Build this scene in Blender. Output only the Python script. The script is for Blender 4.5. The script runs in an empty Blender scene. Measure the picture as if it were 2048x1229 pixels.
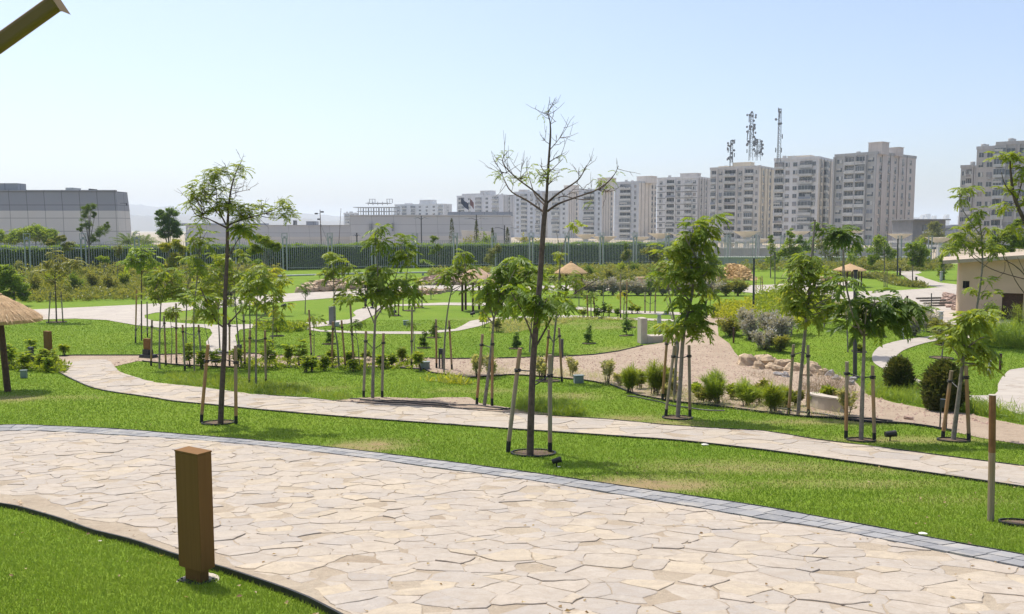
import bpy, math, random
import numpy as np
from mathutils import Vector, Matrix, geometry
random.seed(7); RS = np.random.RandomState(11)
sc = bpy.context.scene
COL = sc.collection
# ------------------------------------------------------------------ camera, sky, sun, exposure
F = 1700.0; ZC = 5.5; PITCH = math.atan(154.5/F)
cam_d = bpy.data.cameras.new('camera'); cam = bpy.data.objects.new('camera', cam_d); COL.objects.link(cam)
cam_d.sensor_width = 36; cam_d.lens = F/2048*36; cam_d.clip_start = .05; cam_d.clip_end = 40000
cam.location = (0, 0, ZC); cam.rotation_euler = (math.pi/2-PITCH, 0, 0)
sc.camera = cam
SUN_EL = math.radians(66); SUN_AZ = math.radians(-36)      # azimuth from +Y towards +X
w = bpy.data.worlds.new('World'); sc.world = w; w.use_nodes = True
nt = w.node_tree; bg = nt.nodes['Background']
sky = nt.nodes.new('ShaderNodeTexSky'); sky.sky_type = 'NISHITA'; sky.sun_disc = False
sky.sun_elevation = SUN_EL; sky.sun_rotation = SUN_AZ; sky.air_density = 0.8; sky.dust_density = 2.6; sky.ozone_density = 1.5
nt.links.new(sky.outputs[0], bg.inputs[0]); bg.inputs[1].default_value = 0.14
sl = bpy.data.lights.new('sun', 'SUN'); sl.energy = 3.1; sl.angle = math.radians(.55); sl.color = (1, .955, .88)
so = bpy.data.objects.new('sun', sl); COL.objects.link(so)
sd = Vector((math.sin(SUN_AZ)*math.cos(SUN_EL), math.cos(SUN_AZ)*math.cos(SUN_EL), math.sin(SUN_EL)))
so.rotation_euler = sd.to_track_quat('Z', 'Y').to_euler(); so.location = (-30, 30, 80)
sc.view_settings.view_transform = 'Standard'; sc.view_settings.look = 'None'
sc.view_settings.exposure = 0.6; sc.view_settings.gamma = 1
sc.cycles.max_bounces = 6; sc.cycles.transparent_max_bounces = 6; sc.cycles.volume_bounces = 1
sc.cycles.diffuse_bounces = 3; sc.cycles.glossy_bounces = 2; sc.cycles.transmission_bounces = 3

# ------------------------------------------------------------------ helpers
def tag(o, label=None, cat=None, group=None, kind=None):
    if label: o['label'] = label
    if cat: o['category'] = cat
    if group: o['group'] = group
    if kind: o['kind'] = kind
    return o
def empty(name, loc=(0,0,0), rz=0.0):
    o = bpy.data.objects.new(name, None); COL.objects.link(o); o.location = loc; o.rotation_euler = (0,0,rz)
    o.empty_display_size = .2
    return o
class MB:
    """collects vertices and faces (numpy blocks) and links them as one mesh object"""
    def __init__(s): s.v = []; s.n = 0; s.f = {3: [], 4: []}; s.m = {3: [], 4: []}; s.poly = []; s.rnd = []
    def add(s, V, Fc, mat=0, rnd=None):
        V = np.asarray(V, float).reshape(-1, 3)
        Fc = np.asarray(Fc, int)
        s.v.append(V); s.f[Fc.shape[1]].append(Fc+s.n); s.m[Fc.shape[1]].append(np.full(len(Fc), mat))
        s.rnd.append(np.zeros(len(V)) if rnd is None else np.broadcast_to(np.asarray(rnd, float), (len(V),)))
        s.n += len(V)
    def box(s, c, d, rz=0, mat=0, taper=1.0, tilt=None):
        x, y, z = d[0]/2, d[1]/2, d[2]/2
        V = np.array([[-x,-y,-z],[x,-y,-z],[x,y,-z],[-x,y,-z],[-x*taper,-y*taper,z],[x*taper,-y*taper,z],[x*taper,y*taper,z],[-x*taper,y*taper,z]])
        if tilt is not None: V = V @ np.array(tilt.to_matrix()).T
        if rz:
            c_, s_ = math.cos(rz), math.sin(rz); V = V @ np.array([[c_,s_,0],[-s_,c_,0],[0,0,1]])
        s.add(V+np.array(c), [[0,3,2,1],[4,5,6,7],[0,1,5,4],[1,2,6,5],[2,3,7,6],[3,0,4,7]], mat)
    def tube(s, pts, rad, n=6, mat=0, cap=True, rnd=None):
        P = np.asarray(pts, float); k = len(P)
        R = np.broadcast_to(np.asarray(rad, float), (k,)) if np.ndim(rad) else np.full(k, float(rad))
        T = np.gradient(P, axis=0); T /= (np.linalg.norm(T, axis=1)[:,None]+1e-9)
        ref = np.array([0,1.,0]) if abs(T[0][1]) < .8 else np.array([1.,0,0])
        A = np.cross(T, ref); A /= (np.linalg.norm(A, axis=1)[:,None]+1e-9); B = np.cross(T, A)
        a = np.arange(n)*2*math.pi/n
        V = P[:,None,:]+R[:,None,None]*(np.cos(a)[None,:,None]*A[:,None,:]+np.sin(a)[None,:,None]*B[:,None,:])
        V = V.reshape(-1,3); Fc = []
        for i in range(k-1):
            for j in range(n):
                j2 = (j+1) % n; Fc.append([i*n+j, i*n+j2, (i+1)*n+j2, (i+1)*n+j])
        s.add(V, Fc, mat, rnd)
        if cap:
            for e, i in ((0,0),(k-1,k-1)):
                Vc = np.vstack([V[i*n:(i+1)*n], P[i][None]])
                s.add(Vc, [[j,(j+1)%n,n] for j in range(n)], mat, rnd)
    def lathe(s, prof, c, n=24, mat=0):
        prof = np.array(prof, float); a = np.arange(n)*2*math.pi/n
        V = np.stack([prof[:,0][:,None]*np.cos(a), prof[:,0][:,None]*np.sin(a), np.repeat(prof[:,1][:,None], n, 1)], -1).reshape(-1,3)+np.array(c)
        Fc = [[i*n+j, i*n+(j+1)%n, (i+1)*n+(j+1)%n, (i+1)*n+j] for i in range(len(prof)-1) for j in range(n)]
        s.add(V, Fc, mat)
    def build(s, name, mats, parent=None, smooth=False, attrs=None):
        me = bpy.data.meshes.new(name)
        V = np.vstack(s.v); me.vertices.add(len(V)); me.vertices.foreach_set('co', V.astype(np.float32).ravel())
        li = []; tot = []; mi = []
        for k in (3, 4):
            if s.f[k]:
                A = np.vstack(s.f[k]); li.append(A.ravel()); tot.append(np.full(len(A), k)); mi.append(np.concatenate(s.m[k]))
        li = np.concatenate(li); tot = np.concatenate(tot); mi = np.concatenate(mi)
        me.loops.add(len(li)); me.loops.foreach_set('vertex_index', li.astype(np.int32))
        me.polygons.add(len(tot)); st = np.concatenate([[0], np.cumsum(tot)[:-1]])
        me.polygons.foreach_set('loop_start', st.astype(np.int32)); me.polygons.foreach_set('loop_total', tot.astype(np.int32))
        if not isinstance(mats, (list, tuple)): mats = [mats]
        for m in mats: me.materials.append(m)
        me.polygons.foreach_set('material_index', mi.astype(np.int32))
        me.polygons.foreach_set('use_smooth', np.full(len(tot), bool(smooth)))
        r = np.concatenate(s.rnd)
        if r.any():
            at = me.attributes.new('rnd', 'FLOAT', 'POINT'); at.data.foreach_set('value', r.astype(np.float32))
        if attrs:
            for kx, fn in attrs.items():
                at = me.attributes.new(kx, 'FLOAT', 'POINT'); at.data.foreach_set('value', fn(V[:,0], V[:,1]).astype(np.float32))
        me.update(calc_edges=True); me.validate()
        o = bpy.data.objects.new(name, me); COL.objects.link(o)
        if parent is not None: o.parent = parent
        return o
def share(o, name, parent, loc=(0,0,0), rot=(0,0,0), scale=(1,1,1)):
    c = bpy.data.objects.new(name, o.data if hasattr(o, 'data') else o); COL.objects.link(c)
    c.parent = parent; c.location = loc; c.rotation_euler = rot; c.scale = scale
    return c

# ------------------------------------------------------------------ materials
class NT:
    def __init__(s, name):
        s.m = bpy.data.materials.new(name); s.m.use_nodes = True; s.t = s.m.node_tree; s.b = s.t.nodes['Principled BSDF']
    def n(s, ty, **kw):
        x = s.t.nodes.new(ty)
        for k, v in kw.items():
            if k.startswith('_'): setattr(x, k[1:], v)
            else: x.inputs[k.replace('__', ' ')].default_value = v
        return x
    def l(s, a, b): s.t.links.new(a, b)
    def mix(s, fac, a, b, mode='MIX'):
        x = s.t.nodes.new('ShaderNodeMix'); x.data_type = 'RGBA'; x.blend_type = mode
        for sock, v in ((x.inputs[0], fac), (x.inputs[6], a), (x.inputs[7], b)):
            if hasattr(v, 'is_output'): s.l(v, sock)
            elif isinstance(v, (int, float)): sock.default_value = v
            else: sock.default_value = (*v, 1)
        return x.outputs[2]
    def ramp(s, v, stops):
        x = s.t.nodes.new('ShaderNodeValToRGB'); s.l(v, x.inputs[0]); e = x.color_ramp.elements
        e[0].position = stops[0][0]; e[0].color = (*([stops[0][1]]*3), 1) if isinstance(stops[0][1], (int,float)) else (*stops[0][1],1)
        e[1].position = stops[-1][0]; e[1].color = (*([stops[-1][1]]*3), 1) if isinstance(stops[-1][1], (int,float)) else (*stops[-1][1],1)
        for p, c in stops[1:-1]:
            q = e.new(p); q.color = (*([c]*3),1) if isinstance(c,(int,float)) else (*c,1)
        return x.outputs[0]
    def pos(s):
        g = s.n('ShaderNodeNewGeometry'); return g.outputs['Position']
    def obj(s):
        g = s.n('ShaderNodeTexCoord'); return g.outputs['Object']
    def noise(s, vec, scale, detail=4, rough=.55, dist=0):
        x = s.n('ShaderNodeTexNoise'); x.inputs['Scale'].default_value = scale; x.inputs['Detail'].default_value = detail
        x.inputs['Roughness'].default_value = rough; x.inputs['Distortion'].default_value = dist
        if vec is not None: s.l(vec, x.inputs['Vector'])
        return x.outputs['Fac']
    def attr(s, name):
        x = s.t.nodes.new('ShaderNodeAttribute'); x.attribute_name = name; return x.outputs['Fac']
    def math(s, op, a, b=None, clamp=False):
        x = s.t.nodes.new('ShaderNodeMath'); x.operation = op; x.use_clamp = clamp
        for sock, v in ((x.inputs[0], a), (x.inputs[1], b)):
            if v is None: continue
            if hasattr(v, 'is_output'): s.l(v, sock)
            else: sock.default_value = v
        return x.outputs[0]
    def bump(s, h, strength=.3, dist=.02):
        x = s.t.nodes.new('ShaderNodeBump'); x.inputs['Strength'].default_value = strength; x.inputs['Distance'].default_value = dist
        s.l(h, x.inputs['Height']); s.l(x.outputs[0], s.b.inputs['Normal'])
    def col(s, c):
        if hasattr(c, 'is_output'): s.l(c, s.b.inputs['Base Color'])
        else: s.b.inputs['Base Color'].default_value = (*c, 1)
def mat(name, c1, c2=None, scale=6, rough=.8, bump=0, spec=.3, metal=0, co='obj', detail=5, dist=.01):
    k = NT(name); k.b.inputs['Roughness'].default_value = rough; k.b.inputs['Specular IOR Level'].default_value = spec
    k.b.inputs['Metallic'].default_value = metal
    c2 = c2 or tuple(x*.8 for x in c1)
    v = k.obj() if co == 'obj' else k.pos()
    nz = k.noise(v, scale, detail)
    k.col(k.mix(k.ramp(nz, [(.35, 0.), (.68, 1.)]), c1, c2))
    if bump: k.bump(k.noise(v, scale*4, 4), bump, dist)
    return k.m
def leafmat(name, c1, c2, trans=.45, rough=.45, spec=.35, scale=.9, tcol=None):
    k = NT(name); v = k.pos()
    r = k.attr('rnd'); c = k.mix(r, c1, c2)
    nz = k.ramp(k.noise(v, scale, 2), [(.35, 0.), (.65, 1.)])
    c = k.mix(k.math('MULTIPLY', nz, .35), c, tuple(x*.55 for x in c1))
    k.col(c); k.b.inputs['Roughness'].default_value = rough; k.b.inputs['Specular IOR Level'].default_value = spec
    tr = k.n('ShaderNodeBsdfTranslucent'); tc = k.mix(r, tuple(min(1, x*y) for x, y in zip(c1, (1.9,1.6,.7))), tuple(min(1, x*y) for x, y in zip(c2, (1.9,1.6,.7))))
    k.l(tc, tr.inputs[0]); ms = k.n('ShaderNodeMixShader'); ms.inputs[0].default_value = trans
    k.l(k.b.outputs[0], ms.inputs[1]); k.l(tr.outputs[0], ms.inputs[2])
    k.l(ms.outputs[0], k.t.nodes['Material Output'].inputs[0])
    return k.m
M = {}
def brickmat(name, c1, c2, mort, bw, bh, ms=.02, rough=.7, off=.0, bump=.0, axis='xz'):
    k = NT(name); t = k.n('ShaderNodeTexCoord'); sp = k.n('ShaderNodeSeparateXYZ'); k.l(t.outputs['Object'], sp.inputs[0])
    cb = k.n('ShaderNodeCombineXYZ')
    k.l(k.math('ADD', sp.outputs[0], sp.outputs[1]), cb.inputs[0]); k.l(sp.outputs[2], cb.inputs[1])
    b = k.n('ShaderNodeTexBrick'); k.l(cb.outputs[0], b.inputs[0]); b.offset = off
    b.inputs['Color1'].default_value = (*c1,1); b.inputs['Color2'].default_value = (*c2,1); b.inputs['Mortar'].default_value = (*mort,1)
    b.inputs['Scale'].default_value = 1; b.inputs['Mortar Size'].default_value = ms; b.inputs['Brick Width'].default_value = bw; b.inputs['Row Height'].default_value = bh
    nz = k.noise(t.outputs['Object'], .35, 4)
    k.col(k.mix(k.math('MULTIPLY', nz, .25), b.outputs[0], tuple(x*.6 for x in c1))); k.b.inputs['Roughness'].default_value = rough
    return k.m
M['leaf'] = leafmat('leaf_mid', (.13,.215,.022), (.25,.32,.04))
M['leaf_dark'] = leafmat('leaf_dark', (.075,.145,.02), (.15,.23,.035), .45)
M['leaf_yel'] = leafmat('leaf_yellow', (.19,.26,.025), (.36,.37,.04), .5)
M['leaf_bright'] = leafmat('leaf_bright', (.135,.225,.03), (.25,.35,.05), .5)
M['leaf_olive'] = leafmat('leaf_olive', (.13,.17,.04), (.24,.255,.075), .4)
M['leaf_blue'] = leafmat('leaf_bluegreen', (.085,.17,.04), (.17,.27,.07), .4)
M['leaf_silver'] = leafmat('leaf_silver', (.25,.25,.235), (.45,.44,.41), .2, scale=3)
M['leaf_pale'] = leafmat('leaf_pale', (.28,.33,.14), (.45,.46,.24), .35)
M['leaf_deep'] = leafmat('leaf_deep', (.05,.085,.02), (.13,.14,.04), .3)
M['hedge'] = leafmat('hedge_leaf', (.075,.15,.02), (.21,.32,.04), .45, scale=.5)
M['grassblade'] = None
M['bark'] = mat('bark_brown', (.13,.095,.075), (.07,.05,.04), 14, .9, .5)
M['bark_grey'] = mat('bark_grey', (.27,.235,.19), (.16,.135,.11), 14, .9, .5)
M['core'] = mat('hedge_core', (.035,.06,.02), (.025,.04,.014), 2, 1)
def stakemat():
    k = NT('stake_wood'); o = k.obj(); g = k.n('ShaderNodeObjectInfo')
    mp = k.n('ShaderNodeMapping'); mp.inputs['Scale'].default_value = (30,30,1.2); k.l(o, mp.inputs[0])
    nz = k.noise(mp.outputs[0], 1, 4)
    a = k.mix(k.ramp(nz, [(.3,0.),(.7,1.)]), (.47,.26,.11), (.27,.14,.06))
    b = k.mix(k.ramp(nz, [(.3,0.),(.7,1.)]), (.34,.29,.21), (.24,.19,.13))
    k.col(k.mix(k.ramp(k.noise(k.pos(), .7, 2), [(.4,0.),(.6,1.)]), a, b)); k.b.inputs['Roughness'].default_value = .85
    k.bump(nz, .3, .01); return k.m
M['stake'] = stakemat()
M['black'] = mat('black_plastic', (.018,.018,.02), (.03,.03,.03), 8, .55)
M['dark_metal'] = mat('dark_metal', (.035,.038,.042), (.05,.052,.055), 8, .45, spec=.5)
M['grey_box'] = mat('grey_green_box', (.22,.27,.25), (.17,.2,.19), 4, .6)
M['brown'] = None
k = NT('brown_bollard'); mp = k.n('ShaderNodeMapping'); mp.inputs['Scale'].default_value = (60,60,.8); k.l(k.obj(), mp.inputs[0])
nz = k.noise(mp.outputs[0], 1.0, 5, .6)
k.col(k.mix(nz, (.15,.072,.02), (.235,.12,.038))); k.b.inputs['Roughness'].default_value = .7; k.b.inputs['Specular IOR Level'].default_value = .15; k.bump(nz, .12, .003); M['brown'] = k.m
M['pale_metal'] = mat('pale_metal', (.42,.43,.41), (.34,.34,.33), 5, .5, spec=.5)
M['concrete'] = mat('concrete_pale', (.50,.44,.36), (.42,.36,.29), 3, .9, .1)
M['tanblock'] = mat('tan_render', (.52,.38,.22), (.44,.31,.18), 2, .95, .1)
M['wallbeige'] = mat('beige_render', (.58,.43,.29), (.51,.375,.25), 1.1, .92, .15)
M['roofslab'] = mat('roof_slab', (.46,.375,.28), (.36,.29,.22), 2, .85, .1)
M['fence'] = mat('fence_metal', (.42,.43,.42), (.34,.35,.34), 2, .65, spec=.25)
M['white'] = mat('white_paint', (.68,.66,.60), (.58,.56,.50), 1.2, .75)
M['canopy'] = mat('canopy_cream', (.74,.69,.58), (.66,.60,.50), .8, .8)
M['glass'] = mat('dark_glass', (.04,.05,.06), (.13,.145,.155), .25, .25, spec=.6, co='pos')
M['frame'] = mat('window_frame', (.55,.54,.5), (.42,.42,.4), 1, .6)
M['soil'] = mat('soil_dark', (.16,.11,.075), (.09,.06,.04), 8, 1, .4)
M['rock'] = mat('rock_tan', (.50,.38,.25), (.34,.25,.17), 3, .95, .6, dist=.05)
M['rockpink'] = mat('rock_pink', (.46,.33,.26), (.33,.22,.17), 3, .95, .6, dist=.05)
M['rubblegold'] = mat('rubble_gold', (.60,.42,.20), (.42,.28,.13), 3, .95, .4)
M['rockgrey'] = mat('rock_grey', (.33,.31,.3), (.24,.22,.21), 3, .95, .5, dist=.04)
k = NT('thatch'); mp = k.n('ShaderNodeMapping'); mp.inputs['Scale'].default_value = (9,9,3); k.l(k.obj(), mp.inputs[0])
nz = k.noise(mp.outputs[0], 2.5, 6, .7); r_ = k.attr('rnd')
k.col(k.mix(r_, k.mix(k.ramp(nz, [(.3,0.),(.7,1.)]), (.56,.38,.20), (.33,.20,.10)), (.62,.46,.27))); k.b.inputs['Roughness'].default_value = .95; k.bump(nz, .5, .03); M['thatch'] = k.m
M['thatchpink'] = mat('thatch_faded', (.62,.44,.30), (.46,.30,.19), 6, .95, .5)
M['post_brown'] = mat('post_brown', (.10,.05,.03), (.06,.03,.02), 10, .7, .3)
M['cloth_dark'] = mat('cloth_dark', (.02,.022,.028), (.03,.03,.035), 8, .9)
M['cloth_grey'] = mat('cloth_grey', (.09,.10,.10), (.06,.07,.07), 8, .9)
M['cloth_orange'] = mat('cloth_orange', (.85,.14,.02), (.7,.1,.02), 8, .8)
M['skin'] = mat('skin', (.30,.17,.11), (.26,.15,.1), 8, .6)
M['hair'] = mat('hair', (.015,.012,.01), (.02,.015,.012), 8, .8)
# ------------------------------------------------------------------ terrain
HY = np.array([-400,-30,0,3,6,9,13.4,17,21,30,47,75,106,160,20000.])
HH = np.array([1.6,1.65,1.8,2.1,2.6,3.1,3.62,3.95,4.24,4.68,5.1,5.35,5.5,5.5,5.5])
def _pchip(x, y):
    h = np.diff(x); d = np.diff(y)/h; m = np.zeros(len(x)); m[0] = d[0]; m[-1] = d[-1]
    for i in range(1, len(x)-1):
        if d[i-1]*d[i] > 0:
            w1 = 2*h[i]+h[i-1]; w2 = h[i]+2*h[i-1]; m[i] = (w1+w2)/(w1/d[i-1]+w2/d[i])
    return m
HM = _pchip(HY, HH)
BUMPS = []
def zg(x, y):
    x = np.asarray(x, float); y = np.asarray(y, float)
    yc = np.clip(y, HY[0], HY[-1]-1); i = np.clip(np.searchsorted(HY, yc, side='right')-1, 0, len(HY)-2)
    h = HY[i+1]-HY[i]; t = (yc-HY[i])/h
    H = (2*t**3-3*t**2+1)*HH[i]+(t**3-2*t**2+t)*h*HM[i]+(-2*t**3+3*t**2)*HH[i+1]+(t**3-t**2)*h*HM[i+1]
    z = ZC-H
    for bx, by, sx, sy, a in BUMPS:
        z = z+a*np.exp(-((x-bx)/sx)**2-((y-by)/sy)**2)
    return z
sp_, cp_ = math.sin(PITCH), math.cos(PITCH)
def ray(px, py):
    u = (px-1024)/F; v = (614.5-py)/F
    return np.array([u, cp_+v*sp_, -sp_+v*cp_])
def W(px, py, D):
    r = ray(px, py); r = r/r[1]*D
    return Vector((r[0], r[1], ZC+r[2]))
def P(px, py):
    r = ray(px, py); r = r/r[1]
    if r[2] > -0.003: r[2] = -0.003
    y = np.concatenate([np.arange(2.0, 60, .25), np.arange(60, 400, 2.), np.arange(400, 4000, 40.)])
    g = (ZC+r[2]*y)-zg(r[0]*y, y); idx = np.nonzero(g < 0)[0]
    if len(idx) == 0: return Vector((r[0]*3000, 3000, float(zg(r[0]*3000, 3000))))
    i = idx[0]
    if i == 0: yy = y[0]
    else:
        a, b = y[i-1], y[i]
        for _ in range(24):
            m_ = (a+b)/2
            if ZC+r[2]*m_-zg(r[0]*m_, m_) < 0: b = m_
            else: a = m_
        yy = (a+b)/2
    return Vector((r[0]*yy, yy, float(zg(r[0]*yy, yy))))
b0 = P(1660, 690); BUMPS.append((b0.x, b0.y+2, 5.0, 5.0, .55))
b0 = P(1510, 665); BUMPS.append((b0.x, b0.y+1, 4.0, 5.0, .35))
b0 = P(1540, 548); BUMPS.append((b0.x, b0.y+6, 12, 9, .7))
b0 = P(1700, 560); BUMPS.append((b0.x+2, b0.y+8, 12, 8, .5))

def smoothpoly(pts, closed=False, k=4):
    """Catmull-Rom through pixel points"""
    p = np.array(pts, float); n = len(p); out = []
    for i in range(n if closed else n-1):
        a = p[(i-1) % n] if (closed or i > 0) else p[i]; b = p[i]; c = p[(i+1) % n]; d = p[(i+2) % n] if (closed or i+2 < n) else c
        for t in np.arange(k)/k:
            out.append(.5*((2*b)+(-a+c)*t+(2*a-5*b+4*c-d)*t*t+(-a+3*b-3*c+d)*t**3))
    if not closed: out.append(p[-1])
    return np.array(out)
def proj(pts): return np.array([P(a, b)[:2] for a, b in pts])
def inpoly(x, y, poly):
    x = np.asarray(x); y = np.asarray(y); c = np.zeros(x.shape, bool); n = len(poly)
    lo = poly.min(0); hi = poly.max(0)
    sel = (x > lo[0]) & (x < hi[0]) & (y > lo[1]) & (y < hi[1]); xs = x[sel]; ys = y[sel]; cs = c[sel]
    j = n-1
    for i in range(n):
        xi, yi = poly[i]; xj, yj = poly[j]
        if yi != yj:
            cs ^= ((yi > ys) != (yj > ys)) & (xs < (xj-xi)*(ys-yi)/(yj-yi)+xi)
        j = i
    c[sel] = cs
    return c
def sheet(name, poly, off, material, step=None, attrs=None):
    """flat region draped on the ground"""
    poly = np.array(poly); lo = poly.min(0); hi = poly.max(0)
    pts = []
    y = lo[1]
    while y < hi[1]:
        s = step or max(.3, .028*y)
        xs = np.arange(lo[0], hi[0], s); pts.append(np.stack([xs+RS.uniform(-.1,.1)*s, np.full(len(xs), y)], 1)); y += s*.9
    G = np.vstack(pts); G = G[inpoly(G[:,0], G[:,1], poly)]
    allp = [Vector(p) for p in poly]+[Vector(p) for p in G]
    r = geometry.delaunay_2d_cdt(allp, [], [list(range(len(poly)))], 1, 1e-5)
    V = np.array([list(v) for v in r[0]]); Fc = np.array([f for f in r[2] if len(f) == 3])
    mb = MB(); mb.add(np.column_stack([V, zg(V[:,0], V[:,1])+off]), Fc)
    o = mb.build(name, material, attrs=attrs); return tag(o, kind='structure')
def ribbon(px, half, k=4):
    """pixel centreline + vertical half thickness -> pixel polygon"""
    c = smoothpoly(px, k=k); h = np.interp(np.linspace(0,1,len(c)), np.linspace(0,1,len(half)), half)
    return [(x, y-t) for (x, y), t in zip(c, h)]+[(x, y+t) for (x, y), t in reversed(list(zip(c, h)))]

# outlines, traced along the ground
KO = smoothpoly([(-260,868),(0,853),(100,855),(233,861),(366,872),(499,883),(666,899),(846,921),(1013,943),(1113,957),(1246,977),(1368,995),(1534,1020),(1618,1036),(1767,1063),(1901,1090),(2048,1117),(2400,1190)], k=3)
KI = smoothpoly([(-260,880),(0,864),(110,866),(233,873),(433,886),(680,912),(846,936),(963,951),(1113,972),(1246,995),(1368,1015),(1534,1045),(1618,1056),(1767,1084),(1901,1112),(2048,1141),(2400,1215)], k=3)
LE = smoothpoly([(-260,985),(0,1015),(67,1030),(133,1050),(186,1070),(266,1090),(353,1121),(433,1143),(499,1165),(599,1201),(660,1232),(760,1290),(900,1400)], k=3)
near_poly = proj(list(KI)+[(2400,1500),(900,1500)]+list(LE)[::-1])
kerb_o, kerb_i, edge_l = proj(KO), proj(KI), proj(LE)
p2_low = smoothpoly([(110,741),(150,762),(190,778),(237,787),(295,795),(350,804),(425,811),(512,820),(637,831),(762,841),(887,850),(1012,859),(1174,870),(1274,877),(1368,884),(1534,903),(1701,926),(1867,950),(2048,977),(2300,1015)], k=3)
p2_up = smoothpoly([(110,722),(160,719),(215,722),(228,733),(240,745),(275,757),(307,766),(350,771),(400,776),(475,786),(512,791),(612,798),(687,806),(812,813),(912,820),(1024,829),(1149,837),(1224,842),(1324,852),(1424,859),(1536,866),(1634,882),(1767,899),(1901,917),(2048,936),(2300,972)], k=3)
path2_poly = proj(list(p2_low)+list(p2_up)[::-1])
sand_px = [(60,722),(110,714),(147,712),(275,712),(415,708),(470,706),(560,712),(700,716),(800,717),(900,719),(1000,718),(1060,716),(1130,714),(1186,711),(1236,704),(1286,692),(1334,685),(1336,665),(1384,642),(1409,633),(1425,626),(1470,623),(1460,640),(1436,652),(1437,672),(1459,688),(1469,705),(1485,722),(1540,728),(1600,733),(1660,745),(1711,765),(1735,790),(1786,806),(1861,820),(1936,828),(1986,840),(2048,852),(2250,905),(2250,950),(2048,891),(1998,883),(1961,877),(1911,866),(1873,858),(1818,850),(1736,846),(1661,838),(1598,835),(1536,828),(1424,813),(1349,806),(1274,792),(1224,772),(1174,763),(1099,756),(1024,751),(937,757),(862,747),(850,740),(762,736),(637,736),(512,737),(450,736),(350,731),(275,723),(225,735),(160,730),(60,738)]
sand_poly = proj(sand_px)
sand2_poly = proj([(670,802),(690,800),(720,797),(760,795),(850,799),(880,796),(940,796),(960,808),(1020,817),(1110,830),(1020,830),(912,822),(812,815),(690,808)])
sand3_poly = proj([(1190,838),(1215,833),(1250,834),(1300,842),(1372,852),(1380,856),(1324,852)])
far_px = [(20,628),(60,620),(150,616),(275,610),(375,604),(450,597),(512,592),(587,587),(687,582),(730,577),(844,572),(930,571),(1024,573),(1100,572),(1180,570),(1300,569),(1480,572),(1545,570),(1600,565),(1640,557),(1680,553),(1705,560),(1690,572),(1650,574),(1640,579),(1700,584),(1790,582),(1850,578),(1880,575),(1850,572),(1832,568),(1800,548),(1790,543),(1830,541),(1843,545),(1848,556),(1880,566),(1915,570),(1990,572),(1990,640),(1915,640),(1860,636),(1800,642),(1752,645),(1700,640),(1640,628),(1600,612),(1560,598),(1500,586),(1470,584),(1380,583),(1250,583),(1100,581),(1000,580),(900,583),(787,586),(724,592),(662,597),(600,602),(512,610),(450,615),(400,620),(312,626),(289,631),(290,637),(307,643),(375,648),(437,651),(470,650),(512,649),(560,647),(612,646),(697,640),(712,632),(706,626),(712,621),(740,614),(787,610),(887,606),(1024,607),(1149,614),(1249,622),(1374,626),(1374,631),(1249,628),(1149,620),(1024,613),(887,611),(790,613),(760,621),(747,632),(720,645),(697,648),(640,654),(620,656),(640,661),(700,663),(760,664),(850,664),(910,659),(925,652),(940,643),(975,637),(1024,634),(1124,631),(1249,636),(1349,640),(1349,644),(1249,640),(1124,636),(1024,638),(985,643),(960,653),(920,662),(850,669),(760,669),(700,667),(640,664),(600,658),(512,656),(480,660),(470,672),(474,690),(480,706),(415,708),(412,685),(425,668),(420,659),(400,655),(325,657),(270,651),(212,641),(150,638),(82,640),(20,645)]
far_poly = proj(far_px)
p5_poly = proj(smoothpoly([(1744,716),(1748,705),(1762,693),(1800,682),(1850,675),(1900,669),(1960,668),(1960,675),(1880,682),(1840,690),(1805,703),(1790,718),(1792,730),(1808,745),(1845,765),(1866,780),(1930,792),(1990,790),(1996,770),(2010,750),(2040,738),(2200,735),(2200,850),(2060,835),(1990,815),(1930,808),(1862,784),(1838,768),(1795,750),(1765,738),(1748,727)], True, 3))
p6_poly = proj([(1870,650),(1930,650),(2060,655),(2200,665),(2200,645),(1990,640),(1915,636),(1860,636),(1845,645)])
pathR_poly = proj([(1800,550),(1790,543),(1790,541),(1830,541)])
PATHS = [near_poly, path2_poly, far_poly, p5_poly, p6_poly]
SANDS = [sand_poly, sand2_poly]
kerb_poly = np.vstack([kerb_o, kerb_i[::-1]])
NOGRASS = PATHS+SANDS+[kerb_poly]
# dry, worn patches of turf: pixel, radii in px
DRY = []
for px, py, sx, sy, a in [(735,893,75,12,1.1),(1290,970,150,15,1.25),(1255,838,75,7,.9),(1340,848,70,7,.9),(1130,793,70,6,.8),(1650,845,150,6,.7),(1820,880,160,6,.85),(1480,935,220,14,.55),(1700,968,200,10,.5),
        (30,798,60,6,1.),(360,878,35,4,.5),(1230,700,50,5,.6),(1220,655,60,4,.6),(400,636,35,3,.9),(900,780,40,4,.5),(985,783,50,5,.6),(650,778,50,5,.5),(1060,640,160,3,.5),(150,795,60,5,.35),(1150,648,200,3,.35),(800,650,0,0,0),(1750,940,160,12,.35),(1900,1000,120,12,.25),(560,770,60,5,.4)]:
    if a == 0: continue
    c = P(px, py); e = P(px+sx, py); t = P(px, py-sy); b = P(px, py+sy)
    DRY.append((c.x, c.y, max(.3, e.x-c.x), max(.25, (t.y-b.y)/2), a))
def dryf(x, y):
    d = np.zeros(np.shape(x))
    for cx, cy, sx, sy, a in DRY: d = np.maximum(d, a*np.exp(-(((x-cx)/sx)**2+((y-cy)/sy)**2)**1.3))
    return d
def farf(x, y): return np.clip((y-np.minimum(108+(x+60)*.42, 137))/4, 0, 1)
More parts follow.
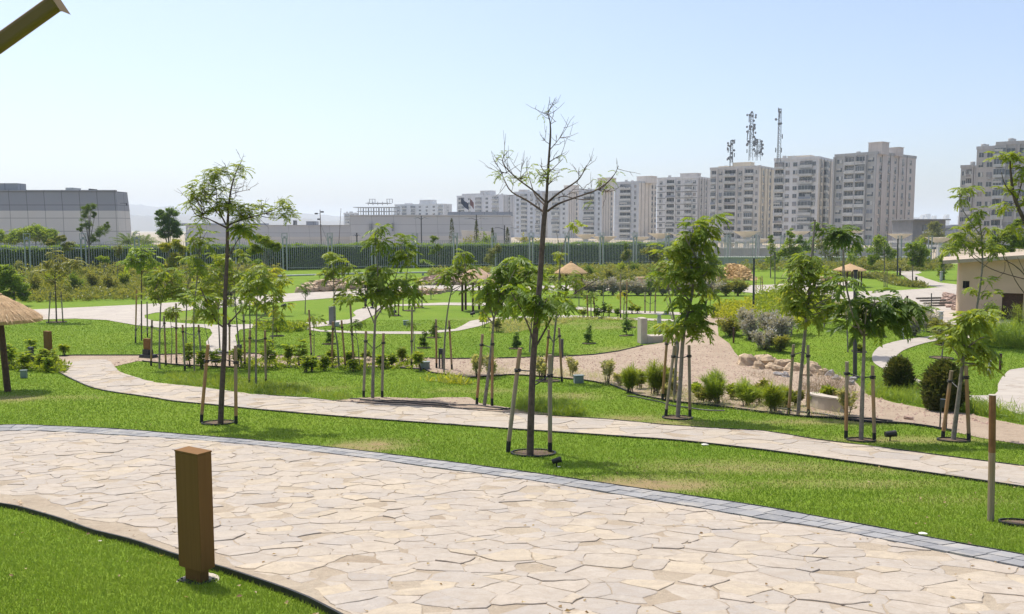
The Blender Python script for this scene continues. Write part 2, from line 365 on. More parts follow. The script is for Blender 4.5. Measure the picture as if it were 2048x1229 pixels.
# base ground: one sheet to the horizon
ys = [-60.,-30,-15,-6,-2]; y = 0.
while y < 14000: ys.append(y); y += max(.3, .03*y)
ts = np.linspace(-1.6, 1.6, 181)
Y, T = np.meshgrid(np.array(ys), ts, indexing='ij'); X = T*(np.abs(Y)+12)
mb = MB(); nr, ncn = Y.shape; I = np.arange(nr*ncn).reshape(nr, ncn)
mb.add(np.column_stack([X.ravel(), Y.ravel(), zg(X.ravel(), Y.ravel())]), np.stack([I[:-1,:-1],I[:-1,1:],I[1:,1:],I[1:,:-1]], -1).reshape(-1,4))
def groundmat():
    k = NT('lawn'); v = k.pos(); d = k.attr('dry'); fr = k.attr('far')
    n1 = k.noise(v, .16, 6, .72, .6); n2 = k.noise(v, 2.2, 6, .72); n3 = k.noise(v, 45, 3, .7)
    g = k.mix(k.ramp(n1, [(.3,0.),(.7,1.)]), (.12,.21,.016), (.20,.285,.026))
    g = k.mix(k.ramp(n2, [(.42,0.),(.8,.55)]), g, (.25,.27,.05))
    g = k.mix(k.ramp(n3, [(.3,.5),(.7,0.)]), g, (.055,.115,.01))
    dd = k.math('MULTIPLY', d, k.math('ADD', k.ramp(n2, [(.3,.2),(.65,1.)]), 0.25), True)
    g = k.mix(dd, g, k.mix(n3, (.33,.24,.12), (.22,.17,.085)))
    s = k.mix(n2, (.30,.25,.18), (.42,.35,.25))
    k.col(k.mix(fr, g, s)); k.b.inputs['Roughness'].default_value = .95; k.b.inputs['Specular IOR Level'].default_value = .1
    k.bump(n3, .5, .03); return k.m
M['lawn'] = groundmat()
ground = mb.build('ground', M['lawn'], smooth=True, attrs={'dry': dryf, 'far': farf}); tag(ground, kind='structure')

def sandmat(name, a, b, c):
    k = NT(name); v = k.pos(); n1 = k.noise(v, .8, 5, .6); n2 = k.noise(v, 14, 5, .75); n3 = k.noise(v, 70, 3, .7)
    g = k.mix(k.ramp(n1, [(.3,0.),(.7,1.)]), a, b); g = k.mix(k.ramp(n2, [(.5,0.),(.75,.7)]), g, c)
    g = k.mix(k.ramp(n3, [(.55,0.),(.75,.5)]), g, tuple(x*.5 for x in a)); n4 = k.noise(v, 5, 6, .8, .5); g = k.mix(k.ramp(n4, [(.52,0.),(.68,.45)]), g, tuple(x*.62 for x in b))
    k.col(g); k.b.inputs['Roughness'].default_value = 1; k.b.inputs['Specular IOR Level'].default_value = .05
    k.bump(k.math('ADD', n2, k.math('MULTIPLY', n3, .4)), .6, .06); return k.m
M['sand'] = sandmat('sand', (.42,.33,.245), (.33,.255,.185), (.50,.41,.32))
M['mortar'] = sandmat('path_bedding', (.44,.37,.28), (.35,.28,.205), (.50,.42,.32))
def farpath():
    k = NT('paving_far'); v = k.pos(); mp = k.n('ShaderNodeMapping'); mp.inputs['Scale'].default_value = (1.6,2.2,1); k.l(v, mp.inputs[0])
    nv = k.n('ShaderNodeTexNoise'); nv.inputs['Scale'].default_value = 1.2; k.l(mp.outputs[0], nv.inputs[0])
    mv = k.n('ShaderNodeMix'); mv.data_type = 'VECTOR'; mv.inputs[0].default_value = .18; k.l(mp.outputs[0], mv.inputs[4]); k.l(nv.outputs['Color'], mv.inputs[5])
    vo = k.n('ShaderNodeTexVoronoi'); vo.feature = 'DISTANCE_TO_EDGE'; k.l(mv.outputs[1], vo.inputs['Vector']); vo.inputs['Scale'].default_value = 1
    vc = k.n('ShaderNodeTexVoronoi'); k.l(mv.outputs[1], vc.inputs['Vector']); vc.inputs['Scale'].default_value = 1
    sp = k.n('ShaderNodeSeparateColor'); k.l(vc.outputs['Color'], sp.inputs[0])
    c = k.mix(sp.outputs[0], (.43,.385,.32), (.35,.31,.265))
    j = k.math('MULTIPLY', k.ramp(vo.outputs['Distance'], [(.02,1.),(.06,0.)]), k.ramp(k.noise(v, 1.5, 3), [(.4,.15),(.65,1.)]))
    c = k.mix(j, c, (.26,.21,.16)); c = k.mix(k.math('MULTIPLY', k.noise(v, .7, 6, .7), .6), c, (.40,.345,.28))
    k.col(c); k.b.inputs['Roughness'].default_value = .85; k.bump(vo.outputs['Distance'], .3, .03); return k.m
M['farpath'] = farpath()
sheet('sand_path', sand_poly, .010, M['sand'])
sheet('sand_bed', sand2_poly, .014, M['sand'])
sheet('path_bedding', near_poly, .0155, M['mortar'])
sheet('path_bedding', path2_poly, .0215, M['mortar'])
def bedp(px): return proj(px)
sheet('path', far_poly, .020, M['farpath'])
sheet('path', p5_poly, .022, M['farpath'])
sheet('path', p6_poly, .014, M['farpath'])

# ---- crazy paving laid as real stones
def clip(poly, nx, ny, c):
    out = []; n = len(poly)
    for i in range(n):
        a = poly[i]; b = poly[(i+1) % n]; da = a[0]*nx+a[1]*ny-c; db = b[0]*nx+b[1]*ny-c
        if da <= 0: out.append(a)
        if (da < 0) != (db < 0):
            t = da/(da-db); out.append((a[0]+t*(b[0]-a[0]), a[1]+t*(b[1]-a[1])))
    return out
def warp(x, y, s, a):
    return (x+a*(math.sin(y*s*1.7+x*s*.6)+.5*math.sin(y*s*4.1+1.3)+.35*math.sin((x+y)*s*9.3)), y+a*(math.sin(x*s*1.9+.7)+.5*math.sin(x*s*4.7+y*s)+.35*math.sin((x-y)*s*8.7)))
def paving(name, poly, off, sx, sy, rng, ymax=99, gap=.011):
    PA = np.array(poly); PB = np.roll(PA, -1, 0); AB = PB-PA; LL = (AB**2).sum(1)+1e-9
    lo = poly.min(0); hi = poly.max(0); lo = [max(lo[0], -14), max(lo[1], 3.2)]; hi = [min(hi[0], 17), min(hi[1], ymax)]
    pts = []; w_ = []; cell = {}
    ny = int((hi[1]-lo[1])/sy)+3; nx = int((hi[0]-lo[0])/sx)+3
    for j in range(-1, ny):
        for i in range(-1, nx):
            x = lo[0]+(i+.5*(j % 2)+rng.uniform(-.38,.38))*sx; y = lo[1]+(j+rng.uniform(-.38,.38))*sy
            cell[(i, j)] = len(pts); pts.append((x, y)); w_.append(rng.uniform(-.62,.62)*sx*sy)
    pa = np.array(pts); ins = inpoly(pa[:,0], pa[:,1], poly)
    mb = MB()
    for (i, j), a in cell.items():
        x, y = pts[a]; q = np.array([x, y]); tt = np.clip(((q-PA)*AB).sum(1)/LL, 0, 1); C_ = PA+AB*tt[:,None]; dd = ((C_-q)**2).sum(1); jn = int(np.argmin(dd)); dn = math.sqrt(dd[jn])
        if not ins[a] and dn > sx*.6: continue
        if abs(x)/max(y,1) > .72: continue
        pg = [(x-2*sx,y-2*sy),(x+2*sx,y-2*sy),(x+2*sx,y+2*sy),(x-2*sx,y+2*sy)]
        for dj in (-2,-1,0,1,2):
            for di in (-2,-1,0,1,2):
                b = cell.get((i+di, j+dj))
                if b is None or b == a: continue
                X_, Y_ = pts[b]; dx, dy = X_-x, Y_-y; L = math.hypot(dx, dy)
                c = (X_*X_-x*x+Y_*Y_-y*y+w_[a]-w_[b])/2
                pg = clip(pg, dx/L, dy/L, c/L-gap*rng.uniform(.6,1.7))
                if len(pg) < 3: break
            if len(pg) < 3: break
        if len(pg) < 3: continue
        if dn < 1.2*sx and dn > 1e-4:
            nv = (C_[jn]-q)/dn*(1 if ins[a] else -1); pg = clip(pg, nv[0], nv[1], C_[jn][0]*nv[0]+C_[jn][1]*nv[1]-.012)
            if len(pg) < 3: continue
        ar = abs(sum(p[0]*q[1]-q[0]*p[1] for p, q in zip(pg, pg[1:]+pg[:1])))/2
        if ar < .006: continue
        ring = []
        for p, q in zip(pg, pg[1:]+pg[:1]):
            L = math.hypot(q[0]-p[0], q[1]-p[1]); k = max(1, int(L/.08))
            for t in range(k):
                u = t/k; ring.append(warp(p[0]+(q[0]-p[0])*u, p[1]+(q[1]-p[1])*u, 5.0, .016))
        R_ = np.array(ring)+RS.uniform(-.007,.007,(len(ring),2)); c0 = R_.mean(0)
        # cut the corners back a touch
        tx, ty = rng.gauss(0,.007), rng.gauss(0,.007); h = off+.007+rng.gauss(0,.0035)
        def zt(Q): return zg(Q[:,0], Q[:,1])+h+(Q[:,0]-c0[0])*tx+(Q[:,1]-c0[1])*ty
        In = c0+(R_-c0)*(1-.012/max(.1, math.sqrt(ar))); n = len(R_); rn = rng.random()
        V = np.vstack([np.column_stack([R_, zg(R_[:,0],R_[:,1])+off-.01]), np.column_stack([R_, zt(R_)-.003]), np.column_stack([In, zt(In)]), [[c0[0],c0[1],zt(c0[None])[0]]]])
        Q = [[s_*n+q, s_*n+(q+1)%n, (s_+1)*n+(q+1)%n, (s_+1)*n+q] for s_ in (0,1) for q in range(n)]
        nb = mb.n; mb.add(V, Q, 0, rn+.001)
        mb.f[3].append(np.array([[2*n+q, 2*n+(q+1)%n, 3*n] for q in range(n)])+nb); mb.m[3].append(np.zeros(n, int))
    return tag(mb.build(name, M['stone']), kind='structure')
def stonemat():
    k = NT('limestone_paving'); v = k.pos(); r = k.attr('rnd')
    wn = k.n('ShaderNodeTexWhiteNoise'); wn.noise_dimensions = '1D'; k.l(k.math('MULTIPLY', r, 37.7), wn.inputs['W'])
    sp = k.n('ShaderNodeSeparateColor'); k.l(wn.outputs['Color'], sp.inputs[0])
    c = k.mix(sp.outputs[0], (.435,.375,.305), (.365,.325,.28))
    c = k.mix(k.ramp(sp.outputs[1], [(.55,0.),(.95,.8)]), c, (.49,.40,.27))
    c = k.mix(k.ramp(sp.outputs[2], [(.7,0.),(1.,.8)]), c, (.35,.32,.29))
    n1 = k.noise(v, 1.1, 5, .6); n2 = k.noise(v, 9, 6, .7, .6); n3 = k.noise(v, 60, 4, .7)
    c = k.mix(k.ramp(n1, [(.45,0.),(.72,.5)]), c, (.50,.42,.32))
    c = k.mix(k.ramp(n2, [(.25,.75),(.52,0.)]), c, (.33,.275,.215))
    c = k.mix(k.ramp(n2, [(.6,0.),(.8,.5)]), c, (.58,.50,.40))
    c = k.mix(k.ramp(n3, [(.3,.4),(.52,0.)]), c, (.27,.22,.17)); n4 = k.noise(v, 3.2, 7, .75, 1.2); c = k.mix(k.ramp(n4, [(.48,0.),(.62,.6)]), c, (.33,.275,.215)); c = k.mix(k.ramp(n4, [(.30,.45),(.42,0.)]), c, (.53,.47,.39)); c = k.mix(k.math('MULTIPLY', k.ramp(k.noise(v, 24, 3, .6, 2.5), [(.49,0.),(.5,1.),(.505,1.),(.515,0.)]), .4), c, (.25,.2,.15))
    k.col(c); k.b.inputs['Roughness'].default_value = .8; k.b.inputs['Specular IOR Level'].default_value = .25
    k.bump(k.math('ADD', k.math('MULTIPLY', n2, .7), k.math('MULTIPLY', n3, .25)), .55, .02); return k.m
M['stone'] = stonemat()
rg = random.Random(3)
near_in = proj(list(KI)+[(2400,1500),(1100,1500)]+[(x+6+max(0,(450-x))*.06, y-14-14*(.5+.5*math.sin(x*.035))) for x, y in LE][::-1])
paving('path_paving', near_in, .014, .30, .19, rg, gap=.0028)
paving('path_paving', path2_poly, .020, .52, .38, rg, gap=.006)
# kerb of grey blocks
def kerb():
    mb = MB(); rg = random.Random(5)
    n = len(kerb_o); ci = np.linspace(0,1,n); 
    L = np.concatenate([[0], np.cumsum(np.linalg.norm(np.diff(kerb_o, axis=0), axis=1))]); tot = L[-1]
    Li = np.concatenate([[0], np.cumsum(np.linalg.norm(np.diff(kerb_i, axis=0), axis=1))])/1.0
    def at(s, side):
        s = min(max(s,0),tot)
        o = np.array([np.interp(s, L, kerb_o[:,0]), np.interp(s, L, kerb_o[:,1])])
        d = np.linalg.norm(kerb_i-o, axis=1); 
        j = int(np.argmin(d)); a = kerb_i[max(0,j-1)]; b = kerb_i[min(len(kerb_i)-1, j+1)]; ab = b-a
        t = np.clip(np.dot(o-a, ab)/np.dot(ab, ab), 0, 1); q = a+ab*t
        return o+(q-o)*side
    s = 0
    for r0, r1, ln in ((.02,.49,.21),(.51,.97,.24)):
        s = rg.random()*.1
        while s < tot-.3:
            l = ln*rg.uniform(.85,1.15); p = [at(s+.005, r0), at(s+l-.007, r0), at(s+l-.007, r1), at(s+.005, r1)]
            h = .030+rg.uniform(-.003,.003); s += l
            if abs(p[0][0])/max(p[0][1],1) > .75: continue
            V = [[q[0],q[1],float(zg(q[0],q[1]))+.0] for q in p]+[[q[0],q[1],float(zg(q[0],q[1]))+h] for q in p]
            mb.add(V, [[4,5,6,7],[0,1,5,4],[1,2,6,5],[2,3,7,6],[3,0,4,7]], 0, rg.random()+.001)
    k = NT('kerb_blocks'); r = k.attr('rnd'); v = k.pos(); n2 = k.noise(v, 11, 5, .7); n3 = k.noise(v, 2.2, 4, .7)
    c = k.mix(r, (.215,.215,.22), (.31,.305,.30)); c = k.mix(k.ramp(n2, [(.5,0.),(.75,.6)]), c, (.36,.35,.32)); c = k.mix(k.ramp(n3, [(.5,0.),(.7,.8)]), c, (.40,.37,.32))
    k.col(c); k.b.inputs['Roughness'].default_value = .9; k.b.inputs['Specular IOR Level'].default_value = .1; k.bump(n2, .5, .02)
    tag(mb.build('kerb', k.m), kind='structure')
kerb()
def edging(name, pts, h=.05, th=.012, up=0.0):
    pts = np.array(pts); mb = MB(); d = np.gradient(pts, axis=0); d /= np.linalg.norm(d, axis=1)[:,None]+1e-9; nrm = np.column_stack([-d[:,1], d[:,0]])
    a = pts-nrm*th/2; b = pts+nrm*th/2; n = len(pts)
    V = np.vstack([np.column_stack([a, zg(a[:,0],a[:,1])-.03]), np.column_stack([b, zg(b[:,0],b[:,1])-.03]), np.column_stack([a, zg(a[:,0],a[:,1])+h]), np.column_stack([b, zg(b[:,0],b[:,1])+h])])
    Fc = []
    for i in range(n-1): Fc += [[i,i+1,2*n+i+1,2*n+i],[n+i,n+i+1,3*n+i+1,3*n+i],[2*n+i,2*n+i+1,3*n+i+1,3*n+i]]
    mb.add(V, Fc); tag(mb.build(name, M['black']), kind='structure')
def dens(p, s=.3):
    p = np.array(p); L = np.concatenate([[0], np.cumsum(np.linalg.norm(np.diff(p, axis=0), axis=1))]); t = np.arange(0, L[-1], s)
    return np.column_stack([np.interp(t, L, p[:,0]), np.interp(t, L, p[:,1])])
edging('lawn_edging', dens(edge_l)+np.array([0,0]), .055, .02)
edging('lawn_edging', dens(kerb_o)+np.array([0,.03]), .035, .015)
edging('lawn_edging', dens(proj(p2_low))+np.array([0,-.03]), .035, .03)
edging('lawn_edging', dens(proj(p2_up[30:]))+np.array([0,.03]), .035, .02)
edging('lawn_edging', dens(sand_poly[1:16]), .05, .03)
edging('lawn_edging', dens(sand_poly[-26:-3]), .05, .03)
# ------------------------------------------------------------------ foliage templates
def t_pinnate(n=7, droop=.9, ll=.30, lw=.105, seed=0):
    """one compound leaf along +X, length 1, paired leaflets on a drooping rachis"""
    r = np.random.RandomState(seed); V = []; Fc = []; R = []
    def pt(t): return np.array([t*(1-.25*droop*t), 0, .12*t-droop*.55*t*t])
    V += [pt(0)+[0,.006,0], pt(0)-[0,.006,0], pt(.5)+[0,.006,0], pt(.5)-[0,.006,0], pt(1.), pt(1.)+[.001,0,.004]]; Fc += [[0,1,3,2],[2,3,4,5]]
    for i in range(n):
        t = .22+.78*i/(n-1); p = pt(t)
        for s in (-1, 1):
            a = math.radians(62-22*t+r.uniform(-9,9)); dr = r.uniform(.25,.65)*droop
            d = np.array([math.cos(a), s*math.sin(a)*.92, -dr]); d /= np.linalg.norm(d)
            u = np.cross(d, [0,0,1]); u /= np.linalg.norm(u)+1e-9; l = ll*(1-.35*abs(t-.55))*r.uniform(.85,1.1); tw = r.uniform(-.5,.5)
            u = u*math.cos(tw)+np.cross(d,u)*math.sin(tw)
            b = len(V); V += [p, p+d*l*.5+u*lw*.5-[0,0,.01], p+d*l-[0,0,.25*l*droop], p+d*l*.5-u*lw*.5-[0,0,.01]]; Fc.append([b,b+1,b+2,b+3])
    return np.array(V), np.array(Fc)
def t_leaf(w=.45, bend=.3):
    V = [[0,0,0],[.45,w/2,.04],[1,0,-bend],[.45,-w/2,.04]]
    return np.array(V, float), np.array([[0,1,2,3]])
def t_blade(w=.12, bend=.35):
    V = [[0,-w/2,0],[0,w/2,0],[.55,w/2*.8,-.06],[.55,-w/2*.8,-.06],[1,0,-bend],[1,.001,-bend]]
    return np.array(V, float), np.array([[0,1,2,3],[3,2,5,4]])
TP = {'pin': t_pinnate(6, .95, .36, .15), 'pin2': t_pinnate(9, 1.0, .24, .085, 3), 'fine': t_pinnate(6, .8, .27, .11, 5), 'leaf': t_leaf(), 'wide': t_leaf(.7,.2), 'blade': t_blade(), 'needle': t_blade(.05,.1)}
def scatter(mb, tpl, pos, az, el, sc, roll=None, rnd=None, m=0):
    """place the template at many points: azimuth, elevation of its axis, scale"""
    V0, F0 = TP[tpl]; n = len(pos)
    if n == 0: return
    ca, sa, ce, se = np.cos(az), np.sin(az), np.cos(el), np.sin(el)
    X = np.stack([ca*ce, sa*ce, se], -1); Yv = np.stack([-sa, ca, np.zeros(n)], -1); Z = np.cross(X, Yv)
    if roll is not None:
        c, s = np.cos(roll)[:,None], np.sin(roll)[:,None]; Yv, Z = Yv*c+Z*s, Z*c-Yv*s
    V = pos[:,None,:]+sc[:,None,None]*(V0[None,:,0,None]*X[:,None]+V0[None,:,1,None]*Yv[:,None]+V0[None,:,2,None]*Z[:,None])
    k = len(V0); Fc = F0[None]+(np.arange(n)*k)[:,None,None]
    rr = RS.rand(n) if rnd is None else rnd
    mb.add(V.reshape(-1,3), Fc.reshape(-1, 4), m, np.repeat(rr, k)+.001)
def rosette(mb, c, nl, L, tpl='pin', el=(.1,.9), rng=RS, base=None, tone=None):
    n = max(1, int(nl)); az = rng.rand(n)*6.283
    p = np.array(c)+rng.normal(0, L*.10, (n,3))
    e = rng.uniform(el[0], el[1], n); rr = None if tone is None else np.clip(tone+rng.normal(0,.18,n), 0, 1)
    scatter(mb, tpl, p, az, e, L*rng.uniform(.7,1.12,n), rng.uniform(-.3,.3,n), rr)
def arc(a, b, sag=.0, n=4, wob=0.0):
    a = np.array(a, float); b = np.array(b, float); t = np.linspace(0,1,n)[:,None]
    p = a+(b-a)*t; p[:,2] += sag*4*(t*(1-t))[:,0]*np.linalg.norm(b-a)
    if wob: p[1:-1] += RS.normal(0, wob, (n-2,3))
    return p
class Tree:
    """a tree traced in the photo: stems are pixel polylines, crown = leaf rosettes in clumps"""
    def __init__(s, base, label, cat='tree', name='tree', D=None, group='young park trees'):
        if D is None: g = P(*base); s.D = g.y
        else: s.D = D; q = W(base[0], base[1], D); g = Vector((q.x, q.y, float(zg(q.x, q.y))))
        s.g = g; s.root = tag(empty(name, g), label, cat, group); s.w = MB(); s.l = MB(); s.pts = []; s.k = s.D/F
    def p(s, px, py, dy=0.0):
        q = W(px, py, s.D+dy); return np.array(q)-np.array(s.g)
    def stem(s, px, r0, r1, dy=0.0, n=7, sub=3, wob=.0):
        c = smoothpoly(px, k=sub) if len(px) > 2 else np.array(px, float)
        P3 = np.array([s.p(a, b, dy*(i/(len(c)-1))) for i, (a, b) in enumerate(c)])
        if px[0][1] >= 0 and s.first and dy == 0: P3[0][2] = min(P3[0][2], -.05)
        s.w.tube(P3, np.linspace(r0, r1, len(P3))**1.0, n); s.pts.append(P3[len(P3)//4:]); s.first = False; return P3
    first = True
    def clump(s, px, py, r, n, L, tpl='pin', nl=7, ry=None, dz=None, el=(-.55,.7), twig=True, tone=None, m=0):
        r3 = r*s.k; ry3 = (ry or r)*s.k; rd = r3 if dz is None else dz
        C = s.p(px, py, RS.uniform(-.35,.35)*rd)
        A = np.vstack(s.pts) if s.pts else None
        for i in range(int(n)):
            while True:
                q = RS.uniform(-1,1,3)
                if q@q <= 1: break
            c = C+q*[r3, rd, ry3]
            rosette(s.l, c, nl, L, tpl, el, tone=tone)
            if twig and A is not None:
                low = A[A[:,2] < c[2]+.1*0+.05]
                if len(low) == 0: low = A
                j = np.argmin(((low-c)**2*[1,1,.6]).sum(1)); a = low[j]
                if np.linalg.norm(a-c) < 2.2: s.w.tube(arc(a, c, -.06, 4, .01), np.array([.012,.009,.007,.005])*min(1,L*2.6), 4, cap=False)
    def twigs(s, n, L, zmin, r=.0035):
        A = [p for p in s.pts if p[-1][2] > zmin]
        for i in range(n):
            p = A[RS.randint(len(A))]; j = RS.randint(1, len(p)); a = p[j]
            if a[2] < zmin: continue
            d = p[j]-p[j-1]; d /= np.linalg.norm(d)+1e-9; q = d*.5+RS.normal(0,.6,3)+[0,0,.55]; q /= np.linalg.norm(q); l = L*RS.uniform(.4,1.2); b = a+q*l
            s.w.tube(arc(a, b, RS.uniform(-.1,.05), 5, .006), [r*1.3, r, r, r*.7, r*.5], 4, cap=False)
            m = a+q*l*.55; c = m+(q*.3+RS.normal(0,.5,3)+[0,0,.4])*l*.5; s.w.tube(arc(m, c, -.05, 4, .004), [r, r*.7, r*.6, r*.4], 4, cap=False)
    def done(s, bark='bark_grey', leaf='leaf'):
        t = s.w.build('trunk', M[bark], s.root, smooth=True)
        if s.l.n: s.l.build('crown', M[leaf], s.root)
        return s
def ring(px, py, rp, whose):
    g = P(px, py); r = rp*g.y/F
    o = tag(empty('tree_ring', g), f'black planting ring under {whose}', 'planting ring', 'planting rings')
    def zz(x, y): return zg(g.x+x, g.y+y)-g.z
    a = np.linspace(0, 2*math.pi, 33)[:-1]; x, y = np.cos(a)*r, np.sin(a)*r
    mb = MB(); V = np.vstack([np.column_stack([x*k, y*k, zz(x*k, y*k)+h]) for k, h in ((1.04,.0),(1.04,.032),(.96,.032),(.96,.008))]); n = 32
    mb.add(V, [[j*n+i, j*n+(i+1)%n, (j+1)*n+(i+1)%n, (j+1)*n+i] for j in range(3) for i in range(n)]); mb.build('rim', M['black'], o)
    mb = MB(); V = np.vstack([np.column_stack([x*.98, y*.98, zz(x*.98,y*.98)+.012]), [[0,0,float(zz(0,0))+.03]]]); mb.add(V, [[i,(i+1)%n,n] for i in range(n)]); mb.build('soil', M['soil'], o)
def support(T, sticks, whose, r=.035, strap=.86, nstr=1):
    """stakes driven beside a tree and tied to its trunk"""
    g = T.g; o = tag(empty('tree_stakes', g), f'{ {1:"single wooden stake",2:"pair of wooden stakes",3:"three wooden stakes",4:"four wooden stakes"}[len(sticks)]} supporting {whose}', 'tree stakes', 'wooden tree stakes'); tops = []
    for (bx, by, tx, ty) in sticks:
        b = P(bx, by); 
        if abs(b.y-g.y) > 2.5: b = W(bx, by, g.y); b.z = float(zg(b.x, b.y))
        t = W(tx, ty, b.y); b = b-g; t = t-g
        mb = MB(); m1 = b+(t-b)*.11; mb.tube([b-Vector((0,0,.1)), m1], [r*1.03, r*1.03], 8, mat=1); mb.tube([m1, t], [r, r*.97], 8, mat=0)
        mb.build('stake', [M['stake'], M['black']], o); tops.append((b, t))
    A = np.vstack(T.pts) if T.pts else np.zeros((1,3))
    mb = MB(); k = strap; mid = []
    for b, t in tops:
        q = b+(t-b)*k; j = np.argmin(abs(A[:,2]-q.z)+.0*A[:,0]); c = Vector(A[j])
        if (c-q).length > 1.6: c = Vector((0,0,q.z))
        mb.tube(arc(q, c-Vector((0,0,.05)), -.03, 4), .011, 5); a = np.linspace(0,6.283,9)
        mb.tube(np.column_stack([q.x+np.cos(a)*(r+.012), q.y+np.sin(a)*(r+.012), np.full(9,q.z)]), .012, 4)
        mb.tube(np.column_stack([q.x+np.cos(a)*(r+.012), q.y+np.sin(a)*(r+.012), np.full(9,q.z-.03)]), .012, 4)
    mb.build('strap', M['black'], o)

# ---- the two tall thin trees in front
T = Tree((1060,913), 'tallest tree, nearly bare, with dark trunk rising in the middle of the park', name='sparse_tree')
T.stem([(1060,915),(1063,800),(1068,700),(1080,560),(1088,440),(1093,405)], .058, .034, n=10)
T.stem([(1092,415),(1097,330),(1101,270),(1100,244),(1097,230)], .025, .004)
for px, r in [([(1095,423),(1117,408),(1158,393),(1196,379),(1225,355),(1237,332)], .018), ([(1096,405),(1117,387),(1152,364),(1165,348),(1173,331)], .018), ([(1117,396),(1129,393),(1158,399),(1187,399)], .009),
              ([(1088,425),(1055,402),(1023,384),(1009,361),(1000,338)], .018), ([(1091,405),(1067,382),(1035,358),(1009,332),(1006,317),(1016,303)], .015), ([(1089,410),(1070,390),(1061,364),(1053,341)], .013),
              ([(1099,288),(1092,284),(1086,276)], .006), ([(1100,300),(1112,286),(1120,276)], .007), ([(1098,325),(1112,316),(1126,308)], .008), ([(1097,346),(1112,332),(1126,318)], .008), ([(1100,250),(1107,245),(1112,243)], .005), ([(1098,240),(1095,230),(1089,226)], .003),
              ([(1097,370),(1108,358),(1120,352)],.007), ([(1096,352),(1086,340),(1080,330)],.006), ([(1152,366),(1160,372),(1166,380)],.005), ([(1040,361),(1042,345),(1044,325)],.005), ([(1196,380),(1205,384),(1214,384)],.005),([(1020,342),(1010,346),(1002,345)],.005)]:
    T.stem(px, r, .004, dy=RS.uniform(-.9,.9), n=6, wob=.01)
T.stem([(1070,700),(1060,660),(1040,615),(1022,585)], .018, .007, dy=-.3); T.stem([(1074,690),(1095,652),(1118,612),(1160,580),(1198,558)], .018, .006, dy=.4)
T.stem([(1100,640),(1098,620),(1090,605)], .008, .004)
for c in [(1003,345,14,3),(1012,312,12,3),(1060,345,13,4),(1045,352,10,3),(1085,345,12,4),(1112,350,10,3),(1010,358,8,2),(1088,230,5,1),(1120,318,8,1),(1205,358,12,4),(1222,368,9,3),(1180,398,8,1),(1160,345,6,1),(1095,338,8,3),(1070,330,8,2),(1100,362,8,2),(1232,338,7,1)]:
    T.clump(*c, .17, 'fine', 3, tone=.5)
for c in [(1090,600,16,5),(1083,628,14,3),(1030,585,18,4),(1130,600,10,1)]: T.clump(*c, .34, 'pin', 6, tone=.15)
T.twigs(75, .32, 3.3)
T.done('bark', 'leaf')
support(T, [(1015,905,1040,697),(1100,906,1100,710)], 'the tallest nearly bare tree', .036, .80); ring(1067,908,45,'the tallest nearly bare tree')

T = Tree((441,849), 'tall feathery tree with forking upper branches behind the flat paved walk', name='sparse_tree')
T.stem([(441,850),(445,760),(449,690),(450,600),(454,520),(455,453)], .060, .031, n=10)
T.stem([(455,453),(457,420),(461,385),(470,350),(484,321)], .03, .005)
for px, r in [([(455,452),(467,446),(501,435),(543,423),(564,408)], .022), ([(453,456),(435,447),(414,437),(391,429),(378,401)], .021), ([(452,450),(443,432),(435,414),(433,389),(429,357)], .018), ([(446,438),(425,416),(408,393)], .012),
              ([(435,393),(444,385),(452,372)], .009),([(460,390),(478,384),(498,380)],.008),([(461,378),(476,377),(488,372)],.006),([(464,362),(458,350),(452,335)],.006),([(470,347),(478,345)],.005),([(459,405),(466,400),(474,390)],.005),([(520,430),(525,420),(527,412)],.006),([(407,434),(409,420),(408,410)],.007)]:
    T.stem(px, r, .004, dy=RS.uniform(-.8,.8), n=6)
T.stem([(447,655),(430,640),(412,600),(400,575)], .02, .006, dy=-.3); T.stem([(455,650),(480,622),(505,590),(525,565)], .018, .006, dy=.3); T.stem([(455,520),(470,490),(487,462)], .014, .006)
for c in [(423,345,14,6),(440,347,12,5),(392,374,14,7),(412,374,10,3),(437,376,12,6),(397,395,16,9),(384,407,10,4),(431,408,15,9),(400,429,11,5),(448,410,12,7),(492,338,10,3),(474,412,16,9),(498,420,18,11),(488,436,14,6),(570,404,13,5),(572,424,12,6),(551,420,10,3),(522,414,12,2),(470,330,8,1),(456,345,8,2),(480,352,8,1)]:
    T.clump(*c, .23, 'fine', 6, tone=.75)
for c in [(490,455,16,5),(404,600,22,6),(520,560,22,6),(430,620,14,2),(500,590,16,3)]: T.clump(*c, .34, 'pin', 5)
T.twigs(50, .30, 3.6)
T.done('bark', 'leaf')
support(T, [(402,846,416,690),(472,849,471,692)], 'the tall feathery tree', .036, .8); ring(437,847,32,'the tall feathery tree')

# ---- staked saplings, traced one by one:  base, short description, trunk, branches, clumps(px,py,r,n[,L]), leaf, stakes, ring
def sapling(base, whose, trunk, br, cl, leaf='leaf', stakes=(), ringr=0, L=.36, tpl='pin', nl=6, r0=.04, tone=None, name='staked_tree', group='young park trees', bark='bark_grey', D=None, el=(-.55,.7), label=None, sr=.034, strap=.86):
    T = Tree(base, label or whose, name=name, group=group, D=D)
    T.stem(trunk, r0, r0*.45, n=8)
    for b in br: T.stem(b, r0*.45, r0*.15, dy=RS.uniform(-.5,.5), n=5)
    for c in cl: T.clump(c[0], c[1], c[2]*1.0, max(2, c[3]*.43), (c[4] if len(c) > 4 else L)*1.1, tpl, nl, tone=tone if len(c) < 6 else c[5], el=el, ry=c[2]*.8)
    T.done(bark, leaf)
    if stakes: support(T, list(stakes), whose if whose.startswith('the ') else 'the '+whose, sr, strap)
    if ringr: ring(base[0], base[1], ringr, whose if whose.startswith('the ') else 'the '+whose)
    return T
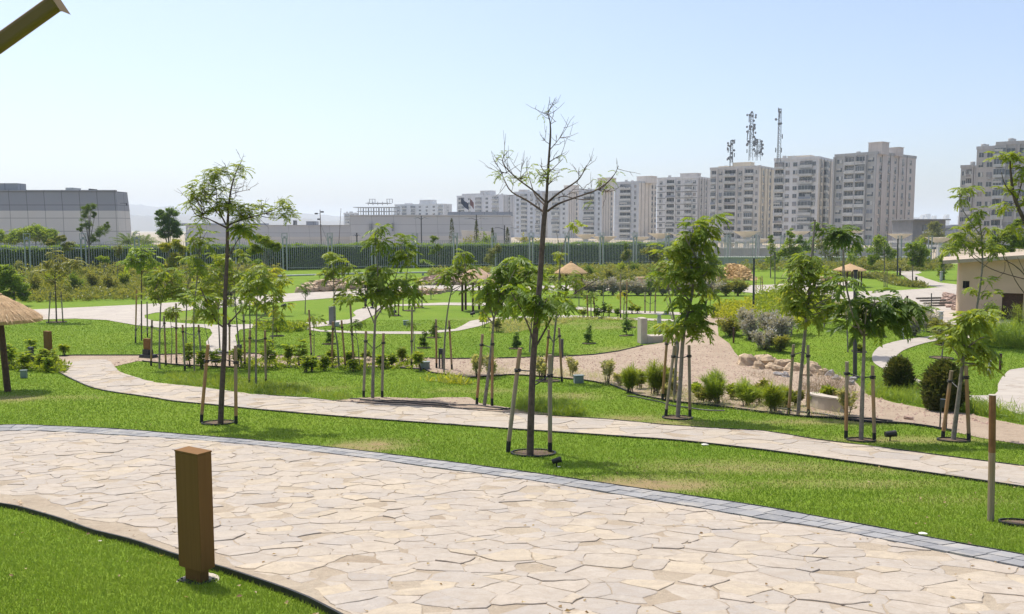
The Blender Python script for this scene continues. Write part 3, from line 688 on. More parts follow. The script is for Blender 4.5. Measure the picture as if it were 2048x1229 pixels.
sapling((745,797), 'broad dark bushy-crowned sapling left of centre', [(745,798),(747,720),(750,650),(752,615)], [[(750,650),(728,600),(712,585)],[(751,640),(775,600),(810,570)],[(751,620),(756,560),(752,500),(750,470)],[(752,610),(790,560),(800,500)],[(752,616),(735,580)],[(752,625),(790,590)]],
        [(725,555,24,11),(755,560,26,12),(790,570,30,13),(820,565,22,8),(712,580,16,5),(765,590,24,8),(740,585,22,7),(800,595,20,5),(748,482,18,8),(754,458,10,3),(772,530,16,5),(800,478,14,5),(806,500,18,8),(815,515,12,4),(700,600,14,3),(830,590,10,2)], 'leaf', [(727,796,732,663),(764,796,767,667)], 0, .38, tone=.3, r0=.045)
sapling((968,813), 'bright green domed sapling just left of the tallest tree', [(968,814),(978,740),(985,670),(988,632)], [[(988,640),(975,590),(975,550)],[(988,640),(1000,590),(1012,540)],[(988,635),(1020,585),(1050,560)],[(987,650),(965,620)],[(1000,600),(1030,540)]],
        [(985,565,20,12),(1005,540,22,14),(1030,532,24,15),(1055,550,24,13),(1000,575,24,12),(975,590,16,8),(985,612,14,6),(1030,575,22,10),(1070,545,16,6),(1065,575,16,5),(1010,610,14,4),(1035,600,12,2)], 'leaf_bright', [(953,811,965,669),(984,813,985,667)], 0, .34, r0=.045, tone=.5)
sapling((1355,837), 'tall leafy sapling with a yellow-green clump above its stakes', [(1355,839),(1361,760),(1365,690),(1372,640),(1384,590),(1386,555),(1380,520)], [[(1386,560),(1372,535),(1360,515)],[(1384,560),(1400,520),(1410,480),(1430,440)],[(1378,600),(1350,570),(1330,560)],[(1386,545),(1405,555)],[(1372,640),(1390,650),(1398,670)],[(1395,520),(1378,490),(1370,470)],[(1375,625),(1400,620),(1412,612)]],
        [(1350,485,16,8,.34,.8),(1355,505,18,9,.34,.8),(1335,500,12,5,.34,.7),(1375,475,18,10),(1395,490,20,10),(1410,465,16,7),(1385,450,10,4),(1432,434,8,3),(1420,455,10,4,.34,.9),(1400,520,20,9),(1360,545,20,9),(1385,550,22,10),(1405,540,18,8),(1345,555,14,5),(1390,585,20,9),(1365,590,12,4),(1410,580,16,6,.34,.9),(1400,610,18,8,.36,.0),(1375,620,12,4,.36,.0),(1360,650,18,9,.36,.95),(1385,650,20,10,.36,.8),(1400,670,12,5,.36,.6),(1345,655,10,4,.36,.9),(1398,632,14,6,.4,.0)],
        'leaf', [(1331,834,1349,692),(1380,835,1378,691)], 30, .34, tone=.35, r0=.05)
sapling((1348,800), 'thin half-hidden sapling behind the tall leafy one', [(1348,800),(1352,730),(1356,680),(1340,600),(1336,560)], [[(1345,640),(1332,600)]], [(1332,555,14,5),(1345,530,12,4),(1322,560,10,3)], 'leaf', [(1325,772,1335,668),(1350,797,1353,668)], 0, .34, r0=.035, tone=.4, D=20.8)
sapling((1596,831), 'slim open sapling beside the rocks at right', [(1596,832),(1602,750),(1609,675),(1616,610),(1620,570),(1625,500),(1630,440)], [[(1616,610),(1585,575),(1575,560)],[(1618,590),(1645,565),(1660,560)],[(1620,570),(1600,545)],[(1616,620),(1650,600),(1672,600)],[(1614,640),(1585,620)],[(1622,550),(1645,530)]],
        [(1590,560,16,8),(1605,540,14,7),(1620,515,12,6),(1640,545,16,7),(1580,585,14,6),(1610,580,18,8),(1650,570,16,7),(1668,590,14,6),(1640,605,14,5),(1600,610,16,7),(1620,630,16,6),(1675,610,10,3),(1575,605,10,3),(1612,512,8,3),(1590,530,8,3),(1650,622,10,3,.36,.0)],
        'leaf', [(1577,831,1587,690),(1617,834,1616,691)], 0, .33, tone=.6, r0=.045)
sapling((1722,882), 'spreading dark drooping sapling beside the thick black lamp pole', [(1722,883),(1725,780),(1728,700),(1728,668)], [[(1728,672),(1710,640),(1698,610)],[(1728,668),(1745,620),(1750,595)],[(1729,672),(1765,650),(1785,640)],[(1728,665),(1733,620)],[(1785,640),(1800,615),(1815,600)],[(1708,640),(1690,560),(1688,500)],[(1729,676),(1715,655)]],
        [(1700,605,16,6),(1735,610,18,8),(1755,605,18,8),(1775,615,18,8),(1790,630,14,5),(1805,605,16,6),(1820,612,10,4),(1745,630,18,6),(1765,640,14,5),(1700,650,8,2),(1695,560,8,3),(1738,650,10,4),(1720,620,10,4),(1795,600,12,4)],
        'leaf_dark', [(1692,878,1694,724),(1749,882,1745,732)], 27, .36, tone=.5, r0=.045)
sapling((1690,705), 'palm-like sapling with heavy top tuft on long pale stem', [(1696,700),(1693,640),(1686,560),(1686,500),(1683,478)], [[(1684,490),(1665,470)],[(1684,485),(1700,465)],[(1683,480),(1660,458),(1645,450)]], [(1670,475,14,10),(1690,470,16,12),(1702,480,12,8),(1680,460,12,8),(1655,462,8,4),(1643,450,8,3,.35,.9)], 'leaf_dark', [], 0, .5, r0=.03, tone=.4, nl=6)
sapling((1906,882), 'leaning pale green sapling near the right edge', [(1906,883),(1915,810),(1922,755),(1929,695),(1932,650)], [[(1926,725),(1905,695)],[(1929,700),(1955,680),(1968,675)],[(1932,655),(1945,635),(1958,620)],[(1930,670),(1910,650)]],
        [(1915,660,14,7),(1935,640,16,8),(1950,655,16,8),(1930,680,18,8),(1955,690,16,6),(1975,700,12,4),(1905,690,12,5),(1965,635,10,4),(1980,620,8,3),(1970,725,10,3),(1945,625,12,5)],
        'leaf', [(1885,877,1903,742),(1938,883,1932,732)], 29, .32, tone=.85, r0=.045)
sapling((1944,690), 'tall open tree in front of the beige hut', [(1944,692),(1950,640),(1962,560),(1965,510),(1960,450),(1948,430)], [[(1962,540),(1990,510)],[(1963,520),(1935,500)],[(1962,480),(1975,450)],[(1960,470),(1925,420),(1918,395)],[(1958,600),(1975,570)],[(1963,520),(2010,500)],[(1950,640),(1968,615),(1985,600)]],
        [(1925,490,16,9),(1950,495,18,10),(1975,500,18,9),(1935,455,16,8),(1955,440,16,8),(1975,460,14,6),(1918,465,10,5),(1925,385,10,4),(1915,400,8,3),(1940,375,8,3),(2000,490,14,6),(1965,560,14,5),(1980,580,10,3),(1950,575,8,3),(1960,425,8,4),(1900,500,8,3)],
        'leaf', [], 0, .42, tone=.75, r0=.05)
sapling((1396,0+716), 'x', [(1,1),(2,2)], [], []) if False else None
sapling((1883,717), 'small round sapling on the lawn inside the curling path', [(1883,718),(1886,690),(1886,660)], [[(1886,680),(1878,660)]], [(1880,660,16,12,.22),(1893,668,14,9,.22),(1888,645,10,5,.22),(1900,650,10,5,.22)], 'leaf_olive', [], 22, .22, r0=.03)
sapling((1938,0+722), 'little bushy-headed sapling in front of the reed bed', [(1942,726),(1942,700)], [], [(1940,728,14,10,.2),(1950,722,10,5,.2)], 'leaf', [], 0, .2, r0=.02)
sapling((1096,763), 'whip-stemmed sapling right of the tallest tree', [(1102,764),(1108,680),(1114,620),(1118,560),(1122,510)], [[(1122,512),(1130,480),(1142,455)],[(1121,520),(1118,490),(1112,460)],[(1112,640),(1140,600),(1175,575)],[(1108,690),(1090,650)]],
        [(1147,452,13,6,.3,.7),(1120,505,10,5,.28,.9),(1125,575,14,4),(1105,590,12,4),(1135,550,14,4),(1150,560,10,2)], 'leaf', [(1089,762,1098,660),(1124,765,1118,656)], 24, .34, tone=.4, r0=.035)
sapling((888,745), 'leaning sapling in front of the left thatched gazebo', [(888,746),(889,690),(893,640),(899,600),(905,575)], [[(905,575),(895,545)],[(905,575),(925,545),(932,530)],[(903,590),(925,570)],[(905,580),(945,560)]], [(895,540,14,8),(910,530,14,8),(930,520,16,9),(940,545,16,8),(915,555,16,7),(938,585,12,5,.3,.1),(925,505,8,3),(890,560,8,3)], 'leaf', [(873,737,872,639),(904,740,898,641)], 0, .34, tone=.3, r0=.034)
sapling((678,738), 'airy lime sapling in front of the grey panel', [(678,738),(675,690),(669,650),(668,590),(667,560)], [[(668,590),(685,560)],[(668,580),(650,555)],[(668,600),(690,590)]], [(655,540,12,6),(675,515,16,9),(690,535,16,9),(700,555,14,6),(650,555,10,4),(670,545,14,6),(695,580,10,3),(660,505,10,4),(680,590,12,3)], 'leaf', [(663,737,666,644),(691,738,683,641)], 0, .32, tone=.65, r0=.032)
sapling((719,736), 'tiny drooping sapling left of the broad dark one', [(719,736),(716,690),(709,652)], [], [(708,645,9,5,.26),(718,640,8,4,.26)], 'leaf_dark', [(708,735,700,600)], 0, .26, r0=.018, strap=.5)
sapling((831,722), 'tiny wilted sapling above the utility box in the sand', [(831,722),(828,680),(826,650)], [], [(830,646,9,5,.26)], 'leaf_dark', [(823,737,824,615)], 0, .26, r0=.018, strap=.45)
sapling((628,715), 'umbrella-shaped mini sapling left of the grey panel', [(628,715),(628,670),(626,640)], [], [(625,637,12,6,.28),(636,640,8,3,.28)], 'leaf', [(623,716,618,620)], 0, .28, r0=.018, strap=.5)
sapling((512,775), 'bushy lacy-crowned sapling right of the feathery tree', [(512,775),(512,700),(513,640),(514,610)], [[(514,615),(500,590)],[(514,615),(535,585),(545,570)],[(513,640),(540,625),(552,620)],[(514,620),(515,580)]], [(500,560,18,9),(520,545,20,10),(540,560,18,9),(555,575,14,5),(510,590,18,7),(545,600,14,4),(552,635,12,5,.3,.2),(490,585,14,5),(530,600,12,4),(560,555,8,3)], 'leaf', [(498,772,500,660),(532,770,530,661)], 0, .32, tone=.75, r0=.034)
sapling((319,738), 'pale-trunked bushy sapling left of the tall feathery tree', [(319,739),(319,680),(321,620),(323,600)], [[(322,605),(310,580)],[(322,605),(345,598),(358,595)],[(323,600),(330,570)]], [(310,560,16,9),(330,575,18,10),(345,560,16,9),(315,590,14,7),(350,590,16,7),(365,580,12,5),(330,545,14,7),(370,595,10,4,.3,.3),(300,575,10,4)], 'leaf', [(302,732,304,640),(332,732,328,632)], 0, .32, tone=.4, r0=.036)
sapling((342,728), 'small umbrella sapling tied to a stake beside the half-wrapped bollard', [(342,728),(344,680),(341,640)], [], [(333,622,10,7,.26),(348,620,12,8,.26),(340,630,10,5,.26)], 'leaf', [(353,728,352,607)], 0, .26, r0=.02, strap=.6)
sapling((389,748), 'slender dark-stemmed sapling with a tall mottled crown at left', [(389,748),(388,690),(388,620),(394,560),(400,500),(400,460)], [[(394,560),(410,530)],[(398,510),(385,480)],[(400,490),(415,460)]], [(400,455,16,9,.34,.4),(385,480,14,7,.34,.9),(415,485,16,7,.34,.6),(395,510,16,7),(412,540,14,5),(390,540,12,4)], 'leaf', [(370,742,365,650),(404,736,397,650)], 0, .34, tone=.5, r0=.03)
sapling((425,733), 'tiny tufted sapling left of the tall feathery tree', [(425,733),(418,690),(407,640)], [], [(405,622,11,7,.28),(398,630,8,3,.28)], 'leaf', [], 0, .28, r0=.016)
sapling((484,735), 'thin rounded-crown sapling behind the feathery tree trunk', [(484,736),(478,690),(474,650),(470,600),(468,560)], [[(470,600),(450,560)],[(470,600),(495,560)]], [(440,510,18,8),(460,530,20,10),(485,510,18,8),(430,540,18,8),(455,560,18,8),(480,550,16,7),(420,560,14,5),(410,580,14,6),(435,580,14,5)], 'leaf', [(459,733,459,638),(490,736,487,627)], 0, .34, tone=.8, r0=.034)
sapling((283,682), 'dark thin flat-topped sapling on the far left lawn', [(283,682),(283,620),(283,560),(283,545)], [[(283,550),(262,525)],[(283,550),(300,525)],[(283,548),(282,515)]], [(265,515,13,6),(285,505,15,9),(300,515,13,7),(255,528,9,4),(283,530,13,7),(270,495,10,4),(308,530,9,3)], 'leaf_bright', [(271,686,273,580),(295,675,294,604)], 0, .42, tone=.5, r0=.035, bark='bark', tpl='pin', nl=6, strap=.25)
sapling((113,645), 'low umbrella-crowned tree on the left lawn', [(113,646),(112,610),(110,560),(110,548)], [[(110,555),(90,530)],[(110,555),(135,530)],[(110,550),(112,520)],[(110,565),(80,545)],[(110,560),(150,540)]], [(85,525,13,6),(110,512,14,7,.4,.9),(135,520,14,7),(150,530,12,5),(75,540,10,4),(110,540,16,8),(130,550,14,5),(95,555,12,4),(100,505,9,3,.4,.95),(130,575,10,2),(160,520,8,3)], 'leaf_olive', [(97,646,101,585),(126,646,122,583)], 18, .45, r0=.045, bark='bark', tone=.8)
for i, (b, whose, tr, cl, st, rg_, lf) in enumerate([
    ((760,627), 'thin sapling standing right of the grey panel on the middle lawn', [(762,628),(761,590),(760,560)], [(755,545,10,4),(765,552,9,3)], [], 0, 'leaf'),
    ((789,632), 'small staked sapling nearest the winding white path', [(789,632),(789,600),(791,585)], [(792,580,10,4)], [(780,632,780,598),(797,632,797,596)], 12, 'leaf_dark'),
    ((818,622), 'staked sapling second from the winding white path', [(818,622),(817,590),(816,560)], [(812,555,11,5),(822,548,10,5)], [(806,622,806,584),(830,620,828,580)], 12, 'leaf'),
    ((838,616), 'staked sapling left of the lawn with four thin poles', [(838,616),(837,590),(836,570)], [(833,562,9,4),(842,566,8,3)], [(829,617,828,575),(844,616,844,573)], 10, 'leaf_yel'),
    ((1111,617), 'thin dark sapling in front of the middle thatched gazebo', [(1111,617),(1111,590),(1112,565)], [(1108,560,9,4),(1118,566,8,3)], [(1098,637,1099,590)], 0, 'leaf_olive'),
    ((1182,636), 'square-staked sapling right of the middle gazebo', [(1182,636),(1182,605),(1182,585)], [(1176,582,9,6,.34),(1190,585,9,6,.34),(1183,595,9,5,.34)], [(1176,636,1174,590),(1190,636,1187,588)], 0, 'leaf'),
    ((1206,612), 'lollipop sapling in front of the silver shrub row, left one', [(1206,612),(1207,585),(1209,565)], [(1210,560,7,6,.26)], [], 0, 'leaf_olive'),
    ((1247,636), 'rusty-leaved sapling between two tall orange-brown stakes', [(1247,636),(1248,610),(1249,590)], [(1243,588,9,5,.32),(1254,596,9,6,.32)], [(1241,637,1241,548),(1253,636,1254,560)], 0, 'leaf_yel'),
    ((1300,627), 'dense dark sapling in front of the silver shrubs', [(1300,628),(1301,595),(1303,560)], [(1300,560,10,8,.34),(1312,550,11,8,.34),(1306,572,10,6,.34),(1310,535,10,4,.34,.9)], [(1290,627,1290,585),(1310,627,1311,585)], 0, 'leaf_dark'),
    ((1447,582), 'pointed dark sapling left of the golden rubble heap', [(1447,583),(1448,565),(1449,550)], [(1449,542,8,7,.36),(1449,532,6,4,.36)], [(1440,582,1440,553),(1453,582,1453,553)], 0, 'leaf_dark'),
    ((1521,583), 'small green sapling right of the golden rubble heap', [(1521,584),(1521,565),(1521,556)], [(1520,552,8,6,.3)], [(1512,583,1512,553),(1525,583,1524,553)], 0, 'leaf'),
    ((1770,575), 'paired-stake sapling on the lawn behind the right gazebo', [(1771,578),(1771,560),(1771,548)], [(1770,545,8,5,.3)], [(1768,579,1768,543),(1774,579,1774,543)], 0, 'leaf')]):
    cl = [(c[0],c[1],c[2],c[3],c[4] if len(c)>4 else .34) for c in cl]
    sapling(b, whose, tr, [], cl, lf, st, rg_, r0=.035, nl=6, sr=.04, group='small far saplings', strap=.6)
# low transplants in black rings on the middle lawn
for px, py, h, whose, lf in [(554,672,42,'thin bare young transplant left of the grey panel','leaf_olive'),(658,688,26,'young bushy transplant with a tilted top by the grey panel','leaf_blue'),(848,696,34,'short bare transplant with a dark wrapped stem','leaf_dark'),(868,675,28,'dark little transplant beside the paired stakes','leaf_dark'),(1178,687,36,'low fir-like transplant in the centre of the lawn','leaf_blue'),(1253,671,46,'leggy transplant bending left near the concrete bench','leaf_blue'),(1032,697,32,'fir-like transplant just left of the dark bollard','leaf_blue'),(1258,655,14,'very small leafy transplant behind the leggy one','leaf_blue'),(1885,0+690,10,'tiny pale transplant beside the curling path','leaf'),(1758,672,22,'tiny leaning transplant right of the thick black lamp pole','leaf'),(1718,703,14,'stubby transplant at the foot of the grassy slope','leaf')]:
    T = Tree((px,py), whose, 'young plant', 'transplant', group='transplants on the lawn')
    T.stem([(px,py),(px+RS.uniform(-2,2),py-h*.5),(px+RS.uniform(-4,4),py-h)], .02, .008, sub=2)
    for k in range(7): T.clump(px+RS.uniform(-4,4), py-h*(.25+.75*k/6), h*.12, 3, .20*(1.25-k/8), 'leaf', 8, twig=False)
    T.done('bark', lf); ring(px, py+1, 14, 'the '+whose)

# ---- fuller trees at the back
def roundtree(base, whose, h_px, crown, leaf, n=260, L=.22, trunk=.06, D=None, name='leafy_tree', group='leafy trees at the back', tpl='wide', bark='bark_grey', lean=0, cat='tree'):
    T = Tree(base, whose, cat, name, D=D, group=group); bx, by = base; top = by-h_px; L0 = L; L = min(L, max(.13, min(c[2] for c in crown)*T.k*.42)); n = int(n*.62*min(2.6, (L0/L)**1.6))
    if tpl == 'needle': tpl = 'leaf'
    T.stem([(bx,by),(bx+lean*.4,by-h_px*.35),(bx+lean,top+h_px*.2)], trunk, trunk*.3)
    for (cx, cy, rx, ry, k) in crown:
        T.stem([(bx+lean*.4,by-h_px*.38),((bx+cx)/2,(by-h_px*.4+cy)/2),(cx,cy)], trunk*.4, trunk*.12, dy=RS.uniform(-.5,.5))
        m = max(6, int(k*2.6)); nn = max(5, int(n*.85/m))
        for i in range(m):
            q = RS.normal(0,1,3); q /= np.linalg.norm(q); q *= RS.uniform(.25,1.1)**.6
            c = T.p(cx+q[0]*rx, cy-q[2]*ry, q[1]*rx*T.k); sg = RS.uniform(.14,.26)*min(rx, ry*1.4)*T.k
            p = c+RS.normal(0, 1, (nn,3))*[sg, sg, sg*.7]; tn = RS.rand()
            scatter(T.l, tpl, p, RS.rand(nn)*6.283, RS.uniform(-1.1,.7,nn), L*RS.uniform(.5,1.1,nn), RS.uniform(-1,1,nn), np.clip(RS.rand(nn)*.4+tn*.7-.1,0,1))
    return T.done(bark, leaf)
roundtree((1541,556), 'slim poplar-like tree nearest the golden rubble heap', 88, [(1540,520,9,16,9),(1543,495,9,16,9),(1541,477,5,10,4),(1552,515,8,12,5)], 'leaf_bright', 900, .24, .07)
roundtree((1579,562), 'pointed bright green tree second from the golden rubble heap', 108, [(1580,510,14,12,10),(1578,492,13,14,10),(1581,470,8,12,6),(1592,505,10,12,6),(1566,505,9,10,5)], 'leaf_bright', 1200, .24, .08)
roundtree((1601,556), 'leaning round-crowned tree third from the golden rubble heap', 80, [(1605,500,13,14,9),(1618,490,13,12,8),(1600,480,8,10,5)], 'leaf_blue', 900, .24, .07, bark='bark')
roundtree((1650,548), 'hazy grey-green loose tree behind the palm-like sapling', 85, [(1648,500,15,15,8),(1662,480,14,14,7),(1640,485,10,12,5),(1668,510,12,10,5)], 'leaf_olive', 800, .26, .08, D=118)
roundtree((1708,545), 'soft green tree left of the row behind the right gazebo', 70, [(1705,510,12,13,7),(1716,498,9,10,5)], 'leaf_bright', 800, .26, .07, D=100)
roundtree((1769,550), 'broad fresh green tree left of the tall black pole', 92, [(1748,505,14,16,9),(1765,490,16,16,11),(1780,505,12,14,8),(1755,480,10,10,5),(1742,520,8,8,4)], 'leaf_bright', 1500, .25, .07)
roundtree((1825,571), 'twin-stemmed bright tree beside the sandy curve with pale trunk guards', 95, [(1820,500,12,14,8),(1838,492,14,14,9),(1850,510,12,12,7),(1826,520,10,10,5),(1842,525,9,8,4)], 'leaf_bright', 1500, .25, .07, bark='bark_grey')
roundtree((1888,560), 'bushy green tree half hidden behind the roof corner of the hut', 85, [(1895,500,14,14,8),(1910,495,12,12,7),(1885,520,8,14,6),(1882,545,10,14,6)], 'leaf', 1200, .25, .08)
roundtree((1868,520), 'large greyish tree in front of the low dark building', 82, [(1866,468,20,14,10),(1880,480,18,14,9),(1850,480,14,12,7),(1870,452,12,8,5)], 'leaf_olive', 1500, .6, .2, D=210, tpl='leaf')
roundtree((1930,520), 'distant dusty tree left of the apartment towers at the right edge', 60, [(1925,478,18,14,8),(1950,482,16,14,7),(1905,485,12,12,5)], 'leaf_olive', 1300, .55, .2, D=200)
roundtree((1995,540), 'broad green tree filling the gap above the hut roof', 90, [(1990,488,16,14,8),(2020,470,18,16,9),(2040,485,16,16,8),(2010,500,16,10,7),(2035,445,10,8,4)], 'leaf', 1800, .34, .12, D=62)
roundtree((1700,530), 'dark small tree rising above the pergola canopies', 66, [(1795,478,9,7,5)], 'leaf_olive', 500, .4, .1, D=170) if False else None
roundtree((178,548), 'two-lobed tree with a thick grey trunk in front of the left fence', 146, [(168,425,10,14,9),(182,415,10,8,6),(172,445,11,12,8),(205,462,13,9,9),(190,475,10,10,6),(214,452,5,7,3),(160,455,6,8,4),(190,430,6,8,3)], 'leaf_dark', 1500, .42, .17, tpl='leaf')
roundtree((337,560), 'tall dark tree left of the feathery tree, above the hedge', 145, [(325,440,12,12,8),(340,428,13,12,8),(345,450,14,14,9),(330,465,14,10,8),(352,465,10,10,6),(320,425,8,6,3)], 'leaf_blue', 2000, .42, .14, tpl='leaf')
roundtree((338,585), 'yellow-green leafy tree between the fence and the far path', 115, [(330,495,12,8,8),(350,488,10,8,6),(355,515,14,10,8),(340,530,12,12,7),(365,500,8,8,4),(320,545,10,9,4)], 'leaf_yel', 1500, .34, .07, tpl='leaf')
roundtree((28,612), 'rounded bright green tree behind the near thatched parasol', 98, [(8,545,18,14,12),(22,560,18,14,12),(40,575,16,12,9),(-5,570,18,14,8),(10,590,16,8,5),(50,592,10,8,3)], 'leaf_bright', 3600, .22, .10)
roundtree((72,548), 'mounded feathery green tree behind the hedge, before the grey wall', 100, [(70,465,30,14,12),(45,470,24,12,9),(95,472,22,12,8),(30,480,22,8,7),(108,482,14,8,4)], 'leaf_bright', 3200, .5, .12, D=128, tpl='needle')
roundtree((10,548), 'low feathery shrub tree at the left frame edge above the hedge', 80, [(8,476,16,8,7),(-5,470,12,10,4)], 'leaf_bright', 1200, .5, .12, D=128, tpl='needle')
roundtree((530,620), 'lacy lime tree crown right of the tall feathery trunk', 160, [(520,480,18,9,9),(540,488,16,8,8),(510,500,12,8,5),(555,495,8,6,3),(490,560,20,16,9),(520,580,16,12,6)], 'leaf', 1900, .30, .07, tpl='leaf', D=52)
roundtree((700,580), 'airy sapling crown in front of the fence pillars at centre left', 72, [(745,0+530,9,8,4),(772,545,8,6,3)], 'leaf_dark', 300, .3, .04) if False else None
roundtree((880,545), 'spindly tree beside the right fence pillar at centre', 75, [(868,478,7,6,5),(876,495,7,6,4),(862,500,7,8,4)], 'leaf', 500, .4, .05)
roundtree((980,545), 'wispy tree in front of the fence behind the left gazebo', 70, [(985,505,10,8,5),(978,520,12,8,5),(995,498,8,7,4)], 'leaf_olive', 500, .36, .05)
roundtree((1253,540), 'slim tree by the fence pillar at centre right', 48, [(1253,505,9,8,6),(1250,515,7,8,4)], 'leaf_olive', 500, .4, .06)
roundtree((1254+4,560), 'spindly tall sapling amid the bed left of the silver shrub row', 80, [(1252,492,5,7,5),(1254,505,5,6,3)], 'leaf_dark', 400, .36, .05)
roundtree((1300,548), 'bushy tree in the bed right of the centre fence pillar', 62, [(1298,503,13,9,8),(1310,515,12,10,6)], 'leaf_olive', 700, .38, .06)
roundtree((208,560), 'small umbrella tree right of the grey-trunked tree', 55, [(203,518,9,5,6),(214,520,8,5,4)], 'leaf_bright', 500, .42, .05, tpl='leaf')
roundtree((235,565), 'narrow dark sapling close to the left fence', 80, [(236,498,8,8,6),(237,510,7,7,3)], 'leaf_olive', 450, .36, .06)
roundtree((140,560), 'bushy sapling hugging the fence left of the grey trunk', 90, [(138,492,11,9,7),(126,478,10,6,4),(100,484,9,5,3)], 'leaf_olive', 700, .4, .06)
roundtree((38,560), 'thin reddish sapling against the left fence', 50, [(38,530,10,8,6),(30,540,6,6,3)], 'leaf_olive', 400, .36, .05)
roundtree((1130,560), 'mid-green sapling crown between the two centre gazebos', 45, [(1100,555,12,9,7),(1088,568,10,8,5)], 'leaf', 500, .3, .04)
roundtree((1300+120,560), 'dense evergreen tree behind the tall leaning sapling', 100, [(1425,520,14,14,9),(1430,545,16,14,10),(1422,565,13,12,7),(1415,495,10,12,5)], 'leaf_bright', 2200, .26, .07)

for b, whose, tr, br, cl, lf in [
  ((440,702), 'bushy yellowish sapling right of the small path fork', [(440,703),(438,660),(436,610),(436,575)], [[(436,600),(415,575)],[(436,595),(460,570)],[(437,620),(450,600)]], [(415,560,20,12),(440,545,22,14),(462,560,20,12),(430,585,20,10),(455,590,18,9),(405,585,14,6),(420,610,14,6),(440,520,14,7)], 'leaf'),
  ((545,690), 'lime sapling left of the stone rockery, behind the lacy one', [(545,691),(546,650),(547,600),(545,570)], [[(546,600),(525,570)],[(547,590),(565,565)],[(546,625),(530,610)]], [(525,555,18,9),(545,540,18,10),(563,555,16,8),(535,580,18,8),(558,590,16,7),(545,620,14,6),(565,612,10,4),(520,600,12,5)], 'leaf_yel'),
  ((500,680), 'dark green sapling just right of the feathery trunk', [(500,681),(500,640),(498,600),(496,570)], [[(498,600),(480,580)],[(498,600),(515,575)]], [(480,560,18,10),(500,545,18,10),(515,565,16,8),(490,590,16,8),(475,600,12,5),(505,615,12,5),(515,520,14,7)], 'leaf_dark'),
  ((372,690), 'mid-green sapling behind the left line of stakes', [(372,691),(372,650),(374,600),(375,575)], [[(374,600),(355,575)],[(374,600),(392,580)]], [(360,555,16,9),(380,545,18,10),(392,570,14,7),(370,580,16,7),(352,580,10,4),(385,600,12,5),(375,520,14,7)], 'leaf'),
  ((1059,705), 'dark drooping sapling hidden left of the tallest trunk', [(1059,706),(1062,660),(1066,620),(1068,590)], [[(1066,620),(1045,590)],[(1067,600),(1085,580)],[(1062,650),(1040,625),(1030,610)],[(1064,640),(1090,615)]], [(1045,575,16,8),(1065,562,16,9),(1085,572,16,8),(1060,590,14,6),(1038,600,12,5,.36,.1),(1095,605,14,6,.36,.1),(1088,625,12,5,.36,.1),(1028,620,9,3)], 'leaf'),
  ((1583,668), 'lime bushy sapling left of the slim open one', [(1583,669),(1584,640),(1586,610)], [[(1585,625),(1572,605)],[(1585,625),(1600,605)]], [(1575,600,14,8,.3),(1590,590,16,9,.3),(1602,605,14,7,.3),(1585,618,14,7,.3),(1570,622,10,4,.3),(1600,630,10,4,.3)], 'leaf_yel'),
  ((1648,655), 'leafy sapling between the slim open one and the black lamp pole', [(1648,656),(1650,620),(1650,590)], [[(1650,610),(1635,590)],[(1650,605),(1665,588)]], [(1640,580,14,7,.3),(1655,572,14,7,.3),(1668,585,12,6,.3),(1650,600,12,5,.3)], 'leaf'),
  ((1158,612), 'feathery olive sapling right in front of the middle gazebo post', [(1158,613),(1158,590),(1159,570)], [[(1158,590),(1150,575)]], [(1150,568,10,6,.34),(1163,560,10,6,.34),(1158,582,9,4,.34)], 'leaf_olive'),
  ((1420,612), 'low bushy sapling at the top left of the sandy track', [(1420,613),(1421,600)], [], [(1415,596,12,7,.3),(1428,600,12,7,.3),(1420,585,9,4,.3)], 'leaf'),
  ((862,600), 'dark round sapling between the stone bands at centre', [(862,601),(862,580)], [], [(858,570,12,6,.34),(868,562,10,5,.34),(862,580,9,4,.34)], 'leaf_olive'),
  ((610,628), 'thin light sapling on the middle left lawn', [(610,629),(611,600),(612,575)], [[(611,600),(602,585)]], [(604,570,10,4,.34),(616,565,10,5,.34),(612,585,8,3,.34)], 'leaf_dark')]:
    sapling(b, whose, tr, br, cl, lf, [], 0, .36, r0=.034, tone=None)
# near tree outside the right edge: branches reach into view
T = Tree((2118,1000), 'branches of a near tree with pale twigs and yellow-green leaves at the right edge', name='overhanging_tree', D=11.5, group=None)
T.stem([(2118,1000),(2110,800),(2095,600),(2060,470),(2030,400),(2022,350),(2020,320)], .05, .008, n=8)
for px, r in [([(2045,430),(2035,415),(2028,380)], .012), ([(2030,395),(2010,370),(2003,345)], .01), ([(2033,405),(2045,360),(2052,330)], .01), ([(2090,600),(2040,540),(2010,520),(2008,510)], .010), ([(2100,640),(2060,600),(2030,560),(2012,515)], .010), ([(2110,700),(2060,570),(2035,515)], .009), ([(2095,570),(2000,545),(1960,525),(1935,505)], .008), ([(2010,525),(2008,545),(1990,560)], .004)]:
    T.stem(px, r, .004, dy=RS.uniform(-.4,.3), n=6)
for c in [(2005,312,14,4),(2025,310,10,3),(2040,312,8,2),(2010,375,14,4),(2035,365,14,4),(2018,410,14,4),(2045,400,12,3),(2038,455,10,3),(2048,340,8,2)]: T.clump(c[0], c[1], c[2], 3, .15, 'pin', 5, tone=.8)
T.done('bark', 'leaf')
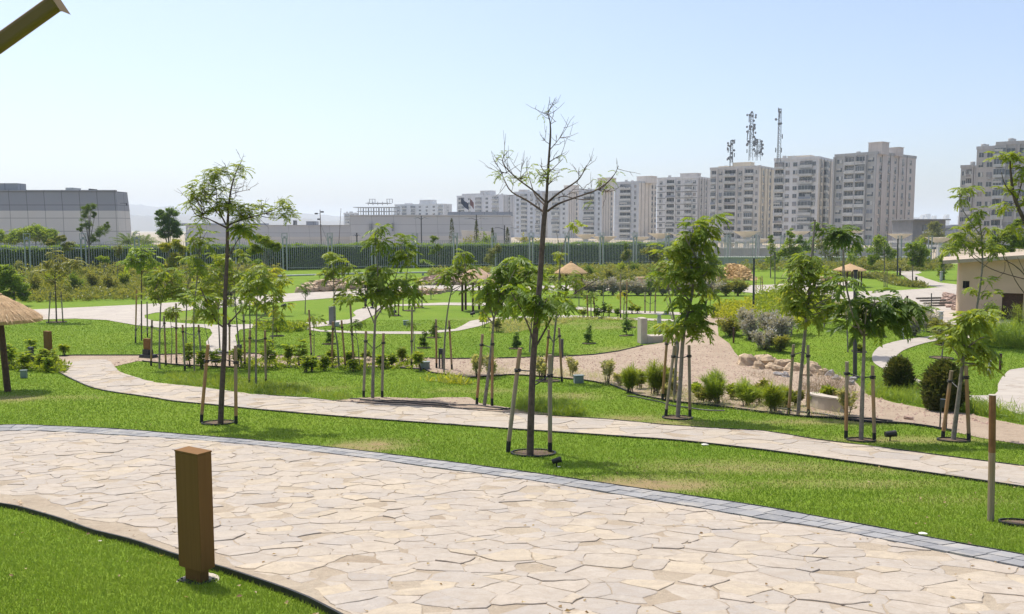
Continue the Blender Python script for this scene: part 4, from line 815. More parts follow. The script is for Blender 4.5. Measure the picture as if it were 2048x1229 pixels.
# ------------------------------------------------------------------ shrubs
ORD = ['first','second','third','fourth','fifth','sixth','seventh','eighth','ninth','tenth','eleventh','twelfth','thirteenth','fourteenth','fifteenth','sixteenth','seventeenth','eighteenth','nineteenth','twentieth','twenty-first','twenty-second','twenty-third','twenty-fourth']
def shrub(px, py, hp, wp, label, leaf, kind='feather', group='shrubs', n=260, D=None, name='shrub', L=None):
    T = Tree((px, py), label, 'shrub', name, D=D, group=group); k = T.k; H = hp*k; Wd = wp*k/2
    w0_ = Wd; Wd = Wd*RS.uniform(.9,1.2); ns = {'feather': 11, 'whorl': 5, 'silver': 12, 'wispy': 6, 'cone': 1}[kind]
    if kind == 'cone':
        T.w.tube([[0,0,-.05],[0,0,H*.8]], [.03,.01], 5)
        for i in range(int(n)):
            t = RS.rand()**.8; a = RS.rand()*6.283; r = Wd*(math.sin(math.pi*min(1,.12+t*.88))**.6)*RS.uniform(.7,1)*(1+.15*math.sin(a*3+t*9))
            nn = 10; c = np.array([math.cos(a)*r, math.sin(a)*r, t*H])
            scatter(T.l, 'leaf', c+RS.normal(0,.05,(nn,3)), a+RS.normal(0,.6,nn), RS.uniform(.5,1.4,nn), .11*RS.uniform(.7,1.2,nn), RS.uniform(-1,1,nn), np.full(nn, RS.rand()))
    else:
        for i in range(ns):
            a = RS.rand()*6.283; rr = Wd*RS.uniform(.15,1.); h = H*RS.uniform(.6,1.05)*(1-.25*(rr/Wd)**2)
            b = np.array([RS.normal(0,.04), RS.normal(0,.04), -.03]); e = np.array([math.cos(a)*rr, math.sin(a)*rr, h]); s = arc(b, e, .06, 6, .012*H)
            T.w.tube(s, np.linspace(.014,.004,6)*max(1,H), 4, cap=False)
            m = max(4, int(n/ns))
            if kind in ('feather', 'wispy', 'silver'):
                t = RS.uniform(.28 if kind != 'wispy' else .4, 1.05, m); p = np.array([np.interp(t, np.linspace(0,1,6), s[:,q]) for q in range(3)]).T+RS.normal(0, H*(.055 if kind != 'silver' else .09), (m,3))
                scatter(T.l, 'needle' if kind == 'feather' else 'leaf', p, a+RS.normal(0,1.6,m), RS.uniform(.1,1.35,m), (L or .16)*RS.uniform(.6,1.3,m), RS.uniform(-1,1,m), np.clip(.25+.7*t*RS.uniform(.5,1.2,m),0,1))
            else:
                for q in np.linspace(.55,1,3):
                    c = np.array([np.interp(q, np.linspace(0,1,6), s[:,w_]) for w_ in range(3)]); nn = 11
                    scatter(T.l, 'leaf', c+RS.normal(0,.015,(nn,3)), np.arange(nn)*.9+RS.rand(), RS.uniform(-.2,.8,nn), (L or .15)*RS.uniform(.8,1.2,nn), RS.uniform(-.3,.3,nn))
    t = T.w.build('stem', M['bark'], T.root, smooth=True); T.l.build('foliage', M[leaf], T.root)
    return T.root
fe = [(1435,808,62,58,'leaf_bright'),(1496,812,48,46,'leaf_bright'),(1545,824,56,40,'leaf'),(1312,790,64,42,'leaf'),(1259,786,48,26,'leaf'),(1566,815,36,26,'leaf')]
for i, (x, y, h, w_, lf) in enumerate(fe): shrub(x, y, h, w_, f'{ORD[i]} of the feathery green bushes along the near edge of the sand, by height order' if False else ['tallest feathery lime bush by the sandy track, below the boulders','feathery lime bush between the tallest lime bush and the boulders','bushy green shrub just left of the slim sapling by the rocks','dense dark-based bush behind the tall leafy sapling','light green bush second left of the tall leafy sapling','low leafy bush right beside the slim sapling by the rocks'][i], lf, 'feather', 'feathery bushes along the sandy track', 2400, L=.20)
for i, (x, y, h, w_) in enumerate([(1216,768,50,30),(1143,752,36,28),(1084,762,44,30),(1240,772,24,18),(1330,800,30,24),(985,758,46,34),(955,756,44,30),(1690,832,54,40),(1345,792,40,24)]):
    shrub(x, y, h, w_, f'wispy pale grey-green shrub at the sand edge, {ORD[sorted([1216,1143,1084,1240,1330,985,955,1690,1345]).index(x)]} from the left', 'leaf_pale', 'wispy', 'wispy pale shrubs at the sand edge', 480, L=.10)
wh = [(20,738,50,30),(48,742,46,24),(85,738,40,26),(96,745,30,20),(108,736,34,22),(130,712,26,20),(60,710,30,22),(380,735,50,24),(402,738,34,22),(432,735,34,24),(475,736,44,26),(535,738,58,40),(577,732,46,26),(600,736,62,24),(610,745,30,20),(624,744,28,22),(650,742,30,16),(662,730,34,20),(700,726,24,16),(706,744,26,18),(732,722,20,16),(763,738,28,20),(784,735,26,16),(803,728,34,14)]
for i, (x, y, h, w_) in enumerate(wh):
    shrub(x, y, h, w_, f'small glossy whorl-leaved shrub in the sand strip, {ORD[sorted(q[0] for q in wh).index(x)]} from the left', 'leaf' if i % 3 else 'leaf_bright', 'whorl', 'whorl-leaved shrubs in the sand strip', 60, L=.17)
for i, (x, y, h, w_) in enumerate([(840,742,42,30),(1168,636,22,18),(1195,637,24,16),(1205,637,34,20),(1217,634,24,14),(1236,632,14,10),(995,665,28,22),(968,655,30,26),(1264,628,20,16),(1275,627,14,10)]):
    shrub(x, y, h, w_, ['dark bush against the green utility box','low bush left of the square-staked sapling','round bush touching the square-staked sapling','tallest dark bush on the small dry bed','bush beside the tallest dark bush on the dry bed','tiny round plant at the edge of the dry bed','grey-green bush at the bright sapling foot','yellowish bush on the dry bed left of the tallest tree','small leafy bush behind the concrete bench','tiny bush right behind the concrete bench'][i], ['leaf','leaf','leaf_dark','leaf_dark','leaf','leaf_dark','leaf_olive','leaf_yel','leaf','leaf'][i], 'whorl', 'small bushes on the beds', 90, L=.18)
for i, x in enumerate([1158,1180,1203,1226,1250,1275,1300,1325,1350,1374,1398,1425,1452,1476]):
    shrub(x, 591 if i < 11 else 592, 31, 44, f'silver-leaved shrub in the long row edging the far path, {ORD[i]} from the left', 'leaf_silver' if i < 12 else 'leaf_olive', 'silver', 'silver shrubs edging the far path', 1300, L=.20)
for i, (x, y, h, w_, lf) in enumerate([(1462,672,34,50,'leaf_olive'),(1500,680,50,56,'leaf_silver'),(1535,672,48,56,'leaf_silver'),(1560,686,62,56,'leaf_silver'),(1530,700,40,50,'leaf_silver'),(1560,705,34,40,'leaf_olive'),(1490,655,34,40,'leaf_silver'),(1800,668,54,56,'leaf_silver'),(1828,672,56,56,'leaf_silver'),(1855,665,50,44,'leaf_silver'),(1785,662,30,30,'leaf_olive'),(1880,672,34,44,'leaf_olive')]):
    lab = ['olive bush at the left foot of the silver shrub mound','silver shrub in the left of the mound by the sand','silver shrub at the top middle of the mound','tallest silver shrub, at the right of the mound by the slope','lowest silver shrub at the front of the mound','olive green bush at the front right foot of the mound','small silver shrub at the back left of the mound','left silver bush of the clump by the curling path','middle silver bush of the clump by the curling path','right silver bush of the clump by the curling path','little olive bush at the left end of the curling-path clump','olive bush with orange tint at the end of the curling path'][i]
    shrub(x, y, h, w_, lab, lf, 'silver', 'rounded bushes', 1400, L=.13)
shrub(1797,788,66,44,'dark egg-shaped conifer left of the curling path fork','leaf_deep','cone','dark conifers',700, name='conifer_bush')
shrub(1885,822,92,56,'largest dark conifer, partly rust-brown, behind the leaning right sapling','leaf_deep','cone','dark conifers',1200, name='conifer_bush')
shrub(2048,640,78,60,'leafy bush in front of the hut wall at the right edge','leaf','feather','rounded bushes',1500, D=38, L=.2)
shrub(1983,648,42,34,'small dark bush at the base of the hut wall','leaf_dark','silver','rounded bushes',700, L=.16)
for i, x in enumerate([904,953,985,1015]): shrub(x, 552, [84,80,66,66][i], [9,9,6,7][i], ['tall thin cypress in front of the angular white hall, leftmost','cypress beside the lamp post with raised arms','smallest cypress before the white sloping wall','cypress at the right corner of the cladded hall'][i], 'leaf_deep', 'cone', 'slim cypress trees', 400, D=150, name='cypress')
for i, (x, h, w_, lf) in enumerate([(937,46,22,'leaf_olive'),(968,56,24,'leaf_dark'),(1050,50,22,'leaf_olive'),(1075,46,18,'leaf_olive')]):
    T = shrub(x, 545, h, w_, ['rounded grey-green tree top above the hedge, left of the cypress','dark domed tree top between two cypresses above the hedge','domed tree top in front of a cream canopy above the hedge','small tree top left of the tallest tree above the hedge'][i], lf, 'silver', 'tree tops above the hedge', 700, D=145, L=.5, name='tree')
    T['category'] = 'tree'
for i, (x, y, h, w_) in enumerate([(70,588,40,36),(105,580,36,34),(150,585,40,40),(185,578,30,30),(218,584,34,34),(248,575,30,26),(300,582,36,36),(345,588,34,34),(395,590,40,36),(425,582,34,30),(505,576,30,30),(40,580,40,34)]):
    shrub(x, y, h, w_, f'loose leafy shrub in the weedy bed before the left fence, {ORD[sorted([70,105,150,185,218,248,300,345,395,425,505,40]).index(x)]} from the left', ['leaf_olive','leaf','leaf_dark','leaf_olive'][i%4], 'silver', 'loose shrubs before the left fence', 700, L=.22)
for i, (x, y, h, w_) in enumerate([(1075,560,26,28),(1100,566,28,26),(1180,560,26,30),(1215,566,30,30),(1240,555,30,24),(1270,552,26,26),(1320,556,30,28),(1360,562,30,28),(1390,556,34,26)]):
    shrub(x, y, h, w_, f'loose green shrub in the bed behind the silver row, {ORD[i]} from the left', ['leaf_olive','leaf','leaf_dark'][i%3], 'silver', 'loose shrubs behind the silver row', 500, L=.26)
for i, (x, y, h, w_, lf) in enumerate([(1280,778,34,40,'leaf'),(1338,786,50,52,'leaf_olive'),(1395,792,22,36,'leaf_bright'),(1412,806,30,30,'leaf_olive'),(1462,800,26,44,'leaf'),(1520,806,48,40,'leaf_olive'),(1655,806,30,30,'leaf'),(1632,815,22,24,'leaf_dark'),(1590,812,30,30,'leaf_olive')]):
    shrub(x, y, h, w_, f'straggly loose bush among the feathery bushes on the sand edge, {ORD[sorted([1280,1338,1395,1412,1462,1520,1655,1632,1590]).index(x)]} from the left', lf, 'wispy', 'straggly bushes at the sand edge', 1000, L=.11)
# date palm behind the hedge
def palm(px, py, D, hp, label):
    b = W(px, py, D); b.z = float(zg(b.x, b.y)); o = tag(empty('palm_tree', b), label, 'palm tree'); k = D/F; top = W(px, py-hp, D).z-b.z
    mb = MB(); mb.tube([[0,0,-.1],[0,0,top*.5],[0,0,top]], [.32,.28,.25], 10); mb.build('trunk', M['bark'], o)
    lf = MB()
    for i in range(46):
        a = RS.rand()*6.283; e = RS.uniform(.15,1.35); L = 4.2*RS.uniform(.8,1.1); t = np.linspace(0,1,9); r = L*t*math.cos(e)*1.0; z = top+L*(t*math.sin(e)-.42*t*t)
        s = np.column_stack([np.cos(a)*r, np.sin(a)*r, z]); lf.tube(s, np.linspace(.035,.012,9), 3, cap=False)
        m = 80; tt = RS.uniform(.2,1,m); p = np.array([np.interp(tt, t, s[:,q]) for q in range(3)]).T
        scatter(lf, 'needle', p, a+np.where(RS.rand(m)<.5,1,-1)*RS.uniform(.5,.9,m), RS.uniform(-.3,.6,m), .75*(1-.4*tt), RS.uniform(-1,1,m))
    lf.build('fronds', M['leaf_dark'], o)
palm(262, 552, 150, 62, 'date palm with spiky fronds behind the hedge, beside the grey hall')
palm(290, 552, 160, 58, 'second palm head, smaller, right of the date palm behind the hedge')

# ------------------------------------------------------------------ fence and hedge
FA = W(-60, 552, 101.0); FB = W(1530, 527, 147.0)
def fence():
    A = Vector((FA.x, FA.y, 0)); B = Vector((FB.x, FB.y, 0)); L = (B-A).length; u = (B-A)/L; ang = math.atan2(u.y, u.x)
    z0 = float(zg(A.x, A.y)); o = tag(empty('fence', (A.x, A.y, 0), ang), 'grey metal picket fence with lantern-topped twin pillars in front of the long hedge', 'fence')
    nb = int(L/6.1); mb = MB(); x = 0
    for i in range(nb+1):
        zb = float(zg(*(A+u*i*6.1)[:2])); mb = MB()
        for s in (-.26,.26): mb.box((s,0,zb+2.15),(.16,.34,4.3)); 
        mb.box((0,0,zb+3.55),(.36,.1,.12)); mb.box((0,0,zb+4.34),(.78,.44,.08)); mb.box((0,0,zb+5.02),(.78,.44,.07))
        for s in (-.34,.34):
            for q in (-.17,.17): mb.box((s,q,zb+4.68),(.06,.06,.64))
        mb.box((0,0,zb+4.5),(.3,.2,.24)); mb.build('post', M['fence'], o).location.x = i*6.1
    for i in range(nb):
        zb = float(zg(*(A+u*(i+.5)*6.1)[:2])); mb = MB(); n = 19
        for k in range(n): mb.box((i*6.1+.62+k*(4.9/(n-1)),0,zb+1.98),(.05,.05,3.75)); mb.add(np.array([[i*6.1+.62+k*(4.9/(n-1))+a,b,zb+c] for a,b,c in ((-.025,-.025,3.856),(.025,-.025,3.856),(.025,.025,3.856),(-.025,.025,3.856),(0,0,4.02))]), [[0,1,4],[1,2,4],[2,3,4],[3,0,4]])
        for z in (.35,3.3): mb.box((i*6.1+3.07,.062,zb+z),(5.35,.06,.07))
        mb.build('railing', M['fence'], o)
    # low grey pipe in front
    return A, u, L
A_, u_, L_ = fence()
def hedge():
    mb = MB(); nrm = Vector((-u_.y, u_.x, 0)); n = 46000; L = L_-12
    s = RS.uniform(0, L, n); side = RS.rand(n); H = 3.25+.10*np.sin(s*.7)+.08*np.sin(s*2.3); d = 1.7
    off = np.where(side < .55, 0, RS.uniform(0,2.0,n)); h = np.where(side < .55, RS.uniform(.1,1,n)*H, H)+RS.normal(0,.07,n); off = off+RS.normal(0,.08,n)+d
    x = A_.x+u_.x*s+nrm.x*off; y = A_.y+u_.y*s+nrm.y*off; z = zg(x, y)+h
    g = Vector((A_.x, A_.y, float(zg(A_.x, A_.y)))); p = np.column_stack([x,y,z])-np.array(g)
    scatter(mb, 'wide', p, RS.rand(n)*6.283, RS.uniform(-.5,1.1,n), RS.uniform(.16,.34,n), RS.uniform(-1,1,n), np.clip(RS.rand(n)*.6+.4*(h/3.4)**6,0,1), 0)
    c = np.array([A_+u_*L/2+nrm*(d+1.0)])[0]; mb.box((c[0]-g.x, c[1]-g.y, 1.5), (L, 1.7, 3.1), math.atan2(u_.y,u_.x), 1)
    o = mb.build('hedge', [M['hedge'], M['core']]); o.location = g; tag(o, 'long clipped dark green hedge with a sunlit top behind the metal fence', 'hedge')
hedge()
# paler continuation of the fence on the right, with grey walls and terraces behind
def fence2():
    A = W(1452, 530, 128); B = W(1905, 520, 120); A.z = B.z = 0; L = (B-A).length; u = (B-A)/L
    o = tag(empty('fence', (A.x, A.y, 0), math.atan2(u.y,u.x)), 'pale see-through metal fence on the right, in front of the terraced grey walls', 'fence')
    n = int(L/4)
    for i in range(n+1):
        mb = MB(); 
        for s in (-.22,.22): mb.box((i*4+s,0,2.3),(.12,.2,4.6))
        mb.box((i*4,0,4.62),(.7,.3,.07)); mb.build('post', M['fence'], o)
    mb = MB()
    for k in range(int(L/.32)): mb.box((k*.32,.0,1.9),(.035,.035,3.6))
    for z in (.3,3.5): mb.box((L/2,.05,z),(L,.05,.06))
    mb.build('railing', M['fence'], o)
fence2()
for (px, py, D, wpx, hm, lab, nm, cat) in [(1640,512,134,440,.55,'long low grey retaining wall at the foot of the cream canopies','retaining_wall','wall'),(1620,497,150,480,1.1,'upper pale grey terrace wall behind the low retaining wall','terrace_wall','wall')]:
    b = W(px, py, D); o = tag(empty(nm, (b.x, b.y, 0)), lab, cat); mb = MB(); Wd = wpx/F*D
    mb.box((0,0,hm),(Wd,.5,hm*2)); mb.build('wall', mat('wall_grey_'+nm, (.40,.39,.37), (.34,.33,.31), .6, .9), o)
    mb = MB(); mb.box((0,-.05,hm*2+.11),(Wd,.8,.2)); mb.build('coping', M['white'], o)

# ------------------------------------------------------------------ cream canopies
def canopy_obj(cx, ty, hw, D, label, bare=False):
    k = D/F; t = W(cx, ty, D); o = tag(empty('canopy', (t.x, t.y, float(zg(t.x,t.y))), .35), label, 'canopy', 'cream inverted-pyramid canopies')
    z = t.z-float(zg(t.x,t.y)); s = hw*k*.80; h = s*.62; mb = MB(); c = .26*s
    V = [[-s,-s,z],[s,-s,z],[s,s,z],[-s,s,z],[-c,-c,z-h],[c,-c,z-h],[c,c,z-h],[-c,c,z-h],[-s*.93,-s*.93,z],[s*.93,-s*.93,z],[s*.93,s*.93,z],[-s*.93,s*.93,z],[-c,-c,z-h*.85],[c,-c,z-h*.85],[c,c,z-h*.85],[-c,c,z-h*.85]]
    mb.add(V, [[0,1,5,4],[1,2,6,5],[2,3,7,6],[3,0,4,7],[4,5,6,7],[0,1,9,8],[1,2,10,9],[2,3,11,10],[3,0,8,11],[8,9,13,12],[9,10,14,13],[10,11,15,14],[11,8,12,15],[12,13,14,15]]); mb.build('roof', M['canopy'], o)
    q = s*.72; zb = z-h-.55
    mb = MB()
    for a in (-1,1): mb.box((0,a*q,zb),(2*q+.5,.4,.4)); mb.box((a*q,0,zb+.002),(.4,2*q-.4,.396))
    for a in (-1,1): mb.box((0,a*c*.8,zb+.36),(c*2.2,.2,.32))
    mb.build('beam', M['white'], o)
    for a in (-1,1):
        for b in (-1,1):
            mb = MB(); mb.box((a*q,b*q,(zb-.2)/2),(.42,.42,zb-.2)); mb.build('column', M['white'], o)
CN = [(1049,475,22),(1171,469,20),(1209,473,24),(1248,484,15),(1281,474,18),(1320,467,22),(1362,469,16),(1431,472,16),(1461,485,17),(1493,463,24),(1518,478,19),(1601,463,17),(1712,460,15),(1800,468,21),(1878,475,23)]
for i, (cx, ty, hw) in enumerate(CN):
    canopy_obj(cx, ty, hw, min(235, max(158, 172*21/hw)), f'cream inverted-pyramid canopy on square columns, {ORD[i]} of fifteen from the left')

# ------------------------------------------------------------------ thatched shelters
def thatch(cx, apex, rim, hw, D, posts, label, layers=2, matn='thatch', cat='gazebo', name='thatched_gazebo', base_py=None, fr=.05, central=False):
    k = D/F; a = W(cx, apex, D); z0 = float(zg(a.x, a.y)); o = tag(empty(name, (a.x, a.y, z0)), label, cat, None)
    za = a.z-z0; zr = W(cx, rim, D).z-z0; R = hw*k; n = 40; mb = MB()
    H = za-zr
    for li in range(layers):
        t0 = li/layers; t1 = (li+1)/layers+(.10 if li < layers-1 else 0)
        r0 = R*t0*.97+.02; r1 = R*t1*.97; z0_ = za-H*t0**1.05+.02+.035*(layers-li); z1 = za-H*t1**1.05-.02+.05*(layers-1-li)
        prof = [(r0, z0_), ((r0+r1)/2, (z0_+z1)/2+.05*H), (r1, z1), (r1*.985, z1-.09), (max(r0,.02), z0_-.12)]
        mb.lathe(prof, (0,0,0), n)
        # hanging straws
        m = int(420*R*(li+1)/layers); an = RS.rand(m)*6.283; r = r1*RS.uniform(.80,1.0,m); zz = z1+(r1-r)/max(r1-r0,.1)*(z0_-z1)+.02
        p = np.column_stack([np.cos(an)*r, np.sin(an)*r, zz]); scatter(mb, 'needle', p, an+RS.normal(0,.15,m), RS.uniform(-.85,-.35,m)+.25, (.18+.12*R/2)*RS.uniform(.6,1.2,m), None, RS.rand(m))
    mb.lathe([(0,za+.16),(.10,za+.12),(.13,za),(.16,za-.08)], (0,0,0), 12)
    mb.build('roof', M[matn], o)
    if central:
        b = P(base_py[0], base_py[1]); mb = MB(); mb.tube([[b.x-a.x,b.y-a.y,b.z-z0-.1],[0,0,za-.1]], [.085,.075], 12); mb.build('post', M['post_brown'], o)
        mb = MB()
        for i in range(8): an = i*math.pi/4+.2; mb.tube([[0,0,zr-.15],[math.cos(an)*R*.9, math.sin(an)*R*.9, zr-.02]], .02, 5)
        mb.build('rib', M['post_brown'], o)
    else:
        for i in range(posts):
            an = 2*math.pi*i/posts+.35; x, y = math.cos(an)*R*.72, math.sin(an)*R*.72; zb = float(zg(a.x+x, a.y+y))-z0
            mb = MB(); mb.tube([[x,y,zb-.1],[x,y,zr+.1]], .075, 8); mb.build('post', M['post_brown'], o)
        mb = MB(); t = np.linspace(0,2*math.pi,25); mb.tube(np.column_stack([np.cos(t)*R*.72, np.sin(t)*R*.72, np.full(25, zr+.02)]), .06, 5); mb.build('ring_beam', M['post_brown'], o)
    return o
b = P(15, 783); thatch(-4, 597, 636, 80, b.y, 1, 'near thatched parasol with one brown post at the left edge', 3, 'thatch', 'parasol', 'thatched_parasol', (16,784), central=True)
g = P(1145, 594); thatch(1142, 527, 545, 33, g.y, 4, 'thatched gazebo with orange-gold roof in the middle of the lawn', 2)
g = P(945, 622); thatch(952, 536, 560, 40, g.y, 6, 'thatched gazebo with faded pinkish roof and dark posts, left of centre', 3, 'thatchpink')
g = P(1699, 574); thatch(1700, 530, 540, 32, g.y, 6, 'thatched gazebo with flat brown roof on the plaza at right', 2, 'thatch')

# ------------------------------------------------------------------ bollards, poles, boxes, spotlights
def at_px(base): return P(*base)
def bollard(bx, by, top, wpx, label, kind='slab', m='brown', name='bollard', cat='bollard light', rz=-.5, group='bollard lights'):
    g = P(bx, by); k = g.y/F; H = (by-top)*k; w_ = wpx*k; o = tag(empty(name, g, rz), label, cat, group)
    if kind == 'slab':
        mb = MB(); mb.box((0,0,H*.56),(w_,w_*.42,H*.88)); mb.build('head', M[m], o); mb = MB(); mb.box((0,0,H*.06-.02),(w_*.62,w_*.3,H*.12+.04)); mb.build('foot', M[m], o)
        mb = MB(); mb.box((0,0,.012),(w_*.95,w_*.7,.03)); mb.build('base_plate', M['black'], o)
    elif kind == 'open':
        mb = MB(); 
        for s in (-1,1): mb.box((s*w_*.38,0,H*.36),(w_*.18,w_*.5,H*.72))
        mb.build('leg', M[m], o); mb = MB(); mb.box((0,0,H*.86),(w_*.96,w_*.52,H*.28)); mb.build('head', M[m], o)
    elif kind == 'round':
        mb = MB(); mb.lathe([(w_*.5,-.05),(w_*.5,H*.82),(0,H*.82)],(0,0,0),14); mb.build('shaft', M[m], o); mb = MB(); mb.lathe([(0,H*.82),(w_*.42,H*.822),(w_*.42,H*.93),(w_*.62,H*.935),(w_*.62,H),(0,H+.01)],(0,0,0),14); mb.build('cap', M[m], o)
    elif kind == 'post':
        mb = MB(); mb.tube([[0,0,-.1],[0,0,H*.97]], w_/2, 10); mb.build('shaft', M[m], o); mb = MB(); mb.tube([[0,0,H*.972],[0,0,H]], w_/2*1.15, 10); mb.build('cap', M['black'], o)
    return o, g, H, w_
# the near brown bollard
g = P(395, 1163); k = g.y/F; o = tag(empty('bollard', g, math.radians(-31)), 'tall dark brown rectangular bollard in the near lawn beside the wide paved walk', 'bollard light', 'bollard lights')
Hb = (1163-887)*k; w1 = .252; d1 = .125
mb = MB(); mb.box((0,0,Hb-.004),(w1+.004,d1+.004,.012)); mb.build('cap', M['brown'], o)
for q in ((-.1,-.06),(.1,-.06),(.1,.06),(-.1,.06)): mb = MB(); mb.tube([[q[0],q[1],.01],[q[0],q[1],.03]], .008, 6); mb.build('bolt', M['dark_metal'], o)
mb = MB(); mb.box((0,0,.115+(Hb-.127)/2),(w1,d1,Hb-.127)); hd = mb.build('head', M['brown'], o)
bv = hd.modifiers.new('bevel', 'BEVEL'); bv.width = .003; bv.segments = 2
mb = MB(); mb.box((-.002,.0,.055),(w1*.66,d1*.62,.15)); mb.build('foot', M['brown'], o)
mb = MB(); mb.box((0,0,.008),(.24,.17,.02)); mb.build('base_plate', M['black'], o)
mb = MB(); mb.lathe([(.0,.006),(.155,.004),(.165,-.04)],(0,0,0),20); mb.build('concrete_pad', M['concrete'], o)
bollard(97,709,662,17,'brown rectangular bollard in the left lawn bed','slab'); 
ob, g, H, w_ = bollard(296,716,677,16,'brown bollard with its foot wrapped in black by the left path junction','slab'); mb = MB(); mb.box((0,0,H*.22),(w_*1.12,w_*.8,H*.44),taper=.95); mb.box((w_*.2,-.02,.06),(w_*2.2,w_*1.3,.14),taper=.85); mb.build('wrapping', M['black'], ob)
bollard(435,618,580,9,'small brown bollard on the far path edge beside the walking man','slab')
bollard(1567,592,571,7,'reddish-brown bollard where the far path widens','slab'); bollard(1641,626,606,8,'grey-brown bollard at the right plaza edge','slab')
bollard(63,731,694,11,'dark open-frame bollard in the whorled shrubs at left','open','dark_metal'); bollard(479,712,689,10,'dark open-frame bollard behind the feathery tree trunk','open','dark_metal'); bollard(882,738,697,9,'dark open-frame bollard between the paired stakes','open','dark_metal'); bollard(1886,858,797,15,'tall dark open-frame bollard at the right sand edge','open','dark_metal')
bollard(1124,716,678,6,'dark round post light right of the tallest tree','post','dark_metal'); bollard(1333,686,651,6,'dark round post light by the concrete bench','post','dark_metal'); bollard(1428,637,614,5,'dark short post at the top of the sandy track','post','dark_metal'); bollard(1413,636,622,5,'dark stubby post left of the short post atop the sandy track','post','dark_metal'); bollard(1363,635,625,4,'tiny dark post on the small white path end','post','dark_metal')
bollard(1318,665,628,8,'pale grey capped bollard in the lawn behind the concrete bench','round','pale_metal'); bollard(1804,678,646,8,'pale grey bollard in the silver clump by the curling path','round','pale_metal'); bollard(1881,645,623,9,'pale grey bollard near the hut foot','round','pale_metal'); bollard(1978,752,718,6,'pale slim post on the right lawn','post','pale_metal'); bollard(2000,741,707,5,'rusty slim post right of the pale slim post','post','post_brown'); bollard(1882,563,543,5,'pale bollard left of the hut, behind the sandy curve','round','pale_metal'); bollard(1832,570,554,4,'dark stub post beside the twin-stemmed tree','post','dark_metal'); bollard(1800,551,537,4,'rusty stub post at the back of the sandy curve','post','post_brown'); bollard(1814,606,592,4,'brown stub post on the plaza behind the silver clump','post','post_brown')
bollard(1467,687,655,4,'short wooden marker at the right border of the sandy track','post','post_brown')
def pole(bx, by, tx, ty, wpx, label, m='dark_metal', name='lamp_pole', cat='lamp pole', D=None, grp=None):
    g = P(bx, by) if D is None else W(bx, by, D)
    if D: g.z = float(zg(g.x, g.y))
    t = W(tx, ty, g.y)-g; r = wpx*g.y/F/2; o = tag(empty(name, g), label, cat, grp); mb = MB(); mb.tube([[0,0,-.1],t*.985], [r, r*.9], 12); mb.build('shaft', M[m], o); mb = MB(); mb.tube([t*.986, t], [r*1.08, r*1.08], 12); mb.build('cap', M['black'], o)
    mb = MB(); mb.lathe([(r*1.02,-.05),(r*1.9,-.04),(r*1.9,.03),(r*1.02,.05)],(0,0,0),14); mb.build('base_plate', M[m], o)
    return o
pole(1710,756,1711,540,8.5,'thick black lamp pole on the grassy slope, without a lamp head'); pole(1507,624,1508,517,4.5,'slim dark green lamp pole behind the silver mound'); pole(1795,546,1796,478,3,'thin black pole between leafy trees at right',D=96); pole(1579,556,1579,500,3.5,'dark pole in the pointed tree row',D=92); pole(1550,572,1550,505,2,'thin dark pole right of the slim poplar-like tree'); pole(1863,636,1863,587,2.2,'thin brown pole by the wooden steps'); pole(652,583,651,545,4.5,'dark square pole standing in the stone rockery'); pole(1628,546,1628,440,1.5,'very thin leaning dark rod above the slim sapling',D=60)
M['stake_brown'] = mat('stake_brown', (.26,.125,.05), (.16,.075,.03), 9, .85, .3)
T = Tree((1982,1043), 'lone tall weathered stake with brown top in the right foreground lawn', 'wooden stake', 'wooden_stake', group=None)
mb = MB(); a = T.p(1982,1045); m1 = T.p(1984,905); m2 = T.p(1985,791); a[2] -= .1; mb.tube([a, m1], [.033,.033], 10, mat=1); mb.tube([m1, m2], [.034,.033], 10, mat=0); mb.build('shaft', [M['stake_brown'], M['stake']], T.root); mb = MB(); mb.tube([m2, m2+np.array([0,0,.006])], .037, 10); mb.build('top', M['concrete'], T.root); ring(2038,1049,36,'the lone foreground stake at right')
def ubox(px, py, w_, h, label, m='grey_box', rz=.2):
    g = P(px, py); k = g.y/F; o = tag(empty('utility_box', g, rz), label, 'utility box', 'small utility boxes'); W_ = w_*k; H = h*k
    mb = MB(); mb.box((0,0,H*.45),(W_,W_*.7,H*.94),taper=.95); b = mb.build('body', M[m], o); bv = b.modifiers.new('bevel','BEVEL'); bv.width = .015; bv.segments = 2
    mb = MB(); mb.box((0,0,H*.95),(W_*1.06,W_*.76,H*.09)); mb.build('lid', M[m], o)
ubox(48,757,12,17,'grey-green utility box on the lawn behind the near thatched parasol'); ubox(850,739,19,16,'grey-green utility box at the sand strip beside a dark bush'); ubox(1157,767,19,17,'tilted grey-green utility box right of the tallest tree'); ubox(812,651,11,10,'small grey utility box on the middle lawn'); ubox(1333,629,9,7,'tiny grey utility box on the far right lawn'); ubox(672,653,14,9,'white utility box at the foot of the grey panel','pale_metal')
def spot(px, py, s, label, up=.3, rz=.0):
    g = P(px, py); k = g.y/F; r = s*k; o = tag(empty('spotlight', g, rz), label, 'garden spotlight', 'garden spotlights'); z = r*2.2
    mb = MB(); d = Vector((math.cos(up),0,math.sin(up))); c = Vector((0,0,z)); mb.tube([c-d*r*1.6, c+d*r*1.2, c+d*r*1.7], [r*.85, r, r*1.08], 14); mb.build('housing', M['black'], o)
    mb = MB(); mb.tube([[0,0,-.08],[0,0,z-r*.8]], r*.22, 6); mb.box((0,0,z-r*.85),(r*.7,r*.5,r*.3)); mb.build('bracket', M['black'], o)
spot(1113,934,6,'black garden spotlight in the grass beside the tallest tree'); spot(1780,882,6.5,'black drum spotlight lying on the lawn near the spreading dark sapling',.1); spot(567,618,3,'tiny black spotlight on the middle-left lawn'); spot(945,634,3,'tiny black spotlight near the posts of the left gazebo'); spot(788,631,3,'tiny black spotlight by the sapling nearest the winding path')
